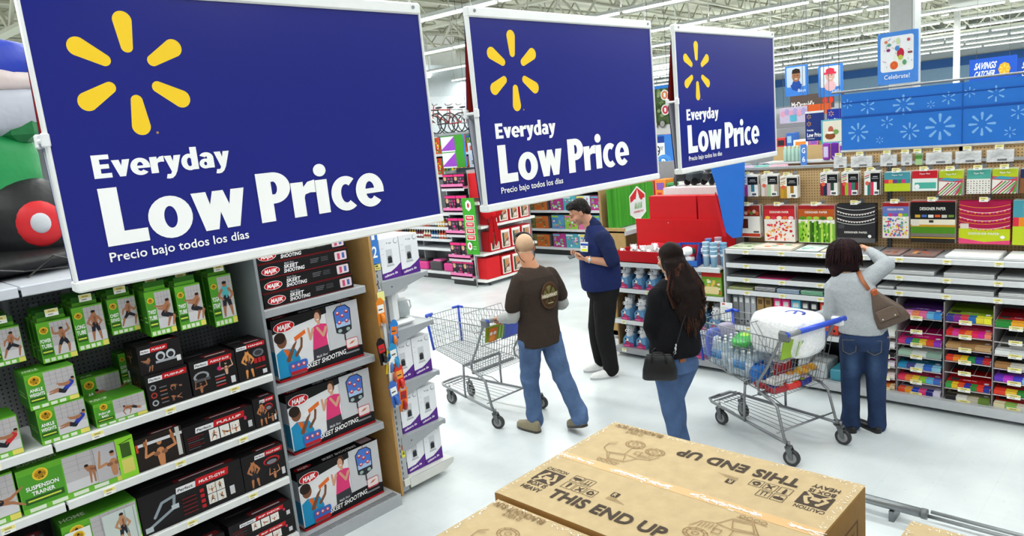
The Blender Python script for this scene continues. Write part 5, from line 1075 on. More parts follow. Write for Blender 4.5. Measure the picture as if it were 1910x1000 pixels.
for z, tl in ((.802, 'top tier'), (.432, 'middle tier'), (.112, 'bottom tier')):
    for y, yl in ycol:
        if z > .7 and y < 3.7: continue
        for dd in (0, 1):
            t = thing('boxed_plush', 'boxed white plush, %s, %s%s' % (tl, yl, '' if not dd else ', rear'), 'plush toy', (6.525+.14*dd, y+.06*dd, z), -PI/2+rnd.uniform(-.15, .15), 'boxed white plush toys')
            for nm, me in (('box', pam), ('plush', pbm)): o = bpy.data.objects.new(nm, me); COL.objects.link(o); o.parent = t
g = G(); g.box(0, .22, 0, .16, 0, .25, '#7aa83a'); p = PL(g, (0, 0, 0)); p.rect(0, .2, .22, .25, '#d0302a'); r = random.Random(5)
for i in range(26): p.ell(.02+.18*r.random(), .03+.14*r.random(), .018, .012, ['#e8b84a', '#c8602a', '#5a9a2a', '#e8e4d0', '#f0d88a'][r.randrange(5)], 8)
p.rrect(.03, .02, .19, .1, .02, '#e8d49a'); props(ob('toy_box', g, M_PRINT, None, (6.48, 3.71, .802), -PI/2), 'green and red illustrated box standing beside the paper aisle end panel', 'box')
# red tray of plush, risers, cups
t = thing('red_tray', 'long red card tray holding loose white plush on top of the shelf', 'display tray', (0, 0, 0))
g = G(); g.box(6.40, 6.412, 3.98, 4.72, 1.117, 1.245, '#c0141e'); g.box(6.40, 6.75, 4.708, 4.72, 1.117, 1.245, '#b0121c'); g.box(6.40, 6.75, 3.98, 3.992, 1.117, 1.245, '#b0121c'); g.box(6.40, 6.75, 3.98, 4.72, 1.117, 1.125, '#a8101a'); ob('tray', g, M_PRINT, t)
g = G(); g.box(6.75, 6.77, 3.46, 4.66, 1.12, 1.55, '#cf1d22'); p = PL(g, (6.75, 4.66, 1.12), (0, -1, 0), (0, 0, 1)); p.ell(.42, .39, .006, .006, '#f0c8c8'); ob('riser_panel', g, M_PRINT, t)
for a, b in ((4.49, 3.905), (3.885, 3.50)): g = G(); g.box(6.78, 6.90, b, a, 1.50, 1.80, '#d02026'); ob('upper_riser', g, M_PRINT, t)
for k in range(13):
    y = 4.66-.05*k; rx = .052
    if k > 9: y = 4.10-.05*(k-10)
    g = G(); g.ell(0, 0, .05, rx, .05, .05, '#e9e9ea', 12, 8); g.ell(-.03, 0, .10, .034, .034, .032, '#efefef', 10, 7)
    for s_ in (-1, 1): g.ell(-.03, s_*.03, .12, .012, .010, .016, '#d0d0d4', 7, 5)
    g.ell(-.062, 0, .1, .006, .006, .006, '#1a1a1c', 6, 4)
    ob('loose_plush', g, M_PLUSH, None, (6.50+.11*(k % 3), y, 1.127+.03*(k % 2)), rnd.uniform(-1, 1), label='small white plush in the red tray, '+('first', 'second', 'third', 'fourth', 'fifth', 'sixth', 'seventh', 'eighth', 'ninth', 'tenth', 'extra one over the tenth', 'extra one over the ninth', 'last extra one')[k]+' from the Christmas board', cat='plush toy', group='loose plush in the red tray')
def open_box(lab, y, x=6.50, s=1.0, rot=0):
    t = thing('window_box', lab, 'toy box', (x, y, 1.118), -PI/2+rot, 'large boxed plush on top of the shelf')
    g = G(); w, h, d = .2*s, .22*s, .13*s
    g.add([(-w/2, -d, 0), (w/2, -d, 0), (w/2, 0, 0), (-w/2, 0, 0), (-w/2, 0, h), (w/2, 0, h), (-w/2, -d, h*.35), (w/2, -d, h*.35)], [(3, 2, 5, 4)], '#c2283a')
    g.box(-w/2, w/2, -.002, .004, 0, h, '#2a4fa8'); g.box(-w/2, w/2, -d, 0, 0, .008, '#2a4fa8'); g.box(-w/2, w/2, -d, -d+.004, 0, h*.28, '#3a6fc0')
    g.prism([(-d, 0), (0, 0), (0, h), (-d*.3, h), (-d, h*.4)], 'x', -w/2, -w/2+.004, '#3353b0'); g.prism([(-d, 0), (0, 0), (0, h), (-d*.3, h), (-d, h*.4)], 'x', w/2-.004, w/2, '#3353b0')
    q = PL(g, (-w/2, -.003, 0)); q.rect(.006, .01, w-.006, h*.9, '#c2283a'); ob('box', g, M_PRINT, t)
    g = G(); g.ell(0, -d*.5, h*.28, w*.30, d*.38, h*.24, '#eeeeee', 14, 9); g.ell(-.01, -d*.6, h*.66, w*.30, d*.42, h*.22, '#f4f4f4', 14, 10); g.ell(-.04*s, -d*.98, h*.60, w*.15, d*.2, h*.10, '#f6f6f6', 10, 7)
    g.ell(-.04*s, -d*1.17, h*.62, .010, .008, .008, '#161618', 8, 5); g.ell(.05*s, -d*.55, h*.68, .02, .02, .034, '#2a5a50', 8, 6); g.box(-w*.2, w*.25, -d*.75, -d*.3, h*.45, h*.50, '#d83a4a'); ob('plush', g, M_PLUSH, t)
open_box('blue window box with a large white plush left of the stacked cups', 3.83, 6.50, 1.05, .2); open_box('blue window box with white plush partly behind the long-haired woman', 4.02, 6.55, .95, -.1)
open_box('blue topped window box standing behind the cups', 3.72, 6.68, .9, .1); 
g = G(); g.prism([(0, 0), (.20, 0), (.20, .14), (.02, .17)], 'x', 0, .02, '#e8e4e4'); g.box(0, .18, .02, .2, 0, .02, '#c81e28'); g.box(.16, .18, .02, .2, 0, .16, '#e03040'); props(ob('open_carton', g, M_PRINT, None, (6.52, 4.30, 1.13), -.3), 'white edged red carton lying open between the plush', 'box')
for k, (y, x, n, c, l) in enumerate(((3.64, 6.47, 8, '#a9cce0', 'tall pale blue stack nearest the plush box'), (3.545, 6.45, 8, '#8fbdd8', 'pale blue patterned stack beside the tall one'), (3.56, 6.58, 11, '#c9a8b4', 'pinkish stack standing behind'), (3.475, 6.52, 7, '#7ab0d4', 'blue stack nearest the paper shelves'), (3.68, 6.60, 9, '#6a8ec8', 'darker blue stack at the back'))):
    t = thing('cup_stack', 'stack of plastic tumblers, '+l, 'cups', (x, y, 1.117), 0, 'stacks of plastic tumblers')
    for j in range(3):
        g = G(); z = .012*n*j/2.2; g.lathe([(.028, z), (.036, z+.155), (.039, z+.16), (.035, z+.162)], 0, 0, 0, c, 16); g.lathe([(.0345, z+.10), (.0355, z+.125)], 0, 0, 0, '#e8eef4', 16); ob('tumbler', g, M_PLAST, t)
# blue fin sign at the end of the paper aisle
pts = [(3.64, 2.12), (3.27, 2.14), (3.30, 1.63), (3.33, 1.40), (3.42, 1.385), (3.50, 1.45), (3.545, 1.72), (3.58, 1.92)]
g = G(); g.prism(pts, 'x', 6.62, 6.64, '#2f74d4'); props(ob('fin_sign', g, M_PRINT), 'large curved plain blue fin sign at the end of the paper aisle', 'sign')
g = G(); g.prism([(3.48, 1.40), (3.52, 1.40), (3.60, 1.72), (3.59, 1.85)], 'x', 6.615, 6.635, '#c81e2a'); props(ob('fin_sign_edge', g, M_PRINT), 'narrow red curved strip along the blue fin sign', 'sign')
g = G(); g.box(0, .13, 0, .003, 0, .19, '#eff0ee'); p = PL(g, (0, 0, 0)); p.rect(.02, .165, .05, .18, '#d03a3a')
for i in range(6): p.rect(.012, .03+.02*i, .11-.012*(i % 3), .035+.02*i, '#a9acae', False)
props(ob('notice_card', g, M_PRINT, None, (6.40, 3.47, .58), -PI/2), 'white notice card with a red mark hanging at the end panel', 'card')
# ================================================================ middle distance
def yzsign(nm, lab, X, ya, yb, z1, z0, paint, th=.03, m=None, wires=True, grp=None, cat='sign'):
    t = thing(nm, lab, cat, (X, ya, z0), -PI/2, grp); g = G(); w = ya-yb; h = z1-z0
    g.rbox(0, w, 0, th, 0, h, '#3f84d8', .01); paint(PL(g, (0, 0, 0), eps=.001), w, h); ob('board', g, m or M_PRINT, t)
    if wires:
        for x in (w*.15, w*.85): g = G(); g.cyl((x, th/2, h-.01), (x, th/2, 6.1-z0), .004, None, 4, '#5a5e60'); ob('hanging_wire', g, M_STEEL, t)
    return t
def face_pic(p, w, h, bg, skin, hair, shirt, hat=None):
    p.rrect(w*.08, h*.30, w*.90, h*.95, .02, bg); p.cap((w*.5, h*.36), (w*.5, h*.38), w*.26, w*.2, shirt); p.l += 1
    p.ell(w*.5, h*.66, w*.19, h*.20, skin); p.poly([(w*.31, h*.74), (w*.69, h*.74), (w*.66, h*.86), (w*.5, h*.90), (w*.34, h*.86)], hat or hair)
    if hat: p.rect(w*.25, h*.70, w*.75, h*.76, hat)
    for s in (-1, 1): p.ell(w*(.5+s*.07), h*.67, w*.025, h*.016, '#2a1a14', 8)
    p.rect(w*.44, h*.545, w*.56, h*.57, '#f4eeea')
def celebrate(p, w, h):
    p.rrect(0, 0, w, h, .05, '#4a8ade'); p.rrect(w*.08, h*.24, w*.90, h*.92, .03, '#eef0f4'); r = random.Random(8)
    p.poly([(w*.36, h*.30), (w*.72, h*.34), (w*.52, h*.88)], '#e8ece0')
    for c, a, b, ra, rb in (('#c02040', .58, .58, .09, .10), ('#e0602a', .42, .36, .10, .08), ('#4a8ad0', .50, .68, .06, .05), ('#b8c050', .58, .50, .06, .05), ('#5aa070', .68, .40, .05, .05), ('#8a2a70', .28, .66, .05, .03), ('#c8d8b0', .52, .82, .05, .06), ('#c04a5a', .78, .82, .04, .03), ('#d87a5a', .22, .82, .04, .03), ('#5a9a8a', .30, .76, .05, .03), ('#7a2a4a', .82, .58, .06, .02)): p.ell(w*a, h*b, w*ra, h*rb, c)
    for i in range(24): p.ell(w*r.uniform(.14, .86), h*r.uniform(.30, .88), .006, .006, ['#c04a6a', '#5aa07a', '#e8b04a', '#4a6ab0'][i % 4], 6, False)
    p.l += 1; p.text('Celebrate!', w*.5, h*.10, h*.085, '#eaf2fb', .01, w*.64, 'c')
yzsign('hanging_sign', 'blue square Celebrate! sign hanging from the roof over the paper aisle', 10.5, 3.26, 2.78, 3.46, 2.80, celebrate, .05)
yzsign('hanging_sign', 'small blue Boys sign with a smiling child photo', 14.8, 6.36, 5.90, 3.46, 2.86, lambda p, w, h: (p.rrect(0, 0, w, h, .04, '#3f80d4'), face_pic(p, w, h, '#b8c8d8', '#9a6a4c', '#2a1c16', '#1f4a9c'), p.text('Boys', w*.75, h*.12, h*.10, '#d8e8f8', .01, w*.34, 'c')), .05)
yzsign('hanging_sign', 'small blue Girls sign with a child in a red hat', 15.0, 5.77, 5.30, 3.40, 2.78, lambda p, w, h: (p.rrect(0, 0, w, h, .04, '#3f80d4'), face_pic(p, w, h, '#d8dee4', '#d8a898', '#2a1a18', '#e8b8bc', '#d8304a'), p.text('Girls', w*.75, h*.12, h*.10, '#d8e8f8', .01, w*.34, 'c')), .05)
def savings(p, w, h):
    p.rect(0, 0, w, h, '#2353b8'); p.rect(0, 0, w, h*.14, '#3a72c8'); p.rect(w*.40, h*.03, w*.9, h*.10, '#c86a5a'); p.text('SAVINGS', w*.10, h*.60, h*.24, '#e4ecf6', .03, w*.46, 'l', .25); p.text('CATCHER', w*.10, h*.30, h*.22, '#e4ecf6', .03, w*.44, 'l', .25)
    p.ell(w*.75, h*.52, w*.13, h*.25, '#e8a02a', 8); spark(p, w*.75, h*.52, w*.11, '#f4c85a')
yzsign('hanging_sign', 'blue SAVINGS CATCHER banner with an orange badge', 19.6, 4.12, 3.22, 3.32, 2.74, savings, .03)
yzsign('hanging_sign', 'second SAVINGS CATCHER banner cut by the right edge', 18.4, 3.02, 2.20, 3.20, 2.66, savings, .03)
def cyclist(p, w, h):
    p.rect(0, 0, w, h, '#4a5f38'); p.rect(0, h*.94, w, h, '#2f7fd8'); p.rect(0, 0, w, h*.2, '#c9c6c4'); r = random.Random(2)
    for i in range(30): p.ell(w*r.random(), h*r.uniform(.3, .9), w*.08, h*.04, ['#3a5028', '#6a8450', '#88986a'][i % 3], 6)
    p.cap((w*.25, h*.35), (w*.3, h*.2), .018, .012, '#c89a7a'); p.cap((w*.25, h*.62), (w*.26, h*.42), .035, .03, '#e4e4e8'); p.cap((w*.26, h*.42), (w*.25, h*.3), .03, .02, '#4a6a9a'); p.l += 1; p.ell(w*.25, h*.72, .025, .03, '#d8a888'); p.ell(w*.25, h*.755, .028, .02, '#e8e8ec')
    for a in (.3, .62): p.ell(w*a, h*.22, w*.13, h*.08, '#2a2a2c'); p.ell(w*a, h*.22, w*.10, h*.065, '#9a9a94')
    for b, c in ((.80, '#d8865a'), (.50, '#c83a4a')): p.ell(w*.78, h*b, w*.17, h*.11, '#e8e8e4'); p.ell(w*.78, h*b, w*.13, h*.085, c); p.rect(w*.74, h*(b-.04), w*.82, h*(b+.04), '#f0f0ee')
yzsign('poster_sign', 'tall cyclist poster seen between the second and third blue signs', 10.2, 6.66, 6.22, 3.17, 2.40, cyclist, .02)
def price99(p, w, h): p.rect(0, 0, w, h, '#3f84d8'); p.rect(w*.0, h*.12, w*.62, h*.92, '#f2f4f4'); p.rect(0, h*.70, w*.62, h*.95, '#1f3f98'); p.text('99', w*.02, h*.18, h*.42, '#1a1a1c', .0, w*.40); p.text('97', w*.44, h*.42, h*.14, '#1a1a1c', 0, w*.12)
yzsign('price_sign', 'blue and white price sign reading 99 under the cyclist poster', 10.19, 6.66, 6.22, 2.395, 1.97, price99, .02, wires=False)
t = thing('round_sign', 'round blue sign with a white P beside the third blue sign', 'sign', (9.6, 6.05, 1.98), -PI/2)
g = G(); g.tube([(0, 0, 0), (0, .02, 0)], .125, 24, '#3a88d8'); p = PL(g, (0, -.001, 0)); p.ell(0, 0, .105, .105, '#8ac0f0', 24); p.ell(0, 0, .098, .098, '#3a88d8', 24); p.text('P', 0, -.06, .12, '#f4f8fc', .03, .07, 'c'); ob('board', g, M_PRINT, t); g = G(); g.cyl((0, .01, -.12), (0, .01, -1.97), .012, None, 6, '#8a8e90'); ob('stand_pole', g, M_STEEL, t)

# Christmas end cap behind the employee (faces -y)
t = thing('end_display', 'end shelf with a green Christmas board behind the employee', 'shelving', (0, 0, 0))
g = G(); g.box(6.96, 7.96, 5.3, 5.33, .05, 2.0, '#a98a5a'); ob('back_panel', g, M_CARD, t)
for z in (1.36, 1.0, .6): g = G(); g.box(6.96, 7.96, 4.98, 5.3, z-.02, z, '#c2c5c8'); g.box(6.96, 7.96, 4.97, 4.985, z-.05, z, '#d4d6d8'); ob('shelf', g, M_SHELF, t)
g = G(); g.box(6.96, 7.96, 4.9, 5.3, .04, .11, '#b8bbbe'); ob('base_deck', g, M_SHELF, t)
for x in (6.96, 7.94): g = G(); g.box(x, x+.02, 4.98, 5.33, .05, 1.4, '#b5955f'); ob('side_panel', g, M_CARD, t)
g = G(); g.box(0, .99, 0, .015, 0, .49, '#3f9a28'); p = PL(g, (0, 0, 0), eps=.0006); r = random.Random(4)
for i in range(34): x = r.uniform(0, .95); p.rect(x, 0, min(.99, x+.02), .49, ['#4aa82e', '#358a22', '#46a02a'][i % 3], False)
p.l += 1
hexa = lambda s, cx, cy: [(cx-.16*s, cy+.10*s), (cx, cy+.20*s), (cx+.16*s, cy+.10*s), (cx+.16*s, cy-.11*s), (cx, cy-.20*s), (cx-.16*s, cy-.11*s)]
p.poly(hexa(1.12, .62, .245), '#eef0e6'); p.poly(hexa(1.0, .62, .245), '#e9eaea'); p.poly([(.46, .345), (.62, .445), (.78, .345), (.78, .27), (.46, .27)], '#cf2a2e'); p.poly([(.54, .20), (.62, .43), (.70, .20)], '#e6e8e8')
for i in range(6): p.ell(.50+.05*i, .26+.02*(i % 2), .035, .028, '#e6e8e8', 10)
for i in range(5): p.cap((.55+.035*i, .19), (.56+.035*i, .26), .008, .004, '#5aa83a')
p.l += 1; p.text('CHRISTMAS SHOP', .62, .135, .022, '#c8282c', .03, .22, 'c')
ob('christmas_board', g, M_PRINT, t, (6.97, 5.20, 1.37))
# narrow green strip sign by the toy wall
yzsign('strip_sign', 'narrow green strip sign with red and white panel, left of the Christmas board', 9.5, 7.27, 7.09, 1.60, .85, lambda p, w, h: (p.rect(0, 0, w, h, '#3f9432'), p.poly([(w*.2, h*.45), (w*.8, h*.45), (w*.8, h*.85), (w*.5, h*.95), (w*.2, h*.85)], '#eeeae6'), p.rect(w*.3, h*.55, w*.7, h*.6, '#c8323a'), p.rect(w*.3, h*.68, w*.7, h*.73, '#c8323a'), p.rect(w*.2, h*.2, w*.8, h*.35, '#cfe0c4')), .01, wires=False)
g = G(); g.cyl((9.51, 7.13, 0), (9.51, 7.13, 1.55), .015, None, 8, '#a0a4a6'); g.cyl((9.51, 7.13, 0), (9.51, 7.13, .02), .14, None, 16, '#a0a4a6'); props(ob('sign_post', g, M_STEEL), 'thin post holding the narrow green strip sign', 'post')

# far gondolas
def goods(g, x0, x1, y, z, h, cols, face, r, wmin=.08, wmax=.22):
    """a row of packages along x (face='y') or along y (face='x')"""
def run_y(lab, X, y0, y1, zs, fill, depth=.45, base='#8a8d90', top=None, grp=None, cat='shelving'):
    """gondola facing -x; fill[i] = list of palettes per shelf; each shelf's packages are own objects when near, else one part"""
    t = thing('toy_shelving', lab, cat, (0, 0, 0), 0, grp)
    g = G(); g.box(X+depth, X+depth+.03, y1, y0, .05, top or zs[-1]+.45, '#5a5d60'); ob('back_panel', g, M_SHELF, t)
    for i, z in enumerate(zs):
        g = G(); g.box(X, X+depth, y1, y0, z-.02, z, '#c4c7ca'); g.box(X-.012, X, y1, y0, z-.05, z+.002, '#d6d8da'); ob('shelf', g, M_SHELF, t)
    g = G(); g.box(X+.05, X+.07, y1, y0, 0, zs[0]-.05, '#1c1c1e'); ob('kick_plate', g, M_SHELF, t)
    n = max(1, round((y0-y1)/1.22))
    for k in range(n+1): y = y0-(y0-y1)*k/n; g = G(); g.box(X+.1, X+depth, y-.012, y+.012, .05, zs[-1]+.3, base); ob('upright', g, M_SHELF, t)
    return t
ORD = ['first', 'second', 'third', 'fourth', 'fifth', 'sixth', 'seventh', 'eighth', 'ninth', 'tenth']
def carton_row(nm, lab, X, y0, y1, z, w, h, d, paint, grp, cat='box', gap=.012):
    n = int((y0-y1)/(w+gap)); variants = []
    for v in range(min(3, n)):
        g = G(); g.box(0, w, 0, d, 0, h, '#6a6a6e'); paint(PL(g, (0, 0, 0), eps=.0012), w, h, v); me = g.mesh(nm); me.materials.append(M_PRINT); variants.append(me)
    for k in range(n):
        o = bpy.data.objects.new(nm, variants[k % len(variants)]); COL.objects.link(o); o.location = (X, y0-k*(w+gap)-.006, z+.001); o.rotation_euler = (0, 0, -PI/2)
        props(o, lab+', %s from its far end' % ORD[k % 10], cat, grp)
def toyp(cols):
    def f(p, w, h, v):
        r = random.Random(v*9+len(cols)+int(w*100)); p.rect(0, 0, w, h, cols[v % len(cols)])
        for i in range(22): p.ell(w*r.uniform(.12, .88), h*r.uniform(.12, .78), w*r.uniform(.03, .12), h*r.uniform(.03, .1), cols[r.randrange(len(cols))], 7)
        p.rect(w*.06, h*.84, w*.6, h*.95, cols[(v+1) % len(cols)])
    return f
TOYC = ['#5a9ad0', '#9ac84a', '#e070a8', '#e8dc5a', '#d8e4e8', '#5ab0c0', '#b8408a']; OLV = ['#8a7a4a', '#6a6a3a', '#c9682a', '#a89a6a', '#4a4a2a']; YELT = ['#e8c82a', '#d84a2a', '#4a9a3a', '#2a5aa8', '#e88a2a', '#e8e0c8', '#2a2a2a']
run_y('toy shelving across the aisle behind the employee, colourful board game boxes', 11.5, 11.35, 7.4, (.17, .57, .97, 1.40, 1.82), None, top=2.3)
for i, z in enumerate((.17, .57, .97, 1.40, 1.82)):
    carton_row('toy_box', 'olive toy box past the bald man, shelf %s' % ('one', 'two', 'three', 'four', 'five')[i]+' up', 11.52, 11.33, 10.15, z, .36, .27, .3, toyp(OLV), 'olive toy boxes')
    carton_row('toy_box', 'bright toy box past the employee, shelf %s' % ('one', 'two', 'three', 'four', 'five')[i]+' up', 11.52, 10.12, 8.62, z, .35, .30, .3, toyp(TOYC if i % 2 else TOYC[::-1]), 'bright toy boxes')
    carton_row('toy_box', 'yellow toy box near the Christmas board, shelf %s' % ('one', 'two', 'three', 'four', 'five')[i]+' up', 11.52, 8.6, 7.42, z, .30, .26, .3, toyp(['#e8a02a', '#d8304a', '#e8d04a', '#e88a9a']), 'yellow and red toy boxes')
# pink island end
t = run_y('island shelving with black and pink cosmetic cases in pink trays', 8.5, 10.05, 9.45, (.16, .50, .95, 1.36, 1.79), None, depth=.4, top=2.12, base='#a8acae')
def pinkcase(p, w, h, v):
    r = random.Random(v); p.rect(0, 0, w, h, '#2c222c'); p.rect(0, h*.82, w, h, '#e0307a'); p.ell(w*.2, h*.6, w*.13, h*.13, '#d8a890'); p.ell(w*.2, h*.7, w*.14, h*.1, '#c9a878')
    for i in range(5):
        for j in range(3): p.rect(w*(.4+.115*i), h*(.12+.22*j), w*(.5+.115*i), h*(.28+.22*j), ['#5a4a5a', '#d83a80', '#8a7a8a', '#3a2a38'][r.randrange(4)], False)
    p.l += 1; p.rect(w*.1, h*.1, w*.35, h*.2, '#e8e0e4')
for i, z in enumerate((.16, .50, .95, 1.36, 1.79)):
    l = ('on the bottom tray', 'on the second tray up', 'on the third tray up', 'on the fourth tray up', 'on the top tray')[i]
    for k in range(2):
        g = G(); g.box(0, .285, 0, .3, 0, .27 if i < 4 else .22, '#201a20'); pinkcase(PL(g, (0, 0, 0), eps=.001), .285, .26 if i < 4 else .21, i+k)
        ob('cosmetic_case', g, M_PRINT, None, (8.53, 10.03-.295*k, z+.03), -PI/2, label='pink and black case %s, %s' % (l, ('bottle side', 'strip sign side')[k]), cat='case', group='black and pink cosmetic cases')
    g = G(); g.box(8.47, 8.49, 9.46, 10.04, z, z+.075, '#e878b0'); g.box(8.47, 8.88, 9.46, 10.04, z+.002, z+.028, '#e06aa4'); ob('pink_tray', g, M_PLAST, t)
# bottle shelving further along
t = run_y('lower shelving with rows of small drink and bath bottles beside the pink island', 8.75, 12.3, 10.12, (.16, .62, .80, 1.03, 1.3), None, depth=.35, top=1.9)
BC = ['#2a5a8a', '#c8502a', '#3a3a40', '#d8a83a', '#7a2a3a', '#e0d8c0']
bms = []
for c in BC:
    g = G(); g.lathe([(.028, 0), (.031, .01), (.031, .09), (.012, .125), (.011, .15)], 0, 0, 0, c, 10); g.lathe([(.0315, .03), (.0315, .075)], 0, 0, 0, '#e8e8e6' if c != '#e0d8c0' else '#b03a3a', 10); g.cyl((0, 0, .15), (0, 0, .17), .013, None, 8, '#f0f0ee'); m = g.mesh('bottle'); m.materials.append(M_PLAST); bms.append(m)
for z, l in ((.80, 'lower bottle shelf'), (1.03, 'upper bottle shelf')):
    for k in range(27):
        o = bpy.data.objects.new('bottle', bms[(k//3+(z > 1)*2) % 6]); COL.objects.link(o); o.location = (8.80, 12.22-.077*k, z+.001)
        props(o, '%s bottle on the %s, %s of its colour along' % (('blue', 'orange', 'black', 'golden', 'dark red', 'cream')[(k//3+(z > 1)*2) % 6], l, ('first', 'second', 'third', 'fourth', 'fifth', 'sixth')[k % 3+(3 if k >= 18 else 0)]), 'bottle', 'small bottles in rows beyond the coffee display')
g = G()
for k in range(5): g.rbox(8.76, 9.02, 12.15-.42*k, 12.50-.42*k, .165, .36, '#c83a80', .02)
for k in range(5): props(ob('pink_basket', (lambda q: (q.rbox(0, .26, 0, .36, 0, .16+.02*(k % 2), ['#d8308a', '#3a343a'][k % 2], .02), q.rbox(.03, .22, .04, .30, .15, .21, ['#2a262a', '#e060a0'][k % 2], .02))[0])(G()), M_PLAST, None, (8.77, 11.9-.42*k, .162)), '%s gift basket on the bottom shelf below the bottles, %s' % (('bright pink', 'charcoal')[k % 2], ('far end', 'second from the far end', 'middle', 'second from the pink island', 'next to the pink island')[k]), 'basket', 'gift baskets below the bottles')
# red side of the island (faces -y)
t = thing('island_side', 'white shelves of red gift boxes on the side of the pink island', 'shelving', (0, 0, 0))
for z in (.12, .60, 1.09, 1.52): g = G(); g.prism([(8.56, 9.18), (9.98, 9.18), (9.98, 9.5), (8.56, 9.5)], 'z', z-.045, z, '#e8e8e6'); ob('shelf', g, M_SHELF, t)
g = G(); g.box(8.92, 9.98, 9.50, 9.52, .05, 2.1, '#c8cacc'); ob('back_panel', g, M_SHELF, t)
for x in (8.7, 9.3, 9.9): g = G(); g.cyl((x, 9.24, 0), (x, 9.24, .10), .02, None, 8, '#2a2a2c'); ob('leg', g, M_PLAST, t)
def giftbox():
    g = G(); g.prism([(0, 0), (0, .40), (.10, .40), (.34, .30), (.34, 0)][::-1], 'y', .0, .3, '#cf1f26'); p = PL(g, (0, 0, 0))
    return g
def frame_box(w, h):
    g = G(); g.box(0, w, 0, .2, 0, h, '#c81f26'); p = PL(g, (0, 0, 0), eps=.0015); p.rect(w*.10, h*.06, w*.92, h*.96, '#efeae4'); p.rect(w*.2, h*.12, w*.84, h*.82, '#b9a08a'); p.poly([(w*.2, h*.12), (w*.36, h*.12), (w*.36, h*.82), (w*.2, h*.82)], '#3a4a30')
    p.ell(w*.56, h*.62, w*.16, h*.15, '#c98a5a'); p.cap((w*.42, h*.3), (w*.75, h*.5), .02, .012, '#7a3a34'); p.ell(w*.6, h*.28, w*.18, h*.1, '#d8cdc4'); p.rect(w*.1, h*.86, w*.92, h*.96, '#f4f0ec'); p.rect(0, 0, w, h*.06, '#b81a22'); return g
fm = frame_box(.26, .36).mesh('gift_box'); fm.materials.append(M_PRINT)
g = G(); g.box(8.62, 8.96, 9.20, 9.43, .125, .50, '#cf1f26'); props(ob('gift_box', g, M_PRINT), 'plain bright red carton at the corner of the island bottom shelf', 'box')
g = G(); g.box(8.60, 8.95, 9.20, 9.43, 1.60, 2.03, '#cf1f26'); props(ob('gift_box', g, M_PRINT), 'plain bright red carton at the top corner of the island', 'box')
for zi, z in enumerate((.121, .601, 1.091, 1.521)):
    for k in range(3 if zi in (0, 3) else 4):
        x = 8.99+.28*k-(0 if zi in (0, 3) else .24)
        o = bpy.data.objects.new('gift_box', fm); COL.objects.link(o); o.location = (x, 9.2, z)
        props(o, 'framed red gift box, %s, %s' % (('bottom shelf', 'second shelf', 'third shelf', 'top shelf')[zi], ('first from the corner', 'second from the corner', 'third from the corner', 'fourth from the corner', 'last one')[k]), 'box', 'red gift boxes with white frames')
def hexsign(p, cx, cy, s): p.poly([(cx-.07*s, cy+.05*s), (cx, cy+.1*s), (cx+.07*s, cy+.05*s), (cx+.07*s, cy-.05*s), (cx, cy-.1*s), (cx-.07*s, cy-.05*s)], '#f0f0ec'); p.ell(cx, cy, .03*s, .045*s, '#c83238', 8)
t = thing('strip_sign', 'tall green strip sign with red labels on the corner of the pink island', 'sign', (8.40, 9.44, .62), -PI/2)
g = G(); g.box(0, .32, 0, .01, 0, 1.0, '#3fa02a'); p = PL(g, (0, 0, 0), eps=.001); hexsign(p, .16, .87, 1.0)
for i in range(4): p.rect(.05, .60-.115*i, .28, .70-.115*i, '#f0f0e8'); p.rect(.065, .612-.115*i, .265, .688-.115*i, '#d0242a'); p.text(('DECK', 'THE', 'HALLS', 'TOGETHER')[i] if False else '', 0, 0, .03, '#ffffff'); p.rect(.10, .64-.115*i, .23, .652-.115*i, '#f4e0e0'); p.rect(.09, .66-.115*i, .24, .67-.115*i, '#f4e0e0')
q = G(); q.cyl((.16, .02, 0), (.16, .02, -.60), .012, None, 6, '#a0a4a6'); ob('stand_pole', q, M_STEEL, t)
hexsign(p, .12, .15, .8); p.rect(.2, .1, .29, .11, '#d8ecd0'); p.rect(.2, .14, .29, .15, '#d8ecd0'); ob('board', g, M_PRINT, t)
# red bow
t = thing('ribbon_bow', 'large red ribbon bow hanging beside the green strip sign', 'bow', (8.82, 9.14, 1.15))
for s in (-1, 1): g = G(); g.ell(s*.13, 0, .16, .15, .05, .10, '#b8141c', 14, 8, Matrix.Rotation(-s*.5, 3, 'Y')); ob('loop', g, M_CLOTH, t)
for s in (-1, 1): g = G(); g.prism([(0, .1), (s*.06, .1), (s*.17, -.42), (s*.08, -.36), (s*.03, -.45)], 'y', -.01, .01, '#a81018'); ob('tail', g, M_CLOTH, t)
g = G(); g.ell(0, -.03, .13, .05, .05, .06, '#c81a22', 12, 8); ob('knot', g, M_CLOTH, t)
# displays on top of the island
def purp(p, w, h):
    for j in range(2): p.rect(0, h*.5*j, w*.62, h*.5*(j+.94), '#eceaf0'); p.poly([(0, h*.5*j+h*.08), (w*.62, h*.5*(j+.94)), (w*.62, h*.5*j+h*.04), (0, h*.5*j+h*.04)], '#9a48c4')
yzsign('display_board', 'green board with white and purple panels above the pink cases', 8.75, 10.22, 9.62, 2.72, 2.14, lambda p, w, h: (p.rect(0, 0, w, h, '#3f9a2c'), purp(p, w, h)), .05, wires=False)
yzsign('price_sign', 'white dollar price sign beside the yellow toys', 9.2, 10.0, 9.74, 2.56, 2.0, lambda p, w, h: (p.rect(0, 0, w, h, '#f0f2f2'), p.text('$ •', w*.25, h*.3, h*.12, '#2a2a2e', .0, w*.6), p.rect(w*.2, h*.75, w*.8, h*.9, '#d8786a')), .02)
run_y('tall shelving of yellow toys behind the pink island', 9.9, 12.2, 9.7, (.16, .6, 1.05, 1.5, 1.95, 2.38), None, depth=.5, top=2.75)
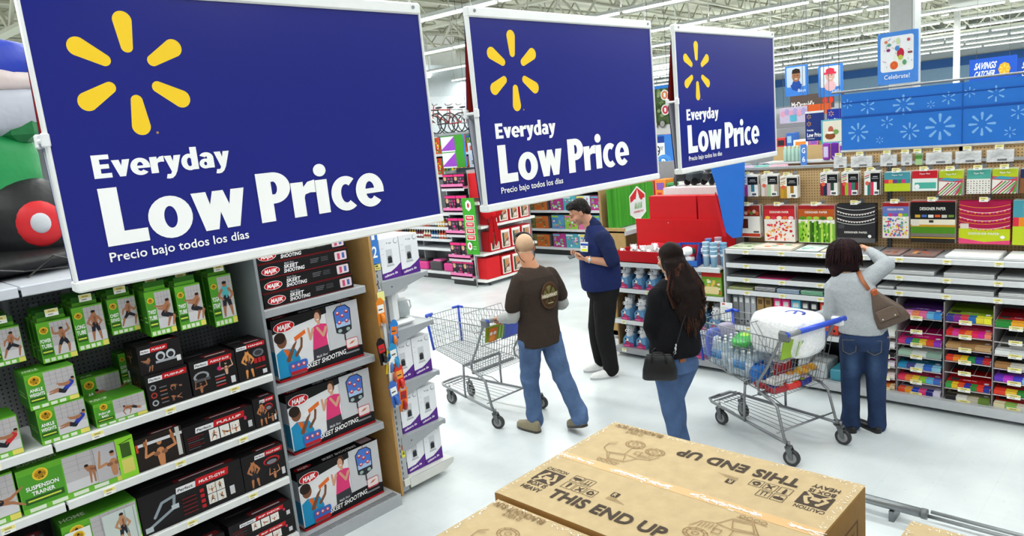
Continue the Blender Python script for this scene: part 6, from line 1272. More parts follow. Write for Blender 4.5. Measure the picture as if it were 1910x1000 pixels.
for i, z in enumerate((1.5, 1.95, 2.38)): carton_row('toy_box', 'yellow toy package, tall shelving, %s row' % ('lower', 'middle', 'top')[i], 9.93, 12.18, 9.72, z, .26, .34, .35, toyp(YELT), 'yellow toy packages')
# bikes high up in the distance
def bike(lab, x, y, z, col, rz):
    t = thing('bicycle', lab, 'bicycle', (x, y, z), rz, 'bicycles on the high rack')
    for a in (0, 1.0):
        g = G(); g.tube([(a+.31*math.cos(2*PI*i/18), 0, .31+.31*math.sin(2*PI*i/18)) for i in range(18)], .022, 6, '#222224', True)
        for i in range(6): g.cyl((a, 0, .31), (a+.3*math.cos(PI*i/3), 0, .31+.3*math.sin(PI*i/3)), .003, None, 3, '#b8babc')
        ob('wheel', g, M_PLAST, t)
    g = G(); F_ = [((0, .31), (.42, .30)), ((.42, .30), (.34, .78)), ((.34, .74), (.88, .80)), ((.42, .30), (.90, .68)), ((0, .31), (.36, .70)), ((1.0, .31), (.88, .92))]
    for a, b in F_: g.cyl((a[0], 0, a[1]), (b[0], 0, b[1]), .02, None, 8, col)
    ob('frame', g, M_PLAST, t)
    g = G(); g.tube([(.84, -.25, .98), (.88, -.1, .94), (.88, .1, .94), (.84, .25, .98)], .014, 6, '#2a2a2c'); ob('handlebar', g, M_PLAST, t); g = G(); g.ell(.32, 0, .82, .13, .06, .035, '#1c1c1e', 10, 6); ob('saddle', g, M_PLAST, t)
for k in range(7): bike('%s bicycle %s' % (('white', 'black', 'red', 'silver', 'black and white', 'pink', 'grey')[k], ('at the near end of the high rack', 'second along the high rack', 'third along the high rack', 'fourth along the high rack', 'fifth along the high rack', 'sixth along the high rack', 'at the far end of the high rack')[k]), 14.9+.62*k, 17.5+.12*k, 2.9, ['#e8e8e8', '#222226', '#c02a2a', '#a8acb0', '#d8d8d8', '#d05a8a', '#77797c'][k], 1.9+.1*(k % 3))
g = G(); g.box(14.5, 20.5, 17.0, 19.2, 2.81, 2.89, '#9aa0a4')
for x in (14.6, 17.4, 20.3):
    for y in (17.1, 19.0): g.box(x-.05, x+.05, y-.05, y+.05, 0, 2.85, '#7a8084')
props(ob('bicycle_rack', g, M_STEEL), 'high steel rack carrying the bicycles in the distance', 'rack')
g = G(); g.box(17.4, 22, 21.9, 22.0, 0, 5.6, '#c9d2d6'); g.box(17.4, 22.0, 21.88, 21.9, 3.6, 4.4, '#dde3e6'); struct('partition', g, M_MATTE)

# far aisles seen over the paper shelving and between the signs
def far_gondola(lab, x, y0, y1, h, pal, seed):
    t = thing('aisle_shelving', lab, 'shelving', (0, 0, 0)); r = random.Random(seed); n = int(h/.36)
    g = G(); g.box(x+.4, x+.45, y1, y0, 0, h+.1, '#8a8e92'); ob('back_panel', g, M_SHELF, t)
    for i in range(n): g = G(); g.box(x, x+.4, y1, y0, .12+.36*i-.03, .12+.36*i, '#d0d3d6'); ob('shelf', g, M_SHELF, t)
    g = G()
    for i in range(n):
        y = y0-.02
        while y > y1+.1:
            w = r.uniform(.08, .26); hh = r.uniform(.16, .31); c = pal[r.randrange(len(pal))]; g.box(x+.03, x+.3, y-w, y, .12+.36*i, .12+.36*i+hh, c)
            p = PL(g, (x+.03, y, .12+.36*i), (0, -1, 0), (0, 0, 1), .002); p.rect(w*.15, hh*.5, w*.85, hh*.85, pal[r.randrange(len(pal))]); p.rect(w*.2, hh*.12, w*.6, hh*.35, pal[r.randrange(len(pal))])
            y -= w+.015
    ob('goods', g, M_PRINT, t, kind='stuff')
MIX = ['#e8e6e2', '#c83a3a', '#3a6ab8', '#e8c23a', '#4a9a5a', '#2a2a30', '#d86a9a', '#e88a3a', '#8a5ab0', '#9ac0d8', '#f0f0f0', '#a8703a']
far_gondola('aisle shelving with seasonal goods right behind the paper aisle', 8.4, 5.8, 3.1, 1.95, MIX, 4)
far_gondola('aisle shelving with cards and cleaning goods past the snowflake banner', 11.5, 6.6, 2.0, 2.2, MIX, 5)
far_gondola('aisle shelving under the Boys sign', 14.2, 8.6, 4.6, 2.35, ['#e8e6e2', '#c83a3a', '#e0a0b8', '#2a2a30', '#d8d4cc', '#4a6ab0'], 6)
far_gondola('aisle shelving under the Girls sign', 18.0, 9.5, 4.0, 2.35, MIX, 7)
far_gondola('clothing aisle shelving far behind the Boys sign', 23.0, 12, 5, 2.4, MIX, 8)
far_gondola('aisle shelving in front of the blue back wall', 30, 15, 6, 2.5, MIX, 9)
far_gondola('far aisle shelving nearest the back wall', 40, 22, 8, 2.6, MIX, 10)
far_gondola('aisle shelving between the island and the bicycles', 14, 17, 10, 2.4, MIX+YELT, 11)
far_gondola('aisle shelving far down past the bicycles', 21, 26, 13, 2.6, MIX, 12)
# dark riding toys above the red risers
for k in range(6):
    t = thing('toy_vehicle', 'dark grey toy vehicle on the shelf above the red risers, '+('nearest the Christmas board', 'second from the Christmas board', 'third from the Christmas board', 'third from the blue fin', 'second from the blue fin', 'nearest the blue fin')[k], 'toy', (7.35, 4.42-.2*k, 1.86), rnd.uniform(-1, 1), 'dark toys above the red risers')
    g = G(); g.rbox(-.11, .11, -.06, .06, .05, .15, ['#2c3034', '#3a4248', '#1e2226'][k % 3], .02); g.rbox(-.05, .07, -.05, .05, .14, .21, '#55606a', .02); ob('body', g, M_PLAST, t)
    for sx in (-.07, .07):
        for sy in (-.07, .05): g = G(); g.cyl((sx, sy, .045), (sx, sy+.02, .045), .045, None, 12, '#17181a'); ob('wheel', g, M_PLAST, t)
    g = G(); g.tube([(-.08, 0, .15), (-.14, 0, .26), (-.02, 0, .28)], .01, 6, '#8a9298'); ob('roll_bar', g, M_PLAST, t)
g = G(); g.box(7.1, 7.6, 3.2, 4.5, 1.78, 1.855, '#eadcdc'); g.box(7.1, 7.12, 3.2, 4.5, 0, 1.78, '#a8acae'); g.box(7.58, 7.6, 3.2, 4.5, 0, 1.78, '#a8acae'); props(ob('toy_ledge', g, M_SHELF), 'white ledge behind the red risers carrying dark toys', 'shelf')
for k in range(4):
    g = G(); g.box(0, .16, 0, .1, 0, .2, ['#e878b0', '#c8a0d8', '#58c0b0', '#f0a0c0'][k]); p = PL(g, (0, 0, 0)); p.ell(.08, .12, .05, .05, '#f4ecec'); p.rect(.02, .02, .14, .05, '#8a3a7a')
    ob('toy_box', g, M_PRINT, None, (7.13, 3.75-.165*k, 1.857), -PI/2, label='small pastel toy box right of the dark toys, '+('pink one first', 'lilac one', 'teal one', 'rose one nearest the fin')[k], cat='box', group='pastel toy boxes above the risers')
# small signs seen between the third blue sign and the snowflake banner
def minisign(p, w, h): p.rect(0, 0, w, h, '#24367c'); p.rect(0, h*.93, w, h, '#e4e6ea'); [spark(p, w*.2, h*(.82-.24*k), w*.13, '#e8a83a') for k in range(2)]; p.text('Everyday', w*.1, h*.34, h*.06, '#ffffff', .02, w*.35); p.text('Low Price', w*.1, h*.14, h*.13, '#ffffff', .03, w*.8); p.rect(w*.1, h*.07, w*.5, h*.09, '#cfd4e4')
yzsign('hanging_sign', 'small distant blue Everyday Low Price sign under the Boys sign', 10.0, 4.03, 3.78, 2.55, 2.15, minisign, .01)
yzsign('hanging_sign', 'tiny distant blue sign with one yellow starburst beside the banner', 13.0, 4.86, 4.62, 2.54, 2.32, lambda p, w, h: (p.rect(0, 0, w, h, '#22359a'), spark(p, w*.3, h*.65, w*.2, '#e8a83a'), p.text('Low Price', w*.08, h*.08, h*.2, '#ffffff', .02, w*.84)), .01)
yzsign('poster_sign', 'teal framed food poster left of the snowflake banner', 9.9, 3.78, 3.50, 2.42, 2.09, lambda p, w, h: (p.rect(0, 0, w, h, '#5ab0bc'), p.rect(w*.08, h*.12, w*.94, h*.95, '#e0dccc'), p.ell(w*.42, h*.35, w*.24, h*.14, '#8a4a28'), p.ell(w*.45, h*.6, w*.12, h*.14, '#b8604a'), p.ell(w*.68, h*.5, w*.14, h*.1, '#7aa05a'), p.ell(w*.42, h*.48, w*.18, h*.05, '#f0ece4')), .01)
yzsign('poster_sign', 'pastel pink and teal poster left of the small distant price sign', 13.0, 5.70, 5.20, 2.64, 2.36, lambda p, w, h: (p.rect(0, 0, w, h, '#c8bcd4'), [p.ell(w*(.12+.15*k), h*(.6+.1*(k % 2)), w*.09, h*.2, ['#e0a0b8', '#b0a0d0'][k % 2]) for k in range(6)], p.rect(w*.38, h*.1, w*.62, h*.5, '#58b0c8')), .01)
yzsign('banner_sign', 'orange header board in the distance behind the small price sign', 15.6, 6.34, 5.75, 2.66, 2.44, lambda p, w, h: (p.rect(0, 0, w, h, '#e0602a'),), .02)
yzsign('banner_sign', "brown McDonald's header board under the Boys and Girls signs", 19.5, 8.25, 7.10, 2.95, 2.55, lambda p, w, h: (p.rect(0, 0, w, h, '#5a4a44'), p.text("McDonald's", w*.03, h*.2, h*.36, '#f0eeea', .02, w*.52), p.ell(w*.8, h*.5, w*.06, h*.2, '#d83a2a'), p.ell(w*.93, h*.5, w*.05, h*.2, '#d83a2a')), .02)
g = G(); g.rbox(8.45, 8.6, 3.43, 3.66, 1.96, 2.16, '#b8cfc6', .01)
for k in range(5): props(ob('bottle', (lambda q: q.lathe([(.022, 0), (.024, .01), (.024, .13), (.012, .16), (.012, .18)], 0, 0, 0, '#a8c8bc', 10))(G()), M_PLAST, None, (8.43, 3.64-.047*k, 2.0)), ('first', 'second', 'third', 'fourth', 'last')[k]+' pale green bottle in the row beside the G6 sign', 'bottle', 'pale green bottles beside the G6 sign')
g = G(); g.box(8.4, 8.7, 2.6, 3.9, 1.975, 1.998, '#c9cccf'); g.box(8.4, 8.42, 2.6, 2.64, 0, 1.975, '#888c90'); g.box(8.68, 8.7, 2.6, 3.9, 1.5, 2.16, '#b89a6a'); props(ob('upper_ledge', g, M_SHELF), 'upper ledge behind the paper pegboard carrying pale bottles', 'shelf')
g = G(); g.box(0, .07, 0, .01, 0, .24, '#4a80d0'); p = PL(g, (0, 0, 0)); p.text('G', .035, .14, .06, '#e8f0fa', .02, .04, 'c'); p.text('6', .035, .04, .06, '#e8f0fa', .02, .035, 'c'); props(ob('aisle_number_sign', g, M_PRINT, None, (8.38, 3.44, 1.95), -PI/2), 'small blue aisle sign with G and 6', 'sign')
for k in range(3):
    g = G(); g.rbox(0, .075, 0, .05, 0, .19, ['#8a3aa8', '#6a2a98', '#c8c0d8'][k], .01); p = PL(g, (0, 0, 0)); p.rect(.012, .03, .063, .15, ['#c9c0e0', '#5a2a90', '#7a3ab0'][k]); props(ob('purple_pack', g, M_PRINT, None, (8.38, 3.19-.09*k, 2.0), -PI/2), 'purple hanging pack above the pegboard, '+('left one', 'middle one', 'right one behind the banner')[k], 'pack', 'purple packs above the pegboard')
t = thing('fan_coil_unit', 'white ceiling fan-coil box high on the right edge with a dark opening', 'ceiling box', (0, 0, 0)); g = G(); g.rbox(24, 25.2, 4.2, 5.6, 5.05, 5.75, '#d8d8d0', .03); g.box(23.99, 24.0, 4.3, 4.5, 5.3, 5.6, '#222222'); ob('housing', g, M_MATTE, t)
# small round sensor lamps among the trusses
for k in range(8):
    t = thing('high_bay_lamp', 'small round lamp among the roof trusses, '+('nearest', 'second nearest', 'third nearest', 'fourth nearest', 'fourth furthest', 'third furthest', 'second furthest', 'furthest')[k], 'lamp', (12+4*k, 8.5+.6*(k % 3), 5.9), 0, 'small round roof lamps')
    g = G(); g.lathe([(.05, .2), (.14, .06), (.16, 0)], 0, 0, 0, '#c8c8c0', 14); ob('shade', g, M_PLAST, t); g = G(); g.cyl((0, 0, -.01), (0, 0, .005), .14, None, 14, '#ffffff'); ob('lens', g, M_LAMP, t)
# ================================================================ shopping carts (local +y is forward, origin on the floor under the rear axle)
GC = '#8b8e91'; CB = '#2f50c8'
def lerp(a, b, t): return tuple(x+(y-x)*t for x, y in zip(a, b))
def make_cart(lab, loc, ang, ad):
    t = thing('shopping_cart', lab, 'shopping cart', loc, ang, 'shopping carts')
    RB = [(-.27, .13, .475), (.27, .13, .475)]; FB = [(-.18, .97, .575), (.18, .97, .575)]; RT = [(-.285, .03, .955), (.285, .03, .955)]; FT = [(-.205, 1.0, .915), (.205, 1.0, .915)]
    g = G()
    for s in (0, 1):
        for k in range(7):
            f = k/6; g.tube([lerp(RB[s], RT[s], f), lerp(FB[s], FT[s], f)], .0045 if k in (0, 6) else .0022, 5, GC)
        for k in range(27): f = k/26; g.tube([lerp(RB[s], FB[s], f), lerp(RT[s], FT[s], f)], .0020, 4, GC)
    ob('side_wires', g, M_STEEL, t)
    g = G()
    for k in range(17): f = k/16; g.tube([lerp(RB[0], RB[1], f), lerp(FB[0], FB[1], f)], .0020, 4, GC)
    for k in range(20): f = k/19; g.tube([lerp(RB[0], FB[0], f), lerp(RB[1], FB[1], f)], .0022, 4, GC)
    ob('bottom_grid', g, M_STEEL, t)
    g = G()
    for k in range(13): f = k/12; g.tube([lerp(FB[0], FB[1], f), lerp(FT[0], FT[1], f)], .0020, 4, GC)
    for k in range(7): f = k/6; g.tube([lerp(FB[0], FT[0], f), lerp(FB[1], FT[1], f)], .0045 if k in (0, 6) else .0022, 5, GC)
    ob('front_grid', g, M_STEEL, t)
    g = G(); a0, a1, b0, b1 = (-.24, .16, .50), (.24, .16, .50), (-.265, .06, .93), (.265, .06, .93)
    for k in range(16): f = k/15; g.tube([lerp(a0, a1, f), lerp(b0, b1, f)], .0020, 4, GC)
    for k in range(6): f = k/5; g.tube([lerp(a0, b0, f), lerp(a1, b1, f)], .0032, 5, GC)
    ob('rear_gate', g, M_STEEL, t)
    g = G(); c0, c1, d0, d1 = (-.19, .20, .72), (.19, .20, .72), (-.24, .36, 1.02), (.24, .36, 1.02)     # child seat back, folded out
    for k in range(11): f = k/10; g.tube([lerp(c0, c1, f), lerp(d0, d1, f)], .0022, 4, GC)
    for k in (0, 2, 5): f = k/5; g.tube([lerp(c0, d0, f), lerp(c1, d1, f)], .004, 5, GC)
    g.tube([c0, (-.22, .09, .74)], .003, 5, GC); g.tube([c1, (.22, .09, .74)], .003, 5, GC)
    ob('child_seat_back', g, M_STEEL, t)
    for x0, x1 in ((-.02, .10), (.11, .235)):
        g = G(); g.add([(x0, .045, .915), (x1, .045, .915), (x1, .10, .76), (x0, .10, .76), (x0, .055, .915), (x1, .055, .915), (x1, .11, .76), (x0, .11, .76)], [(0, 3, 2, 1), (4, 5, 6, 7), (0, 1, 5, 4), (2, 3, 7, 6), (0, 4, 7, 3), (1, 2, 6, 5)], CB); ob('seat_flap', g, M_PLAST, t)
    g = G(); g.add([(-.245, .045, .93), (-.03, .045, .93), (-.03, .085, .78), (-.235, .085, .78), (-.245, .051, .93), (-.03, .051, .93), (-.03, .091, .78), (-.235, .091, .78)], [(0, 3, 2, 1), (4, 5, 6, 7), (0, 1, 5, 4), (2, 3, 7, 6), (0, 4, 7, 3), (1, 2, 6, 5)], '#8fb83a' if ad else '#9ac23a')
    p = PL(g, (-.24, .045, .785), (1, 0, 0), (0, -.28, .96)); 
    for i in range(5): p.rect(.11+.02*i, .01, .12+.02*i, .14, '#c8dc8a' if i % 2 else '#6a9a2a', False)
    if ad: p.l += 1; p.rect(.005, .004, .10, .145, '#e8742a'); p.ell(.03, .09, .018, .018, '#f4e8dc'); p.ell(.075, .09, .018, .018, '#f4e8dc'); p.ell(.05, .04, .035, .03, '#f0943a')
    ob('advert_panel', g, M_PRINT, t)
    for s in (-1, 1):
        g = G(); g.tube([(s*.285, -.01, 1.0), (s*.285, .035, .96), (s*.28, .17, .72), (s*.275, .28, .56), (s*.275, .27, .50), (s*.275, .20, .47), (s*.275, .14, .455), (s*.28, .09, .42), (s*.285, .03, .20), (s*.287, .0, .165)], .0135, 8, GC, flat=.8)
        g.tube([(s*.287, 0, .165), (s*.27, .15, .17), (s*.15, .93, .185), (s*.12, .985, .19), (0, .99, .19)], .0125, 8, GC); ob('side_frame', g, M_STEEL, t)
        g = G(); g.tube([(s*.235, .47, .175), (s*.235, .47, .30), (s*.235, .45, .50)], .010, 8, GC); g.tube([(s*.23, .50, .178), (s*.23, .60, .215), (s*.22, .72, .22), (s*.2, .8, .182)], .005, 6, GC); ob('support_strut', g, M_STEEL, t)
    g = G(); g.tube([(-.285, .05, .24), (.285, .05, .24)], .006, 6, GC); g.tube([(-.28, .10, .21), (.28, .10, .21)], .004, 6, GC)
    for k in range(8): f = (k+.5)/8; g.tube([(-.25+.5*f, .10, .205), (-.15+.3*f, .90, .205)], .0026, 4, GC)
    for y in (.12, .9): g.tube([(-.26+.11*(y-.1)/.8, y, .20), (.26-.11*(y-.1)/.8, y, .20)], .006, 6, GC)
    for k in range(3): g.tube([(-.13, .80+.06*k, .21), (.13, .80+.06*k, .21)], .004, 5, GC)
    ob('lower_tray', g, M_STEEL, t)
    g = G(); g.box(-.26, .26, .27, .30, .455, .475, '#77797c'); g.box(-.23, .23, .44, .47, .49, .51, '#77797c'); ob('cross_bar', g, M_STEEL, t)
    g = G(); g.tube([(-.30, -.03, 1.01), (.33, -.03, 1.01)], .021, 12, CB); h = ob('handle', g, M_PLAST, t)
    for s in (-1, 1): g = G(); g.rbox(s*.285-.022, s*.285+.022, -.05, .05, .955, 1.03, '#6b6e70' if s < 0 else '#e4e8ec', .014); ob('handle_end', g, M_PLAST, h)
    g = G(); g.tube([(-.28, -.03, 1.01), (-.17, -.03, 1.01)], .0215, 12, '#8b8e91'); ob('handle_label', g, M_PLAST, h)
    for s in (-1, 1):
        g = G(); g.tube([(s*.182, .975, .56), (s*.208, 1.005, .925)], .014, 6, CB); g.tube([(s*.208, 1.005, .925), (s*.20, .93, .925)], .013, 6, CB); g.tube([(s*.208, 1.005, .925), (s*.13, 1.005, .925)], .013, 6, CB); ob('bumper_corner', g, M_PLAST, t)
    wg = G(); wg.tube([(-.0135, 0, 0), (.0135, 0, 0)], .062, 20, '#2e2f31'); wg.tube([(-.0155, 0, 0), (.0155, 0, 0)], .040, 16, '#8b8c8c'); wg.tube([(-.018, 0, 0), (.018, 0, 0)], .015, 10, '#55575a')
    wm = wg.mesh('wheel'); wm.materials.append(M_PLAST)
    for x, y, a in ((-.287, -.015, .35), (.287, -.015, .2), (-.13, .86, .1), (.13, .86, -.15)):
        c = bpy.data.objects.new('caster', None); COL.objects.link(c); c.parent = t; c.location = (x, y, .0); c.rotation_euler = (0, 0, a)
        g = G()
        for s in (-.021, .021): g.prism([(-.035, .055), (-.005, .055), (.022, .135), (.022, .150), (-.018, .150), (-.03, .12)], 'x', s-.003, s+.003, '#6f7274')
        g.box(-.024, .024, -.02, .024, .135, .152, '#6f7274'); g.cyl((0, 0, .15), (0, 0, .185 if y < .5 else .19), .011, None, 8, '#8b8e91'); ob('fork', g, M_STEEL, c)
        o = bpy.data.objects.new('wheel', wm); COL.objects.link(o); o.parent = c; o.location = (0, -.02, .0622)
    return t
C1, A1 = (4.47, 4.55, 0), math.radians(87-90); C2, A2 = (5.15, 2.06, 0), math.radians(72-90)
make_cart('empty shopping cart pushed by the bald man in the brown shirt', C1, A1, True)
make_cart('full shopping cart with a white pack and water bottles beside the woman in grey', C2, A2, False)
MC2 = Matrix.Translation(C2) @ Matrix.Rotation(A2, 4, 'Z')
def incart(name, x, y, z, lab, cat, rz=0, group='groceries in the full cart', rot=None):
    p = MC2 @ Vector((x, y, z)); return thing(name, lab, cat, tuple(p), A2+rz, group, rot)
# water bottles in shrink packs
def waterpack(lab, x, y, z, rz, nx=3, ny=4, tip=False):
    t = incart('water_pack', x, y, z, lab, 'water pack', rz)
    for i in range(nx):
        for j in range(ny):
            g = G(); g.lathe([(.026, 0), (.031, .01), (.031, .05), (.028, .07), (.031, .09), (.031, .13), (.02, .165), (.012, .185), (.012, .195)], .064*i, .064*j, 0, '#d6e8f4', 10); ob('bottle', g, M_CLEAR, t)
            g = G(); g.lathe([(.0318, .055), (.0318, .125)], .064*i, .064*j, 0, '#4f9ad8' if (i+j) % 3 else '#dfe9f2', 10); ob('label', g, M_PRINT, t); g = G(); g.cyl((.064*i, .064*j, .195), (.064*i, .064*j, .21), .014, None, 8, '#eef2f4'); ob('cap', g, M_PLAST, t)
    g = G(); x1, y1 = .064*(nx-1)+.034, .064*(ny-1)+.034
    for z_ in (.03, .06, .09, .12): g.tube([(-.034, -.034, z_), (x1, -.034, z_), (x1, y1, z_), (-.034, y1, z_)], .0012, 4, '#e4f0f8', True)
    g.box(.02, .12, -.0355, -.0345, .05, .12, '#2f6ac8'); g.ell(.07, -.037, .085, .03, .002, .02, '#e8f0f8', 12, 5); ob('wrap_film', g, M_CLEAR, t)
    return t
waterpack('upright pack of small water bottles in the middle of the full cart', -.17, .46, .535, 0, 5, 4)
waterpack('second pack of water bottles nearer the front of the full cart', -.16, .73, .56, 0, 5, 3)
t = incart('paper_towel_pack', .02, .25, .755, 'large white wrapped pack with a blue logo sitting on top of the full cart', 'pack', .12)
g = G(); pillow(g, 0, 0, .16, .185, .25, .165, '#f4f5f6', 3, 26, 18, .42); ob('wrapper', g, M_FILM, t)
g = G(); 
for k in range(16):
    a = -1.0+k*.14; g.ell(-.01+.062*math.cos(a*1.5), -.10+.07*math.sin(a*1.5)+.02, .322, .016, .012, .006, '#2a3fa0', 8, 5)
for k in range(7): g.ell(-.03+.010*k, -.09+.004*k, .322, .010, .014, .006, '#3a50b0', 6, 5)
ob('logo_print', g, M_PLAST, t)
g = G(); pillow(g, 0, -.20, .12, .14, .04, .11, '#eceef0', 5, 20, 10, .5); ob('gathered_end', g, M_FILM, t)
t = incart('green_pack', -.05, .62, .755, 'bright green wrapped packet lying on top of the water bottles', 'packet', .5); g = G(); pillow(g, 0, 0, .035, .165, .085, .035, '#3fae4a', 8); ob('wrapper', g, M_FILM, t); g = G(); pillow(g, .03, 0, .064, .05, .04, .012, '#a8d84a', 9); ob('label', g, M_FILM, t)
t = incart('snack_bag', -.13, .90, .60, 'blue and white snack bag standing at the front of the full cart', 'bag', .2); g = G(); pillow(g, 0, 0, .12, .08, .04, .13, '#5a68b8', 4); ob('bag', g, M_FILM, t); g = G(); pillow(g, -.01, -.03, .13, .05, .018, .06, '#d8dcec', 5); ob('label', g, M_FILM, t)
t = incart('snack_bag', .04, .92, .62, 'grey patterned snack bag behind the blue and white one', 'bag', -.3); g = G(); pillow(g, 0, 0, .12, .08, .04, .12, '#a8a0b8', 6); ob('bag', g, M_FILM, t)
t = incart('blue_pack', -.17, .40, .50, 'solid blue wrapped packet low in the full cart', 'packet', 0); g = G(); pillow(g, .05, 0, .07, .09, .05, .07, '#2a78d0', 7); ob('wrapper', g, M_FILM, t)
t = incart('red_box', .02, .30, .52, 'red box with white top standing in the full cart', 'box', .3); g = G(); g.rbox(-.06, .06, -.05, .05, 0, .17, '#b8202a', .006); g.rbox(-.061, .061, -.051, .051, .145, .175, '#ece8e4', .006); ob('carton', g, M_PRINT, t)
t = incart('orange_net', .12, .22, .525, 'yellow netted bag of oranges in the rear of the full cart', 'bag of fruit', .1)
for k in range(11): g = G(); g.ell(-.16+.033*k, .012*((k*7) % 3-1), .04+.02*(k % 2), .030, .030, .028, ['#f0b020', '#e8982a', '#f2c83a'][k % 3], 10, 7); ob('orange', g, M_PLAST, t)
for k, (x, y, z, l, c1, c2, c3) in enumerate(((-.17, .20, .487, 'red and purple flat packet at the bottom left of the full cart', '#a82a34', '#3a2a88', '#e8e4e0'), (-.03, .19, .487, 'red and white flat packet next to the purple one', '#d8302a', '#e8e8ec', '#e8a82a'), (.10, .19, .487, 'dark blue flat packet under the oranges', '#28307a', '#8a9a3a', '#c8b8d8'), (-.15, .33, .487, 'red striped packet stacked behind the purple one', '#c02a30', '#e0d8d0', '#2a3a80'))):
    t = incart('flat_packet', x, y, z, l, 'packet', .15*(k-1)); g = G(); pillow(g, 0, 0, .028, .075, .06, .026, c1, k+20, 16, 8, .4); ob('wrapper', g, M_FILM, t)
    g = G(); g.box(-.06, -.01, -.045, .045, .054, .056, c2); g.box(0, .05, -.04, .03, .054, .056, c3); ob('label', g, M_PRINT, t)
    t2 = incart('flat_packet', x+.01, y+.01, z+.058, l+', piled on it', 'packet', .1-.15*k) if k < 2 else None
    if t2: g = G(); pillow(g, 0, 0, .025, .07, .055, .022, c3 if k == 0 else c2, k+30, 16, 8, .4); ob('wrapper', g, M_FILM, t2)
# ================================================================ people
def evalmesh(g, voxel, smooth, name, its=None):
    me = g.mesh('tmp'); o = bpy.data.objects.new('tmp', me); COL.objects.link(o)
    m = o.modifiers.new('r', 'REMESH'); m.mode = 'VOXEL'; m.voxel_size = voxel
    if smooth: s = o.modifiers.new('s', 'SMOOTH'); s.factor = .5; s.iterations = smooth
    dg = bpy.context.evaluated_depsgraph_get(); out = bpy.data.meshes.new_from_object(o.evaluated_get(dg))
    bpy.data.objects.remove(o); bpy.data.meshes.remove(me); out.name = name
    return out
def co_of(me): a = np.empty(len(me.vertices)*3, np.float32); me.vertices.foreach_get('co', a); return a.reshape(-1, 3)
def set_co(me, a): me.vertices.foreach_set('co', a.astype(np.float32).ravel()); me.update()
def paint(me, col, fn=None):
    for a in list(me.attributes):
        if a.name == 'Col': me.attributes.remove(a)
    at = me.attributes.new('Col', 'FLOAT_COLOR', 'FACE'); n = len(me.polygons); c = np.tile(np.array(L(col), np.float32), (n, 1))
    if fn:
        ce = np.empty(n*3, np.float32); me.polygons.foreach_get('center', ce); fn(ce.reshape(-1, 3), c)
    at.data.foreach_set('color', c.ravel()); me.polygons.foreach_set('use_smooth', [True]*n); me.update()
def normals(me): a = np.empty(len(me.vertices)*3, np.float32); me.vertices.foreach_get('normal', a); return a.reshape(-1, 3)
def wrinkle(me, amp, f=18, seed=0, mask=None, vert=1.0):
    co = co_of(me); n = normals(me); r = np.random.RandomState(seed); s = np.zeros(len(co))
    for k in range(5):
        d = r.normal(size=3); d[2] *= vert; d /= np.linalg.norm(d); d2 = r.normal(size=3); ph = r.uniform(0, 6, 2)
        s += np.sin(f*(.6+.3*k)*(co @ d)+ph[0]+1.8*np.sin(f*.45*(co @ d2)+ph[1]))/(1+.35*k)
    s = np.sign(s)*np.abs(s/2.2)**1.2
    a = amp if mask is None else amp*mask(co)
    set_co(me, co+n*(s*a)[:, None])
def limb(g, pts, rs, flat=1.0):
    pts = [Vector(p) for p in pts]
    for i in range(len(pts)-1):
        a, b = pts[i], pts[i+1]; n = max(2, int((b-a).length/.03))
        g.tube([a.lerp(b, k/n) for k in range(n+1)], [rs[i]+(rs[i+1]-rs[i])*k/n for k in range(n+1)], 14, '#ffffff', flat=flat)
    for p, r in zip(pts, rs): g.ell(p.x, p.y, p.z, r, r*flat if flat != 1 else r, r, '#ffffff', 14, 10)
def torso(g, rings, f, n=24):
    """rings: (x, y, z, half width, half depth); f = facing direction in plan"""
    f = Vector((f[0], f[1])).normalized(); rt = Vector((f.y, -f.x)); rs = []
    for x, y, z, w, d in rings:
        ring = []
        for j in range(n):
            a = 2*PI*j/n; ca, sa = math.cos(a), math.sin(a); e = .82
            u = w*math.copysign(abs(ca)**e, ca); v = d*math.copysign(abs(sa)**e, sa)
            ring.append((x+rt.x*u+f.x*v, y+rt.y*u+f.y*v, z))
        rs.append(ring)
    g.rings(rs, '#ffffff', True, True)
def frame(fd, up=(0, 0, 1)):
    f = Vector(fd).normalized(); r = f.cross(Vector(up)).normalized(); u = r.cross(f); return Matrix((r, f, u)).transposed()
def head(g, c, R, s=1.0, fat=1.0):
    def e(x, y, z, a, b, d): p = R @ Vector((x, y, z))*s; g.ell(c[0]+p.x, c[1]+p.y, c[2]+p.z, a*s, b*s, d*s, '#ffffff', 16, 12, R)
    e(0, -.015, .036, .077, .097, .084); e(0, .020, -.030, .060*fat, .068, .080); e(0, .058, -.090, .030*fat, .026, .024); e(0, .012, -.070, .052*fat, .058, .045)
    for t_ in range(6): k = t_/5; e(0, .086+.026*k, .018-.045*k, .009+.005*k, .010, .009)
    e(0, .104, -.028, .015, .012, .009)
    for q in (-1, 1):
        e(q*.028, .081, .024, .026, .012, .009); e(q*.038*fat, .064, -.026, .026, .024, .024); e(q*.079, -.006, -.008, .010, .020, .032); e(q*.083, -.012, .006, .007, .014, .020); e(q*.013, .096, -.030, .008, .009, .007)
    e(0, .086, -.054, .026, .010, .0075); e(0, .084, -.066, .022, .010, .008)
def face_fn(c, R, s, lip='#a8605a', stub=None):
    Ri = np.array(R.transposed()); lc = np.array(L(lip)); sc = None if stub is None else np.array(L(stub))
    def fn(ce, col):
        q = ((ce-np.array(c)) @ Ri.T)/s
        if sc is not None:
            m = (q[:, 2] < -.045) & (q[:, 2] > -.125) & (q[:, 1] > -.02) & (np.abs(q[:, 0]) < .08) & (q[:, 2] > -.13); col[m] = col[m]*.75+sc*.25
        m = (np.abs(q[:, 0]) < .024) & (np.abs(q[:, 2]+.060) < .0095) & (q[:, 1] > .07); col[m] = lc
    return fn
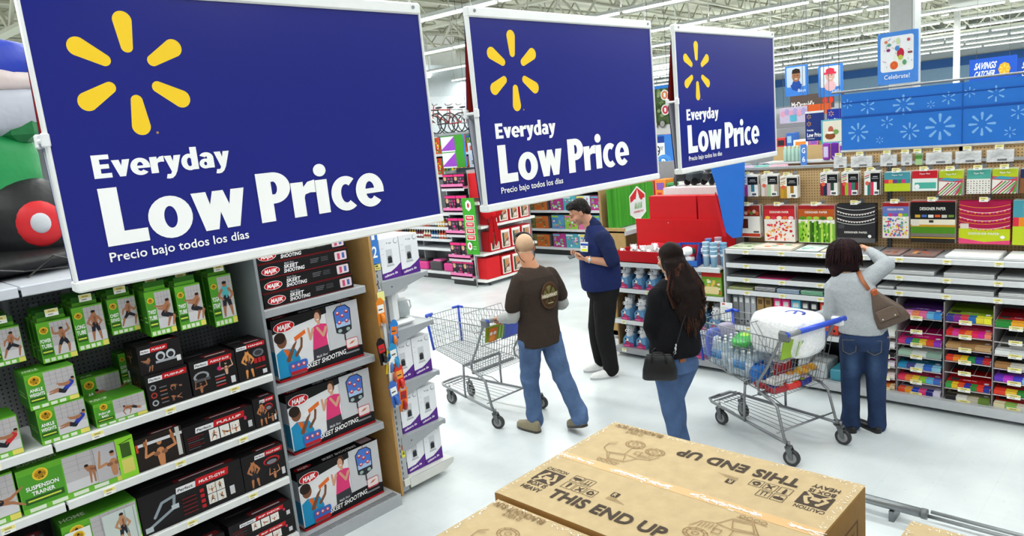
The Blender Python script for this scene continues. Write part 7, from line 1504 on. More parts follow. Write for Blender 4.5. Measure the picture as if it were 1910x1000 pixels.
def eyes(c, R, s, parent, iris='#4a3424', hairc='#2a1e18', closed=False):
    g = G(); b = G()
    for q in (-1, 1):
        p = R @ Vector((q*.030, .079, .006))*s; g.ell(c[0]+p.x, c[1]+p.y, c[2]+p.z, .0125*s, .010*s, .0085*s, '#e8e4de' if not closed else '#b58468', 12, 8, R)
        if not closed: p = R @ Vector((q*.030, .0882, .005))*s; g.ell(c[0]+p.x, c[1]+p.y, c[2]+p.z, .0058*s, .003*s, .0058*s, iris, 10, 6, R)
        for k in range(5):
            p = R @ Vector((q*(.016+.0075*k), .0925-.0018*k, .027+.003*math.sin(k*.8)))*s; b.ell(c[0]+p.x, c[1]+p.y, c[2]+p.z, .006*s, .004*s, .0028*s, hairc, 6, 4, R)
    ob('eyes', g, M_PLAST, parent); ob('eyebrows', b, M_HAIR, parent)
def hand(wrist, d, pn, side, curl=.5, s=1.0, thumb=1.0, spread=.1):
    """separate fine mesh: palm, four unequal fingers with two bends, thumb leaving the side of the palm"""
    g = G(); w = Vector(wrist); d = Vector(d).normalized(); pn = (Vector(pn)-d*Vector(pn).dot(d)).normalized(); x = d.cross(pn).normalized()*side
    P = lambda a, b, c_: w+x*(a*s)+d*(b*s)+pn*(c_*s)
    R = Matrix((x, d, pn)).transposed()
    q = P(0, .045, 0); g.ell(q.x, q.y, q.z, .040*s, .048*s, .015*s, '#ffffff', 16, 12, R); q = P(.004, .06, 0); g.ell(q.x, q.y, q.z, .041*s, .03*s, .0135*s, '#ffffff', 16, 12, R)
    q = P(0, .012, 0); g.ell(q.x, q.y, q.z, .027*s, .034*s, .019*s, '#ffffff', 14, 10, R); q = P(.022, .03, .008); g.ell(q.x, q.y, q.z, .017*s, .028*s, .013*s, '#ffffff', 12, 8, R)
    for i, (fx, ln) in enumerate(((.031, .072), (.0105, .080), (-.0105, .074), (-.031, .058))):
        p0 = P(fx, .078-.004*abs(i-1), 0); ang = curl*.7; dr = (x*(fx*spread*12)+d).normalized(); pts = [p0]; k = (.45, .32, .23)
        for seg in range(3):
            dd = (dr*math.cos(ang)+pn*math.sin(ang)).normalized(); pts.append(pts[-1]+dd*ln*k[seg]*s); ang += curl*.95
        limb(g, pts, [.0088*s, .0080*s, .0074*s, .0066*s])
    a = P(.030, .022, .006); b = P(.056, .050, .014+.02*curl*thumb); c_ = P(.056-.012*thumb, .078, .022+.03*curl*thumb); e = P(.044-.02*thumb, .096, .026+.035*curl*thumb)
    limb(g, [a, b, c_, e], [.0125*s, .0105*s, .0095*s, .0078*s])
    return evalmesh(g, .0030, 2, 'hand')
def joinmesh(ms):
    v = []; f = []; off = 0
    for m in ms:
        c = co_of(m); v.append(c); f += [tuple(i+off for i in p.vertices) for p in m.polygons]; off += len(c)
    me = bpy.data.meshes.new('body'); me.from_pydata(np.concatenate(v).tolist(), [], f); me.update(); return me
def garment(name, g, voxel, col, m, parent, sm=3, amp=.004, f=18, seed=1, mask=None, vert=1.0, fn=None, label=None):
    me = evalmesh(g, voxel, sm, name)
    if amp: wrinkle(me, amp, f, seed, mask, vert)
    paint(me, col, fn); me.materials.append(m); o = ob(name, me, None, parent)
    if label: o['label'] = label
    return o
def shoe(parent, heel, toe, c1, csole, h=.085, w=.045, pitch=0, name='shoe', m=None, low=False):
    """heel, toe: points on the floor in person space"""
    a = Vector(heel); b = Vector(toe); ln = (b-a).length; d = (b-a).normalized(); x = d.cross(Vector((0, 0, 1))).normalized(); u = x.cross(d)
    M4 = Matrix((x, d, u)).transposed().to_4x4(); M4.translation = a
    def out(t): return w*(.72+.30*math.sin(PI*min(1, t*1.05)**1.4))*(1 if t < .8 else math.sqrt(max(0.02, 1-((t-.8)/.21)**2))) * (1 if t > .08 else math.sqrt(max(.1, 1-((.08-t)/.085)**2)))
    g = G(); ts = [0, .03, .08, .2, .35, .5, .65, .8, .9, .96, 1.0]
    L_ = [(-out(t), t*ln) for t in ts]; R_ = [(out(t), t*ln) for t in reversed(ts)]; g.prism((L_+R_)[::-1], 'z', .0, .022, csole); g.xf(M4); o = ob('sole', g, M_PLAST, None)
    u_ = G(); rs = []
    for t in ts:
        hh = (h if t < .35 else h*(1-.55*((t-.35)/.65)**.8)) if not low else .042*(1-.4*t)
        hh *= 1 if t > .03 else .85
        if t > .95: hh *= .6
        W_ = out(t)*.96; rs.append([(W_*math.cos(q), t*ln, .016+hh*max(0, math.sin(q))**.75) for q in [PI*k/8 for k in range(9)]])
    u_.rings(rs, c1, True, True, False); u_.xf(M4); up = ob(name, u_, m or M_LEATHER, parent); o.parent = up
    if not low:
        l = G()
        for k in range(4): y = ln*(.42+.09*k); zz = .016+h*(.93-.17*k); l.tube([(-.016, y, zz-.004), (0, y, zz+.003), (.016, y, zz-.004)], .003, 5, '#dcdcd8' if c1 != '#e6e6e4' else '#b8b8b6')
        l.xf(M4); ob('laces', l, M_PLAST, up)
    return up
def person(lab, O, view):
    return thing('person', lab, 'person', (O[0], O[1], 0), math.radians(view)-PI/2, 'shoppers and staff')

# ---------------------------------------------------------------- bald man pushing the empty cart
T = person('bald man in a brown T-shirt and jeans pushing the empty cart, seen from behind', (4.43, 4.07), 42.57)
f = (-.62, .78); hc = (-.115, .05, 1.655); R = frame((-.20, .96, -.16))
g = G(); head(g, hc, R, 1.0, 1.05)
limb(g, [(-.115, .03, 1.60), (-.095, .01, 1.54), (-.075, 0, 1.47)], [.062, .067, .078])
torso(g, [(-.06, 0, .84, .15, .11), (-.06, 0, .92, .165, .115), (-.055, 0, 1.05, .155, .105), (-.05, 0, 1.2, .165, .11), (-.05, 0, 1.34, .185, .115), (-.055, 0, 1.43, .17, .095), (-.07, 0, 1.48, .10, .07)], f)
sL, eL, wL = (-.19, -.105, 1.39), (-.255, -.10, 1.10), (-.375, .11, 1.035)
sR, eR, wR = (.08, .075, 1.39), (.165, .17, 1.12), (-.05, .42, 1.04)
limb(g, [sL, eL, wL], [.044, .040, .030]); limb(g, [sR, eR, wR], [.044, .040, .030])
hL, kL, aL = (-.135, -.06, .88), (-.175, .07, .48), (-.165, .06, .09); hR, kR, aR = (.03, .06, .88), (.105, .0, .50), (.225, -.13, .15)
limb(g, [hL, kL, aL], [.085, .056, .038]); limb(g, [hR, kR, aR], [.085, .056, .038])
b = evalmesh(g, .0065, 3, 'body')
hd = (-.35, .75, -.2)
h1 = hand((-.38, .12, 1.035), (-.45, .80, -.15), (0, -.1, -1), -1, 1.15, 1.0); h2 = hand((-.055, .425, 1.04), (-.75, .55, -.1), (0, 0, -1), 1, 1.15, 1.0)
body = joinmesh([b, h1, h2])
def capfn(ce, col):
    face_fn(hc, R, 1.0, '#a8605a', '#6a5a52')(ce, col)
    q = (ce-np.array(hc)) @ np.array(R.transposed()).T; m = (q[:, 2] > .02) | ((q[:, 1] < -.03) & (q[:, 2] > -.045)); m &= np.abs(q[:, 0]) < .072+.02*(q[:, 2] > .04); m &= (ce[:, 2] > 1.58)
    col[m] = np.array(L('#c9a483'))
paint(body, '#c48a68', capfn); body.materials.append(M_SKIN); ob('body', body, None, T); eyes(hc, R, 1.0, T)
g = G()
torso(g, [(-.06, 0, .815, .195, .142), (-.062, 0, .90, .195, .142), (-.055, 0, 1.02, .185, .135), (-.05, 0, 1.18, .192, .138), (-.05, 0, 1.32, .205, .142), (-.055, 0, 1.41, .195, .12), (-.07, 0, 1.475, .12, .085), (-.085, .005, 1.50, .075, .068)], f)
limb(g, [(-.185, -.10, 1.392), (-.235, -.115, 1.27), (-.255, -.11, 1.19)], [.074, .075, .073]); limb(g, [(.075, .075, 1.392), (.132, .12, 1.27), (.155, .155, 1.20)], [.074, .076, .074])
sh = garment('t_shirt', g, .009, '#3d332d', M_KNIT, T, 2, .0085, 15, 3, lambda c: .4+.9*np.clip((1.25-c[:, 2])*2.2, 0, 1), 1.6)
for sp in ([(-.245, -.11, 1.24), (-.258, -.10, 1.09), (-.37, .10, 1.04)], [(.15, .15, 1.24), (.168, .17, 1.11), (-.02, .39, 1.045)]):
    g = G(); limb(g, sp, [.058, .058, .043]); garment('sleeve', g, .008, '#b4b5b3', M_KNIT, T, 2, .008, 40, 5, None, .4, label='grey long undershirt sleeve')
g = G(); torso(g, [(-.06, 0, .80, .178, .132), (-.06, 0, .94, .172, .125)], f)
limb(g, [(-.14, -.05, .84), (-.175, .07, .50), (-.165, .055, .22), (-.165, .05, .10)], [.108, .084, .074, .076]); limb(g, [(.035, .055, .84), (.105, .0, .52), (.205, -.105, .24), (.232, -.14, .155)], [.108, .084, .072, .074])
garment('jeans', g, .008, '#546c92', M_DENIM, T, 2, .011, 24, 8, lambda c: .45+1.5*np.clip((.32-c[:, 2])*4, 0, 1)+.6*np.exp(-((c[:, 2]-.5)/.07)**2), 2.6)
shoe(T, (-.13, -.04, .0), (-.33, .16, .0), '#8c8268', '#3a352e', .095, .05); shoe(T, (.275, -.185, .085), (.13, .02, .012), '#8c8268', '#3a352e', .095, .05)
g = G(); q = [R @ Vector((.082*math.cos(a), .050*math.sin(a), .060+.074*math.sin(a))) for a in [PI*k/16 for k in range(17)]]; g.tube([tuple(Vector(hc)+p) for p in q], .008, 6, '#1b1b1d')
for s in (-1, 1): p = [Vector(hc)+R @ Vector(v) for v in ((s*.082, .0, .062), (s*.086, -.03, .04), (s*.082, -.05, -.02), (s*.06, -.075, -.09), (s*.03, -.085, -.125))]; g.tube([tuple(v) for v in p], .0035, 5, '#1b1b1d')
for s in (-1, 1): p = Vector(hc)+R @ Vector((s*.036, .070, .118)); g.ell(p.x, p.y, p.z, .033, .014, .020, '#17171a', 12, 8, R)
ob('sunglasses', g, M_PLAST, T, label='dark sunglasses pushed up on the head with a retainer cord')
# round print on the back of the shirt, laid onto the cloth
def project(obj, gd, direction, y0):
    me = obj.data; bvh = BVHTree.FromPolygons([v.co for v in me.vertices], [tuple(p.vertices) for p in me.polygons]); d = Vector(direction).normalized(); out = []
    for v in gd.v:
        v = Vector(v); hit, nrm, _, _ = bvh.ray_cast(v-d*.6, d); lay = -(v-y0).dot(d)
        out.append(tuple(hit-d*(.0035+lay)) if hit is not None else tuple(v))
    gd.v = out; return gd
fd = Vector((f[0], f[1], 0)).normalized(); rt = Vector((fd.y, -fd.x, 0)); o0 = Vector((-.02, 0, 1.255))
gd = G(); pl = PL(gd, o0, rt, (0, 0, 1), .0006)
def disc(pl, rx, rz, c, nr=7, na=28, holes=None):
    for i in range(nr):
        r0, r1 = i/nr, (i+1)/nr
        for j in range(na):
            a0, a1 = 2*PI*j/na, 2*PI*(j+1)/na; col = c(r0, a0) if callable(c) else c
            pl.poly([(rx*r0*math.cos(a0), rz*r0*math.sin(a0)), (rx*r1*math.cos(a0), rz*r1*math.sin(a0)), (rx*r1*math.cos(a1), rz*r1*math.sin(a1)), (rx*r0*math.cos(a1), rz*r0*math.sin(a1))], col, False)
    pl.l += 1
disc(pl, .098, .118, lambda r, a: '#57402e' if r > .80 else ('#4a3524' if r > .70 else ('#7f7a45' if math.sin(a) > .1 and (math.sin(a*5) > -.4) else ('#5c4a30' if math.sin(a*7) > 0 else '#473826'))))
for i in range(12): x0 = -.095+.19*i/12; pl.rect(x0, -.018, x0+.19/12, .022, '#8a7a5c', False)
pl.l += 1; pl.text('HIGHWAY', 0, -.012, .026, '#efe6cc', .04, .17, 'c'); pl.rect(-.03, -.068, .03, -.060, '#b8ac86')
ob('back_print', project(sh, gd, fd, o0), M_CLOTH, T, label='round tan and olive print on the shirt back')

# ---------------------------------------------------------------- store employee reading his phone
T = person('man in a navy vest and black trousers looking down at a phone', (5.80, 4.60), 38.42)
f = (-.98, -.2); hc = (-.085, -.01, 1.765); R = frame((-.86, -.16, -.42))
g = G(); head(g, hc, R, 1.04, 1.12)
limb(g, [(-.05, 0, 1.73), (.0, 0, 1.67), (.05, 0, 1.59)], [.062, .068, .085])
torso(g, [(.10, 0, .90, .15, .12), (.10, 0, 1.0, .165, .14), (.09, 0, 1.15, .175, .16), (.08, 0, 1.32, .195, .165), (.09, 0, 1.46, .195, .135), (.08, 0, 1.55, .16, .10), (.06, 0, 1.60, .10, .08)], f)
sL, eL, wL = (.14, -.205, 1.50), (.215, -.225, 1.25), (-.035, -.21, 1.305); sR, eR, wR = (.06, .205, 1.50), (.10, .24, 1.24), (-.10, .03, 1.31)
limb(g, [sL, eL, wL], [.054, .048, .032]); limb(g, [sR, eR, wR], [.054, .048, .032])
hL, kL, aL = (.11, -.09, .95), (.075, -.09, .50), (.125, -.085, .09); hR, kR, aR = (.10, .09, .95), (.0, .12, .50), (.025, .15, .09)
limb(g, [hL, kL, aL], [.10, .064, .042]); limb(g, [hR, kR, aR], [.10, .064, .042])
b = evalmesh(g, .0065, 3, 'body')
h1 = hand((-.045, -.21, 1.307), (-.95, .22, .12), (.1, .25, .95), -1, .75, 1.0); h2 = hand((-.105, .02, 1.312), (-.70, -.62, .10), (.1, -.2, .95), 1, .75, 1.0)
body = joinmesh([b, h1, h2]); paint(body, '#c58f72', face_fn(hc, R, 1.04, '#a8605c', '#8a7468')); body.materials.append(M_SKIN); ob('body', body, None, T); eyes(hc, R, 1.04, T, '#3a2a20', '#2c2622', True)
def hairblob(g, c, R, s, parts):
    for x, y, z, a, b_, d in parts: p = R @ Vector((x, y, z))*s; g.ell(c[0]+p.x, c[1]+p.y, c[2]+p.z, a*s, b_*s, d*s, '#ffffff', 18, 14, R)
g = G(); hairblob(g, hc, R, 1.04, [(0, -.028, .052, .084, .098, .082), (0, .035, .105, .062, .052, .032), (0, -.075, -.005, .070, .052, .065), (.072, -.028, .02, .016, .036, .045), (-.072, -.028, .02, .016, .036, .045), (.06, .055, .085, .025, .035, .02), (-.05, .060, .088, .03, .035, .02)])
def greyfn(ce, col):
    r_ = np.random.RandomState(1); m = r_.rand(len(ce)) < .10; col[m] = np.array(L('#45413f'))
hm_ = garment('hair', g, .0065, '#1c1918', M_HAIR, T, 3, .0012, 60, 4, None, .3, greyfn)
g = G()
torso(g, [(.09, 0, .955, .205, .205), (.09, 0, 1.05, .212, .212), (.085, 0, 1.18, .214, .212), (.08, 0, 1.32, .212, .195), (.09, 0, 1.45, .210, .158), (.085, 0, 1.54, .175, .118), (.065, 0, 1.60, .115, .092), (.055, 0, 1.625, .088, .082)], f)
garment('vest', g, .009, '#1f2a58', M_CLOTH, T, 3, .007, 13, 6, None, 1.3)
g = G(); limb(g, [(.14, -.185, 1.50), (.19, -.225, 1.38), (.215, -.235, 1.28)], [.085, .080, .078]); limb(g, [(.07, .185, 1.50), (.095, .225, 1.38), (.10, .24, 1.28)], [.085, .080, .078])
limb(g, [(.055, 0, 1.60), (.03, 0, 1.645)], [.088, .074]); limb(g, [(.13, -.17, 1.49), (.09, 0, 1.50), (.07, .17, 1.49)], [.085, .09, .085]); limb(g, [(.08, 0, 1.50), (.055, 0, 1.60)], [.09, .09])
garment('polo_shirt', g, .008, '#20284c', M_KNIT, T, 3, .004, 22, 9)
g = G(); torso(g, [(.10, 0, .86, .180, .160), (.10, 0, 1.0, .200, .185), (.09, 0, 1.06, .205, .195)], f)
limb(g, [(.125, -.075, .90), (.085, -.09, .50), (.125, -.085, .10)], [.128, .100, .086]); limb(g, [(.09, .085, .90), (.01, .12, .50), (.03, .15, .10)], [.124, .096, .080])
garment('trousers', g, .010, '#1b1a1b', M_CLOTH, T, 2, .010, 17, 11, lambda c: .6+1.1*np.clip((.35-c[:, 2])*3, 0, 1), 1.8)
shoe(T, (.20, -.085, 0), (-.10, -.145, 0), '#e6e6e4', '#b9babb', .09, .052); shoe(T, (.09, .15, 0), (-.17, .10, 0), '#e6e6e4', '#b9babb', .09, .050)
g = G(); g.tube([(-.035, -.21-.034*0+.034*math.cos(a)*0, 1.305) for a in (0, 1)], .001, 3, '#cccccc') if False else None
wd = Vector((-.95, .06, .2)).normalized(); wu = wd.orthogonal().normalized(); wv = wd.cross(wu); wc = Vector((-.012, -.2105, 1.300))
g.tube([tuple(wc+wu*.036*math.cos(2*PI*k/16)+wv*.036*math.sin(2*PI*k/16)) for k in range(16)], .006, 6, '#c9ccce', True); g.ell(wc.x+.0, wc.y-.036, wc.z+.006, .018, .006, .018, '#dfe3e4', 12, 6); ob('wristwatch', g, M_STEEL, T, label='silver wristwatch')
g = G(); g.rbox(-.040, .040, -.003, .003, -.05, .05, '#f0f1ee', .003); p = PL(g, (-.04, -.003, -.05), (1, 0, 0), (0, 0, 1)); p.rect(.0, .062, .08, .085, '#2b4fa8'); p.rect(.006, .040, .074, .058, '#f6f6f2'); p.rect(.02, .045, .06, .052, '#4a4a50'); p.rect(.008, .006, .072, .030, '#e2e83a')
bd = ob('name_badge', g, M_PRINT, T, (-.055, -.21, 1.435)); bd.rotation_euler = (-.12, .06, -.40)
g = G(); g.box(-.006, .006, -.004, .0, .05, .075, '#d0d2d4'); c_ = ob('clip', g, M_STEEL, bd)
g = G()
for k in range(3): g.cyl((-.098+.02*k, -.125-.006*k, 1.545-.05*k), (-.104+.02*k, -.130-.006*k, 1.545-.05*k), .007, None, 10, '#e8e8e8')
ob('buttons', g, M_PLAST, T)
Mx = Matrix.Translation((5.80, 4.60, 0)) @ Matrix.Rotation(math.radians(38.42)-PI/2, 4, 'Z'); p = Mx @ Vector((-.165, -.115, 1.335))
t = thing('phone', 'small dark phone held in both hands by the man in the navy vest', 'phone', tuple(p), math.radians(38.42)-PI/2+.5, None, (0.25, -.25, math.radians(38.42)-PI/2+.3))
g = G(); g.rbox(-.065, .065, -.034, .034, -.005, .005, '#2a2a2e', .004); ob('case', g, M_PLAST, t); g = G(); g.box(-.058, .058, -.029, .029, .005, .0056, '#3c434c'); ob('screen', g, M_PLAST, t)

# ---------------------------------------------------------------- woman with very long dark hair
T = person('woman with very long dark hair, black jacket and black handbag, seen from behind', (4.63, 2.85), 31.61)
f = (-.55, .83); hc = (-.055, .02, 1.575); R = frame((-.75, .62, -.10))
g = G(); head(g, hc, R, .96, .95); limb(g, [(-.05, .01, 1.52), (-.045, 0, 1.46), (-.04, 0, 1.40)], [.045, .048, .06])
torso(g, [(-.06, 0, .74, .15, .11), (-.06, 0, .84, .16, .11), (-.05, 0, .98, .12, .085), (-.045, 0, 1.15, .14, .10), (-.04, 0, 1.30, .16, .10), (-.04, 0, 1.38, .13, .08), (-.045, 0, 1.42, .08, .06)], f)
sL, eL, wL = (-.165, -.10, 1.32), (-.215, -.09, 1.07), (-.17, .12, .93); sR, eR, wR = (.09, .10, 1.32), (.13, .14, 1.06), (-.0, .24, .93)
limb(g, [sL, eL, wL], [.045, .036, .026]); limb(g, [sR, eR, wR], [.045, .036, .026])
hL, kL, aL = (-.13, -.055, .80), (-.125, .02, .44), (-.07, -.03, .07); hR, kR, aR = (.02, .05, .80), (-.07, .07, .44), (-.02, .05, .07)
limb(g, [hL, kL, aL], [.088, .056, .036]); limb(g, [hR, kR, aR], [.088, .056, .036])
b = evalmesh(g, .0065, 3, 'body'); h1 = hand((-.17, .125, .93), (.1, .9, -.3), (.6, 0, -.6), -1, .6, .88); h2 = hand((.0, .245, .93), (-.5, .8, -.3), (-.6, 0, -.6), 1, .6, .88)
body = joinmesh([b, h1, h2]); paint(body, '#c8957a', face_fn(hc, R, .96)); body.materials.append(M_SKIN); ob('body', body, None, T); eyes(hc, R, .96, T)
g = G(); torso(g, [(-.055, 0, .835, .195, .15), (-.055, 0, .88, .205, .16), (-.05, 0, 1.02, .195, .15), (-.045, 0, 1.18, .195, .145), (-.04, 0, 1.30, .185, .13), (-.042, 0, 1.375, .14, .10), (-.048, 0, 1.43, .075, .07)], f)
limb(g, [(-.155, -.095, 1.31), (-.215, -.10, 1.08), (-.20, .06, .95), (-.15, .12, .93)], [.075, .070, .062, .052]); limb(g, [(.085, .095, 1.31), (.135, .14, 1.07), (.07, .22, .95), (.02, .25, .93)], [.075, .070, .062, .052])
garment('jacket', g, .009, '#131317', M_CLOTH, T, 3, .009, 16, 21, None, 1.4)
g = G(); torso(g, [(-.06, 0, .70, .158, .128), (-.06, 0, .86, .165, .125)], f)
limb(g, [(-.125, -.045, .74), (-.125, .02, .46), (-.078, -.02, .10)], [.104, .074, .050]); limb(g, [(.02, .045, .74), (-.07, .07, .46), (-.03, .05, .10)], [.104, .074, .050])
garment('jeans', g, .009, '#4c648c', M_DENIM, T, 2, .007, 24, 23, lambda c: .3+1.2*np.clip((.6-c[:, 2])*2, 0, 1), 1.8)
g = G(); g.rbox(0, .055, -.004, .002, 0, .03, '#9a5a30', .002); o = ob('leather_patch', g, M_LEATHER, T, (-.02, -.125, .80)); o.rotation_euler = (0, 0, .6)
shoe(T, (-.05, -.09, 0), (-.16, .12, 0), '#2a2a2c', '#1a1a1a', .07, .040); shoe(T, (.0, .0, 0), (-.10, .21, 0), '#2a2a2c', '#1a1a1a', .07, .040)
# hair: scalp volume plus a long mass of locks down the back
g = G(); hairblob(g, hc, R, .96, [(0, -.024, .050, .088, .104, .088), (0, -.07, -.03, .085, .062, .10), (.075, -.005, -.01, .024, .055, .08), (-.070, -.02, -.01, .022, .05, .08)])
bk = Vector((-f[0], -f[1])).normalized(); sd = Vector((f[1], -f[0])).normalized()
torso(g, [(.02+bk.x*.10, bk.y*.10, 1.10, .09, .035), (.0+bk.x*.115, bk.y*.115, 1.22, .125, .045), (-.01+bk.x*.11, bk.y*.11, 1.36, .120, .050), (-.03+bk.x*.07, bk.y*.07, 1.48, .105, .055), (-.045+bk.x*.05, bk.y*.05, 1.58, .085, .06)], f)
garment('hair', g, .008, '#1d1311', M_HAIR, T, 3, .004, 60, 31, None, .25)
g = G(); r = random.Random(9)
for k in range(230):
    u = r.uniform(-1, 1); a = u*1.25; L0 = r.uniform(.0, 1)
    st = Vector(hc)+R @ Vector((.080*math.sin(a), -.06*math.cos(a)-.035, .075-.09*abs(u)-.02*L0))*1.0
    zend = 1.0+.28*abs(u)**1.5+r.uniform(-.03, .10)
    x1 = -.02+bk.x*.125+sd.x*(.16*u); y1 = bk.y*.125+sd.y*(.16*u); x2 = .02+bk.x*.125+sd.x*(.12*u+r.gauss(0, .018)); y2 = bk.y*.125+sd.y*(.12*u)
    pts = [st, st.lerp(Vector((x1, y1, 1.42)), .45)+Vector((bk.x, bk.y, 0))*.02, Vector((x1, y1, 1.38)), Vector(((x1+x2)/2+r.gauss(0, .008), (y1+y2)/2, 1.24)), Vector((x2, y2, 1.24-(1.24-zend)*.55)), Vector((x2+r.gauss(0, .008), y2-.005, zend))]
    g.tube([tuple(p) for p in pts], [.007, .009, .010, .009, .007, .0012], 4, ['#1c1210', '#241714', '#33201a', '#43291f', '#160e0d'][r.randrange(5)] if r.random() < .8 else '#573626', flat=.5)
ob('hair_locks', g, M_HAIR, T, kind='stuff')
# her handbag
Mx = Matrix.Translation((4.63, 2.85, 0)) @ Matrix.Rotation(math.radians(31.61)-PI/2, 4, 'Z')
p = Mx @ Vector((-.17, -.185, .70)); t = thing('handbag', 'black leather handbag hanging behind the long-haired woman', 'handbag', tuple(p), math.radians(31.61)-PI/2-.08)
g = G(); rs = []
for z, w, d in ((0, .120, .050), (.012, .132, .058), (.08, .126, .052), (.15, .108, .036), (.185, .098, .026), (.19, .094, .020)): rs.append([(w*math.copysign(abs(math.cos(a))**.35, math.cos(a)), d*math.copysign(abs(math.sin(a))**.5, math.sin(a)), z) for a in [2*PI*k/24 for k in range(24)]])
g.rings(rs, '#151517', True, True); ob('bag_body', g, M_LEATHER, t)
for s in (-1, 1): g = G(); g.tube([(-.055, s*.036, .13), (-.05, s*.05, .20), (-.025, s*.058, .225), (.025, s*.058, .225), (.05, s*.05, .20), (.055, s*.036, .13)], .0065, 7, '#0f0f11'); ob('handle', g, M_LEATHER, t)
g = G(); g.box(-.085, .085, -.004, .004, .188, .194, '#8a8a88'); ob('zip', g, M_STEEL, t)
g = G(); g.tube([(.10, 0, .16), (.125, .0, .24), (.17, .02, .38), (.22, .06, .52), (.20, .12, .64)], .006, 6, '#141416', flat=.5); ob('strap', g, M_LEATHER, t)
g = G(); g.ell(.125, 0, .235, .008, .006, .018, '#d8dadc', 8, 6); g.tube([(.118+.008*math.cos(a), 0, .205+.010*math.sin(a)) for a in [PI*k/4 for k in range(8)]], .003, 5, '#d8dadc', True); g.ell(.13, 0, .262, .006, .005, .012, '#d8dadc', 8, 6); ob('strap_clasp', g, M_STEEL, t)

# ---------------------------------------------------------------- woman in a grey top reaching to the shelf
T = person('dark-haired woman in a grey sweater reaching to the paper shelf', (5.75, 1.92), 18.46)
f = (.10, .99); hc = (-.115, .05, 1.425); R = frame((-.25, .93, -.25))
g = G(); head(g, hc, R, .96, 1.0); limb(g, [(-.11, .02, 1.37), (-.10, .0, 1.32), (-.085, 0, 1.26)], [.047, .05, .065])
torso(g, [(.03, -.01, .70, .16, .12), (.035, -.02, .80, .17, .125), (.03, -.01, .92, .145, .11), (-.01, 0, 1.05, .145, .11), (-.05, .0, 1.17, .16, .11), (-.075, .0, 1.26, .13, .085), (-.085, 0, 1.30, .08, .06)], f)
sL, eL, wL = (-.195, .0, 1.19), (-.205, .02, .955), (-.35, .15, .895); sR, eR, wR = (.05, .02, 1.24), (.185, .09, 1.345), (.07, .30, 1.43)
limb(g, [sL, eL, wL], [.050, .038, .026]); limb(g, [sR, eR, wR], [.050, .038, .026])
hL, kL, aL = (-.045, 0, .78), (-.07, .04, .42), (-.068, -.02, .06); hR, kR, aR = (.105, 0, .78), (.112, .03, .43), (.118, .03, .06)
limb(g, [hL, kL, aL], [.095, .060, .038]); limb(g, [hR, kR, aR], [.095, .060, .038])
b = evalmesh(g, .0065, 3, 'body'); h1 = hand((-.355, .155, .895), (-.8, .5, -.1), (0, .1, -1), -1, .8, .92); h2 = hand((.066, .305, 1.433), (-.35, .85, .12), (-.5, -.1, -.8), 1, .7, .92)
body = joinmesh([b, h1, h2]); paint(body, '#cf9c80', face_fn(hc, R, .96)); body.materials.append(M_SKIN); ob('body', body, None, T); eyes(hc, R, .96, T)
g = G(); torso(g, [(.02, -.01, .835, .175, .145), (.025, -.01, .90, .172, .140), (.0, 0, 1.0, .165, .132), (-.03, 0, 1.10, .170, .130), (-.055, 0, 1.18, .172, .122), (-.075, 0, 1.255, .14, .10), (-.09, .0, 1.31, .075, .065)], f)
limb(g, [(-.18, .0, 1.185), (-.21, .015, .96), (-.34, .14, .90)], [.074, .058, .040]); limb(g, [(.04, .015, 1.235), (.19, .09, 1.345), (.085, .275, 1.42)], [.076, .060, .040])
garment('sweater', g, .009, '#a9aeb3', M_KNIT, T, 2, .0075, 17, 41, lambda c: .5+1.0*np.clip((1.05-c[:, 2])*3, 0, 1), 1.8)
g = G(); torso(g, [(.03, -.01, .70, .168, .140), (.032, -.02, .78, .178, .148), (.03, -.01, .88, .160, .125)], f)
limb(g, [(-.048, .0, .74), (-.072, .035, .42), (-.068, -.01, .22), (-.068, -.01, .045)], [.108, .074, .068, .076]); limb(g, [(.105, .0, .74), (.112, .03, .43), (.118, .03, .22), (.118, .035, .045)], [.108, .074, .068, .076])
def jf(ce, col):
    for x in (-.06, .10): d = np.exp(-((ce[:, 0]-x)**2/.0016+(ce[:, 2]-.58)**2/.012))*(ce[:, 1] < 0); col[:] = col*(1-d[:, None]*.45)+np.array(L('#5a7aa4'))*d[:, None]*.45
garment('jeans', g, .009, '#283a5c', M_DENIM, T, 2, .007, 22, 43, lambda c: .4+1.2*np.clip((.35-c[:, 2])*3, 0, 1), 1.8, jf)
for s in (-.075, .10):
    g = G(); g.tube([(s-.05, -.150, .80), (s+.05, -.150, .80), (s+.045, -.155, .71), (s, -.155, .685), (s-.045, -.155, .71)], .0022, 4, '#7f7358', True); ob('pocket_stitching', g, M_CLOTH, T)
shoe(T, (-.04, -.09, 0), (-.20, .10, 0), '#1e1e20', '#141414', .05, .040, low=True); shoe(T, (.14, -.05, 0), (-.03, .15, 0), '#1e1e20', '#141414', .05, .040, low=True)
g = G(); hairblob(g, hc, R, .96, [(0, -.022, .052, .094, .110, .088), (0, -.04, .0, .108, .100, .09), (0, -.05, -.06, .110, .085, .075), (.06, -.03, -.10, .050, .06, .05), (-.065, -.02, -.11, .055, .065, .065), (-.09, .02, -.05, .03, .06, .09), (.088, .015, -.04, .028, .055, .08)])
garment('hair', g, .007, '#1c0c10', M_HAIR, T, 2, .004, 50, 51, None, .3)
g = G(); r = random.Random(12)
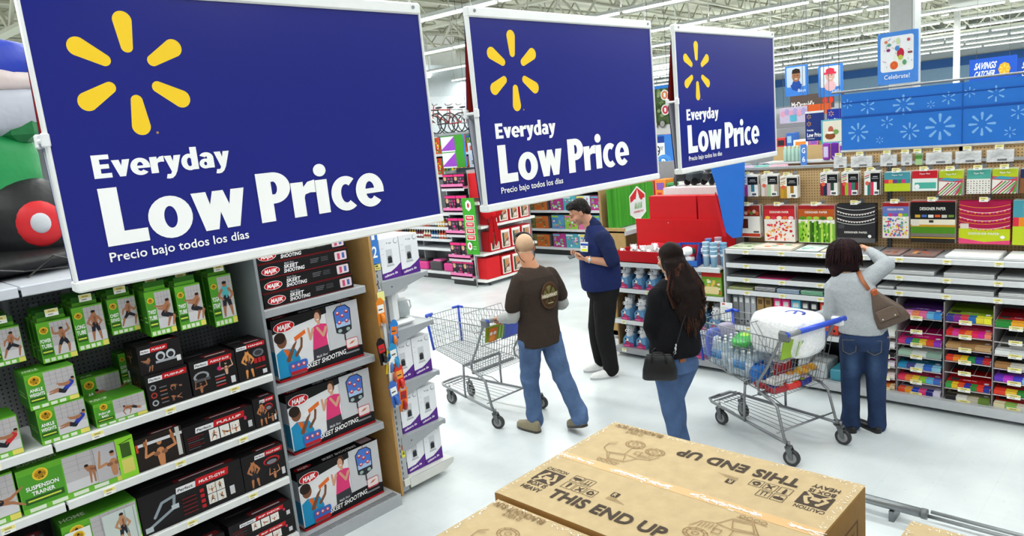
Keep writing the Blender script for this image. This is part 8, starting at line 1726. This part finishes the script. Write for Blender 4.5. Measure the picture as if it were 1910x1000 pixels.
for k in range(190):
    a = r.uniform(-2.3, 2.3); t0 = r.uniform(.0, .55); P_ = lambda t, rr: Vector(hc)+R @ (Vector((rr*math.sin(a)*math.sin(t), -rr*math.cos(a)*math.sin(t)-.028, rr*.92*math.cos(t)+.035)))
    pts = [P_(t0+k2*.33, .108+.012*(k2/4)) for k2 in range(5)]; e = pts[-1]; pts.append(e+Vector((0, 0, -.05))+R @ Vector((.01*math.sin(a), -.01*math.cos(a), 0))); pts.append(pts[-1]+Vector((r.gauss(0, .006), r.gauss(0, .006), -.035-.02*r.random())))
    g.tube([tuple(p) for p in pts], [.004, .007, .008, .008, .008, .006, .001], 4, ['#1c0c10', '#241015', '#2c1418', '#150809'][r.randrange(4)], flat=.5)
ob('hair_locks', g, M_HAIR, T, kind='stuff')
Mx = Matrix.Translation((5.75, 1.92, 0)) @ Matrix.Rotation(math.radians(18.46)-PI/2, 4, 'Z')
p = Mx @ Vector((.235, -.10, .93)); t = thing('shoulder_bag', 'brown shoulder bag hanging on the side of the woman in grey', 'handbag', tuple(p), 0, None, None)
t.rotation_euler = (0, -.45, math.radians(18.46)-PI/2)
g = G(); rs = []
for z, w, d, sx in ((0, .115, .050, .0), (.015, .125, .060, 0), (.09, .110, .060, .0), (.18, .070, .045, -.01), (.25, .035, .026, -.015), (.28, .022, .018, -.015)): rs.append([(sx+w*math.copysign(abs(math.cos(a))**.6, math.cos(a)), d*math.copysign(abs(math.sin(a))**.6, math.sin(a)), z) for a in [2*PI*k/24 for k in range(24)]])
g.rings(rs, '#5d4d42', True, True); ob('bag_body', g, M_LEATHER, t)
g = G(); g.rbox(-.075, .065, -.070, -.056, .055, .15, '#6a594d', .006); fl = ob('front_flap', g, M_LEATHER, t)
g = G(); g.ell(-.05, -.072, .075, .006, .004, .006, '#e0dcd4', 8, 5); g.ell(.04, -.072, .075, .006, .004, .006, '#e0dcd4', 8, 5); ob('studs', g, M_STEEL, fl)
g = G(); g.rbox(-.038, .008, -.026, .026, .25, .30, '#a8542c', .008); ob('strap_tab', g, M_LEATHER, t)
Ti = (Mx.inverted()); g = G(); g.tube([(.075, -.075, 1.165), (.055, -.115, 1.21), (.02, -.11, 1.265), (-.005, -.05, 1.315), (-.01, .03, 1.315), (.03, .10, 1.25), (.07, .10, 1.18)], .017, 8, '#9c5c38', flat=.22)
ob('bag_strap', g, M_LEATHER, T, label='tan leather strap over the shoulder')
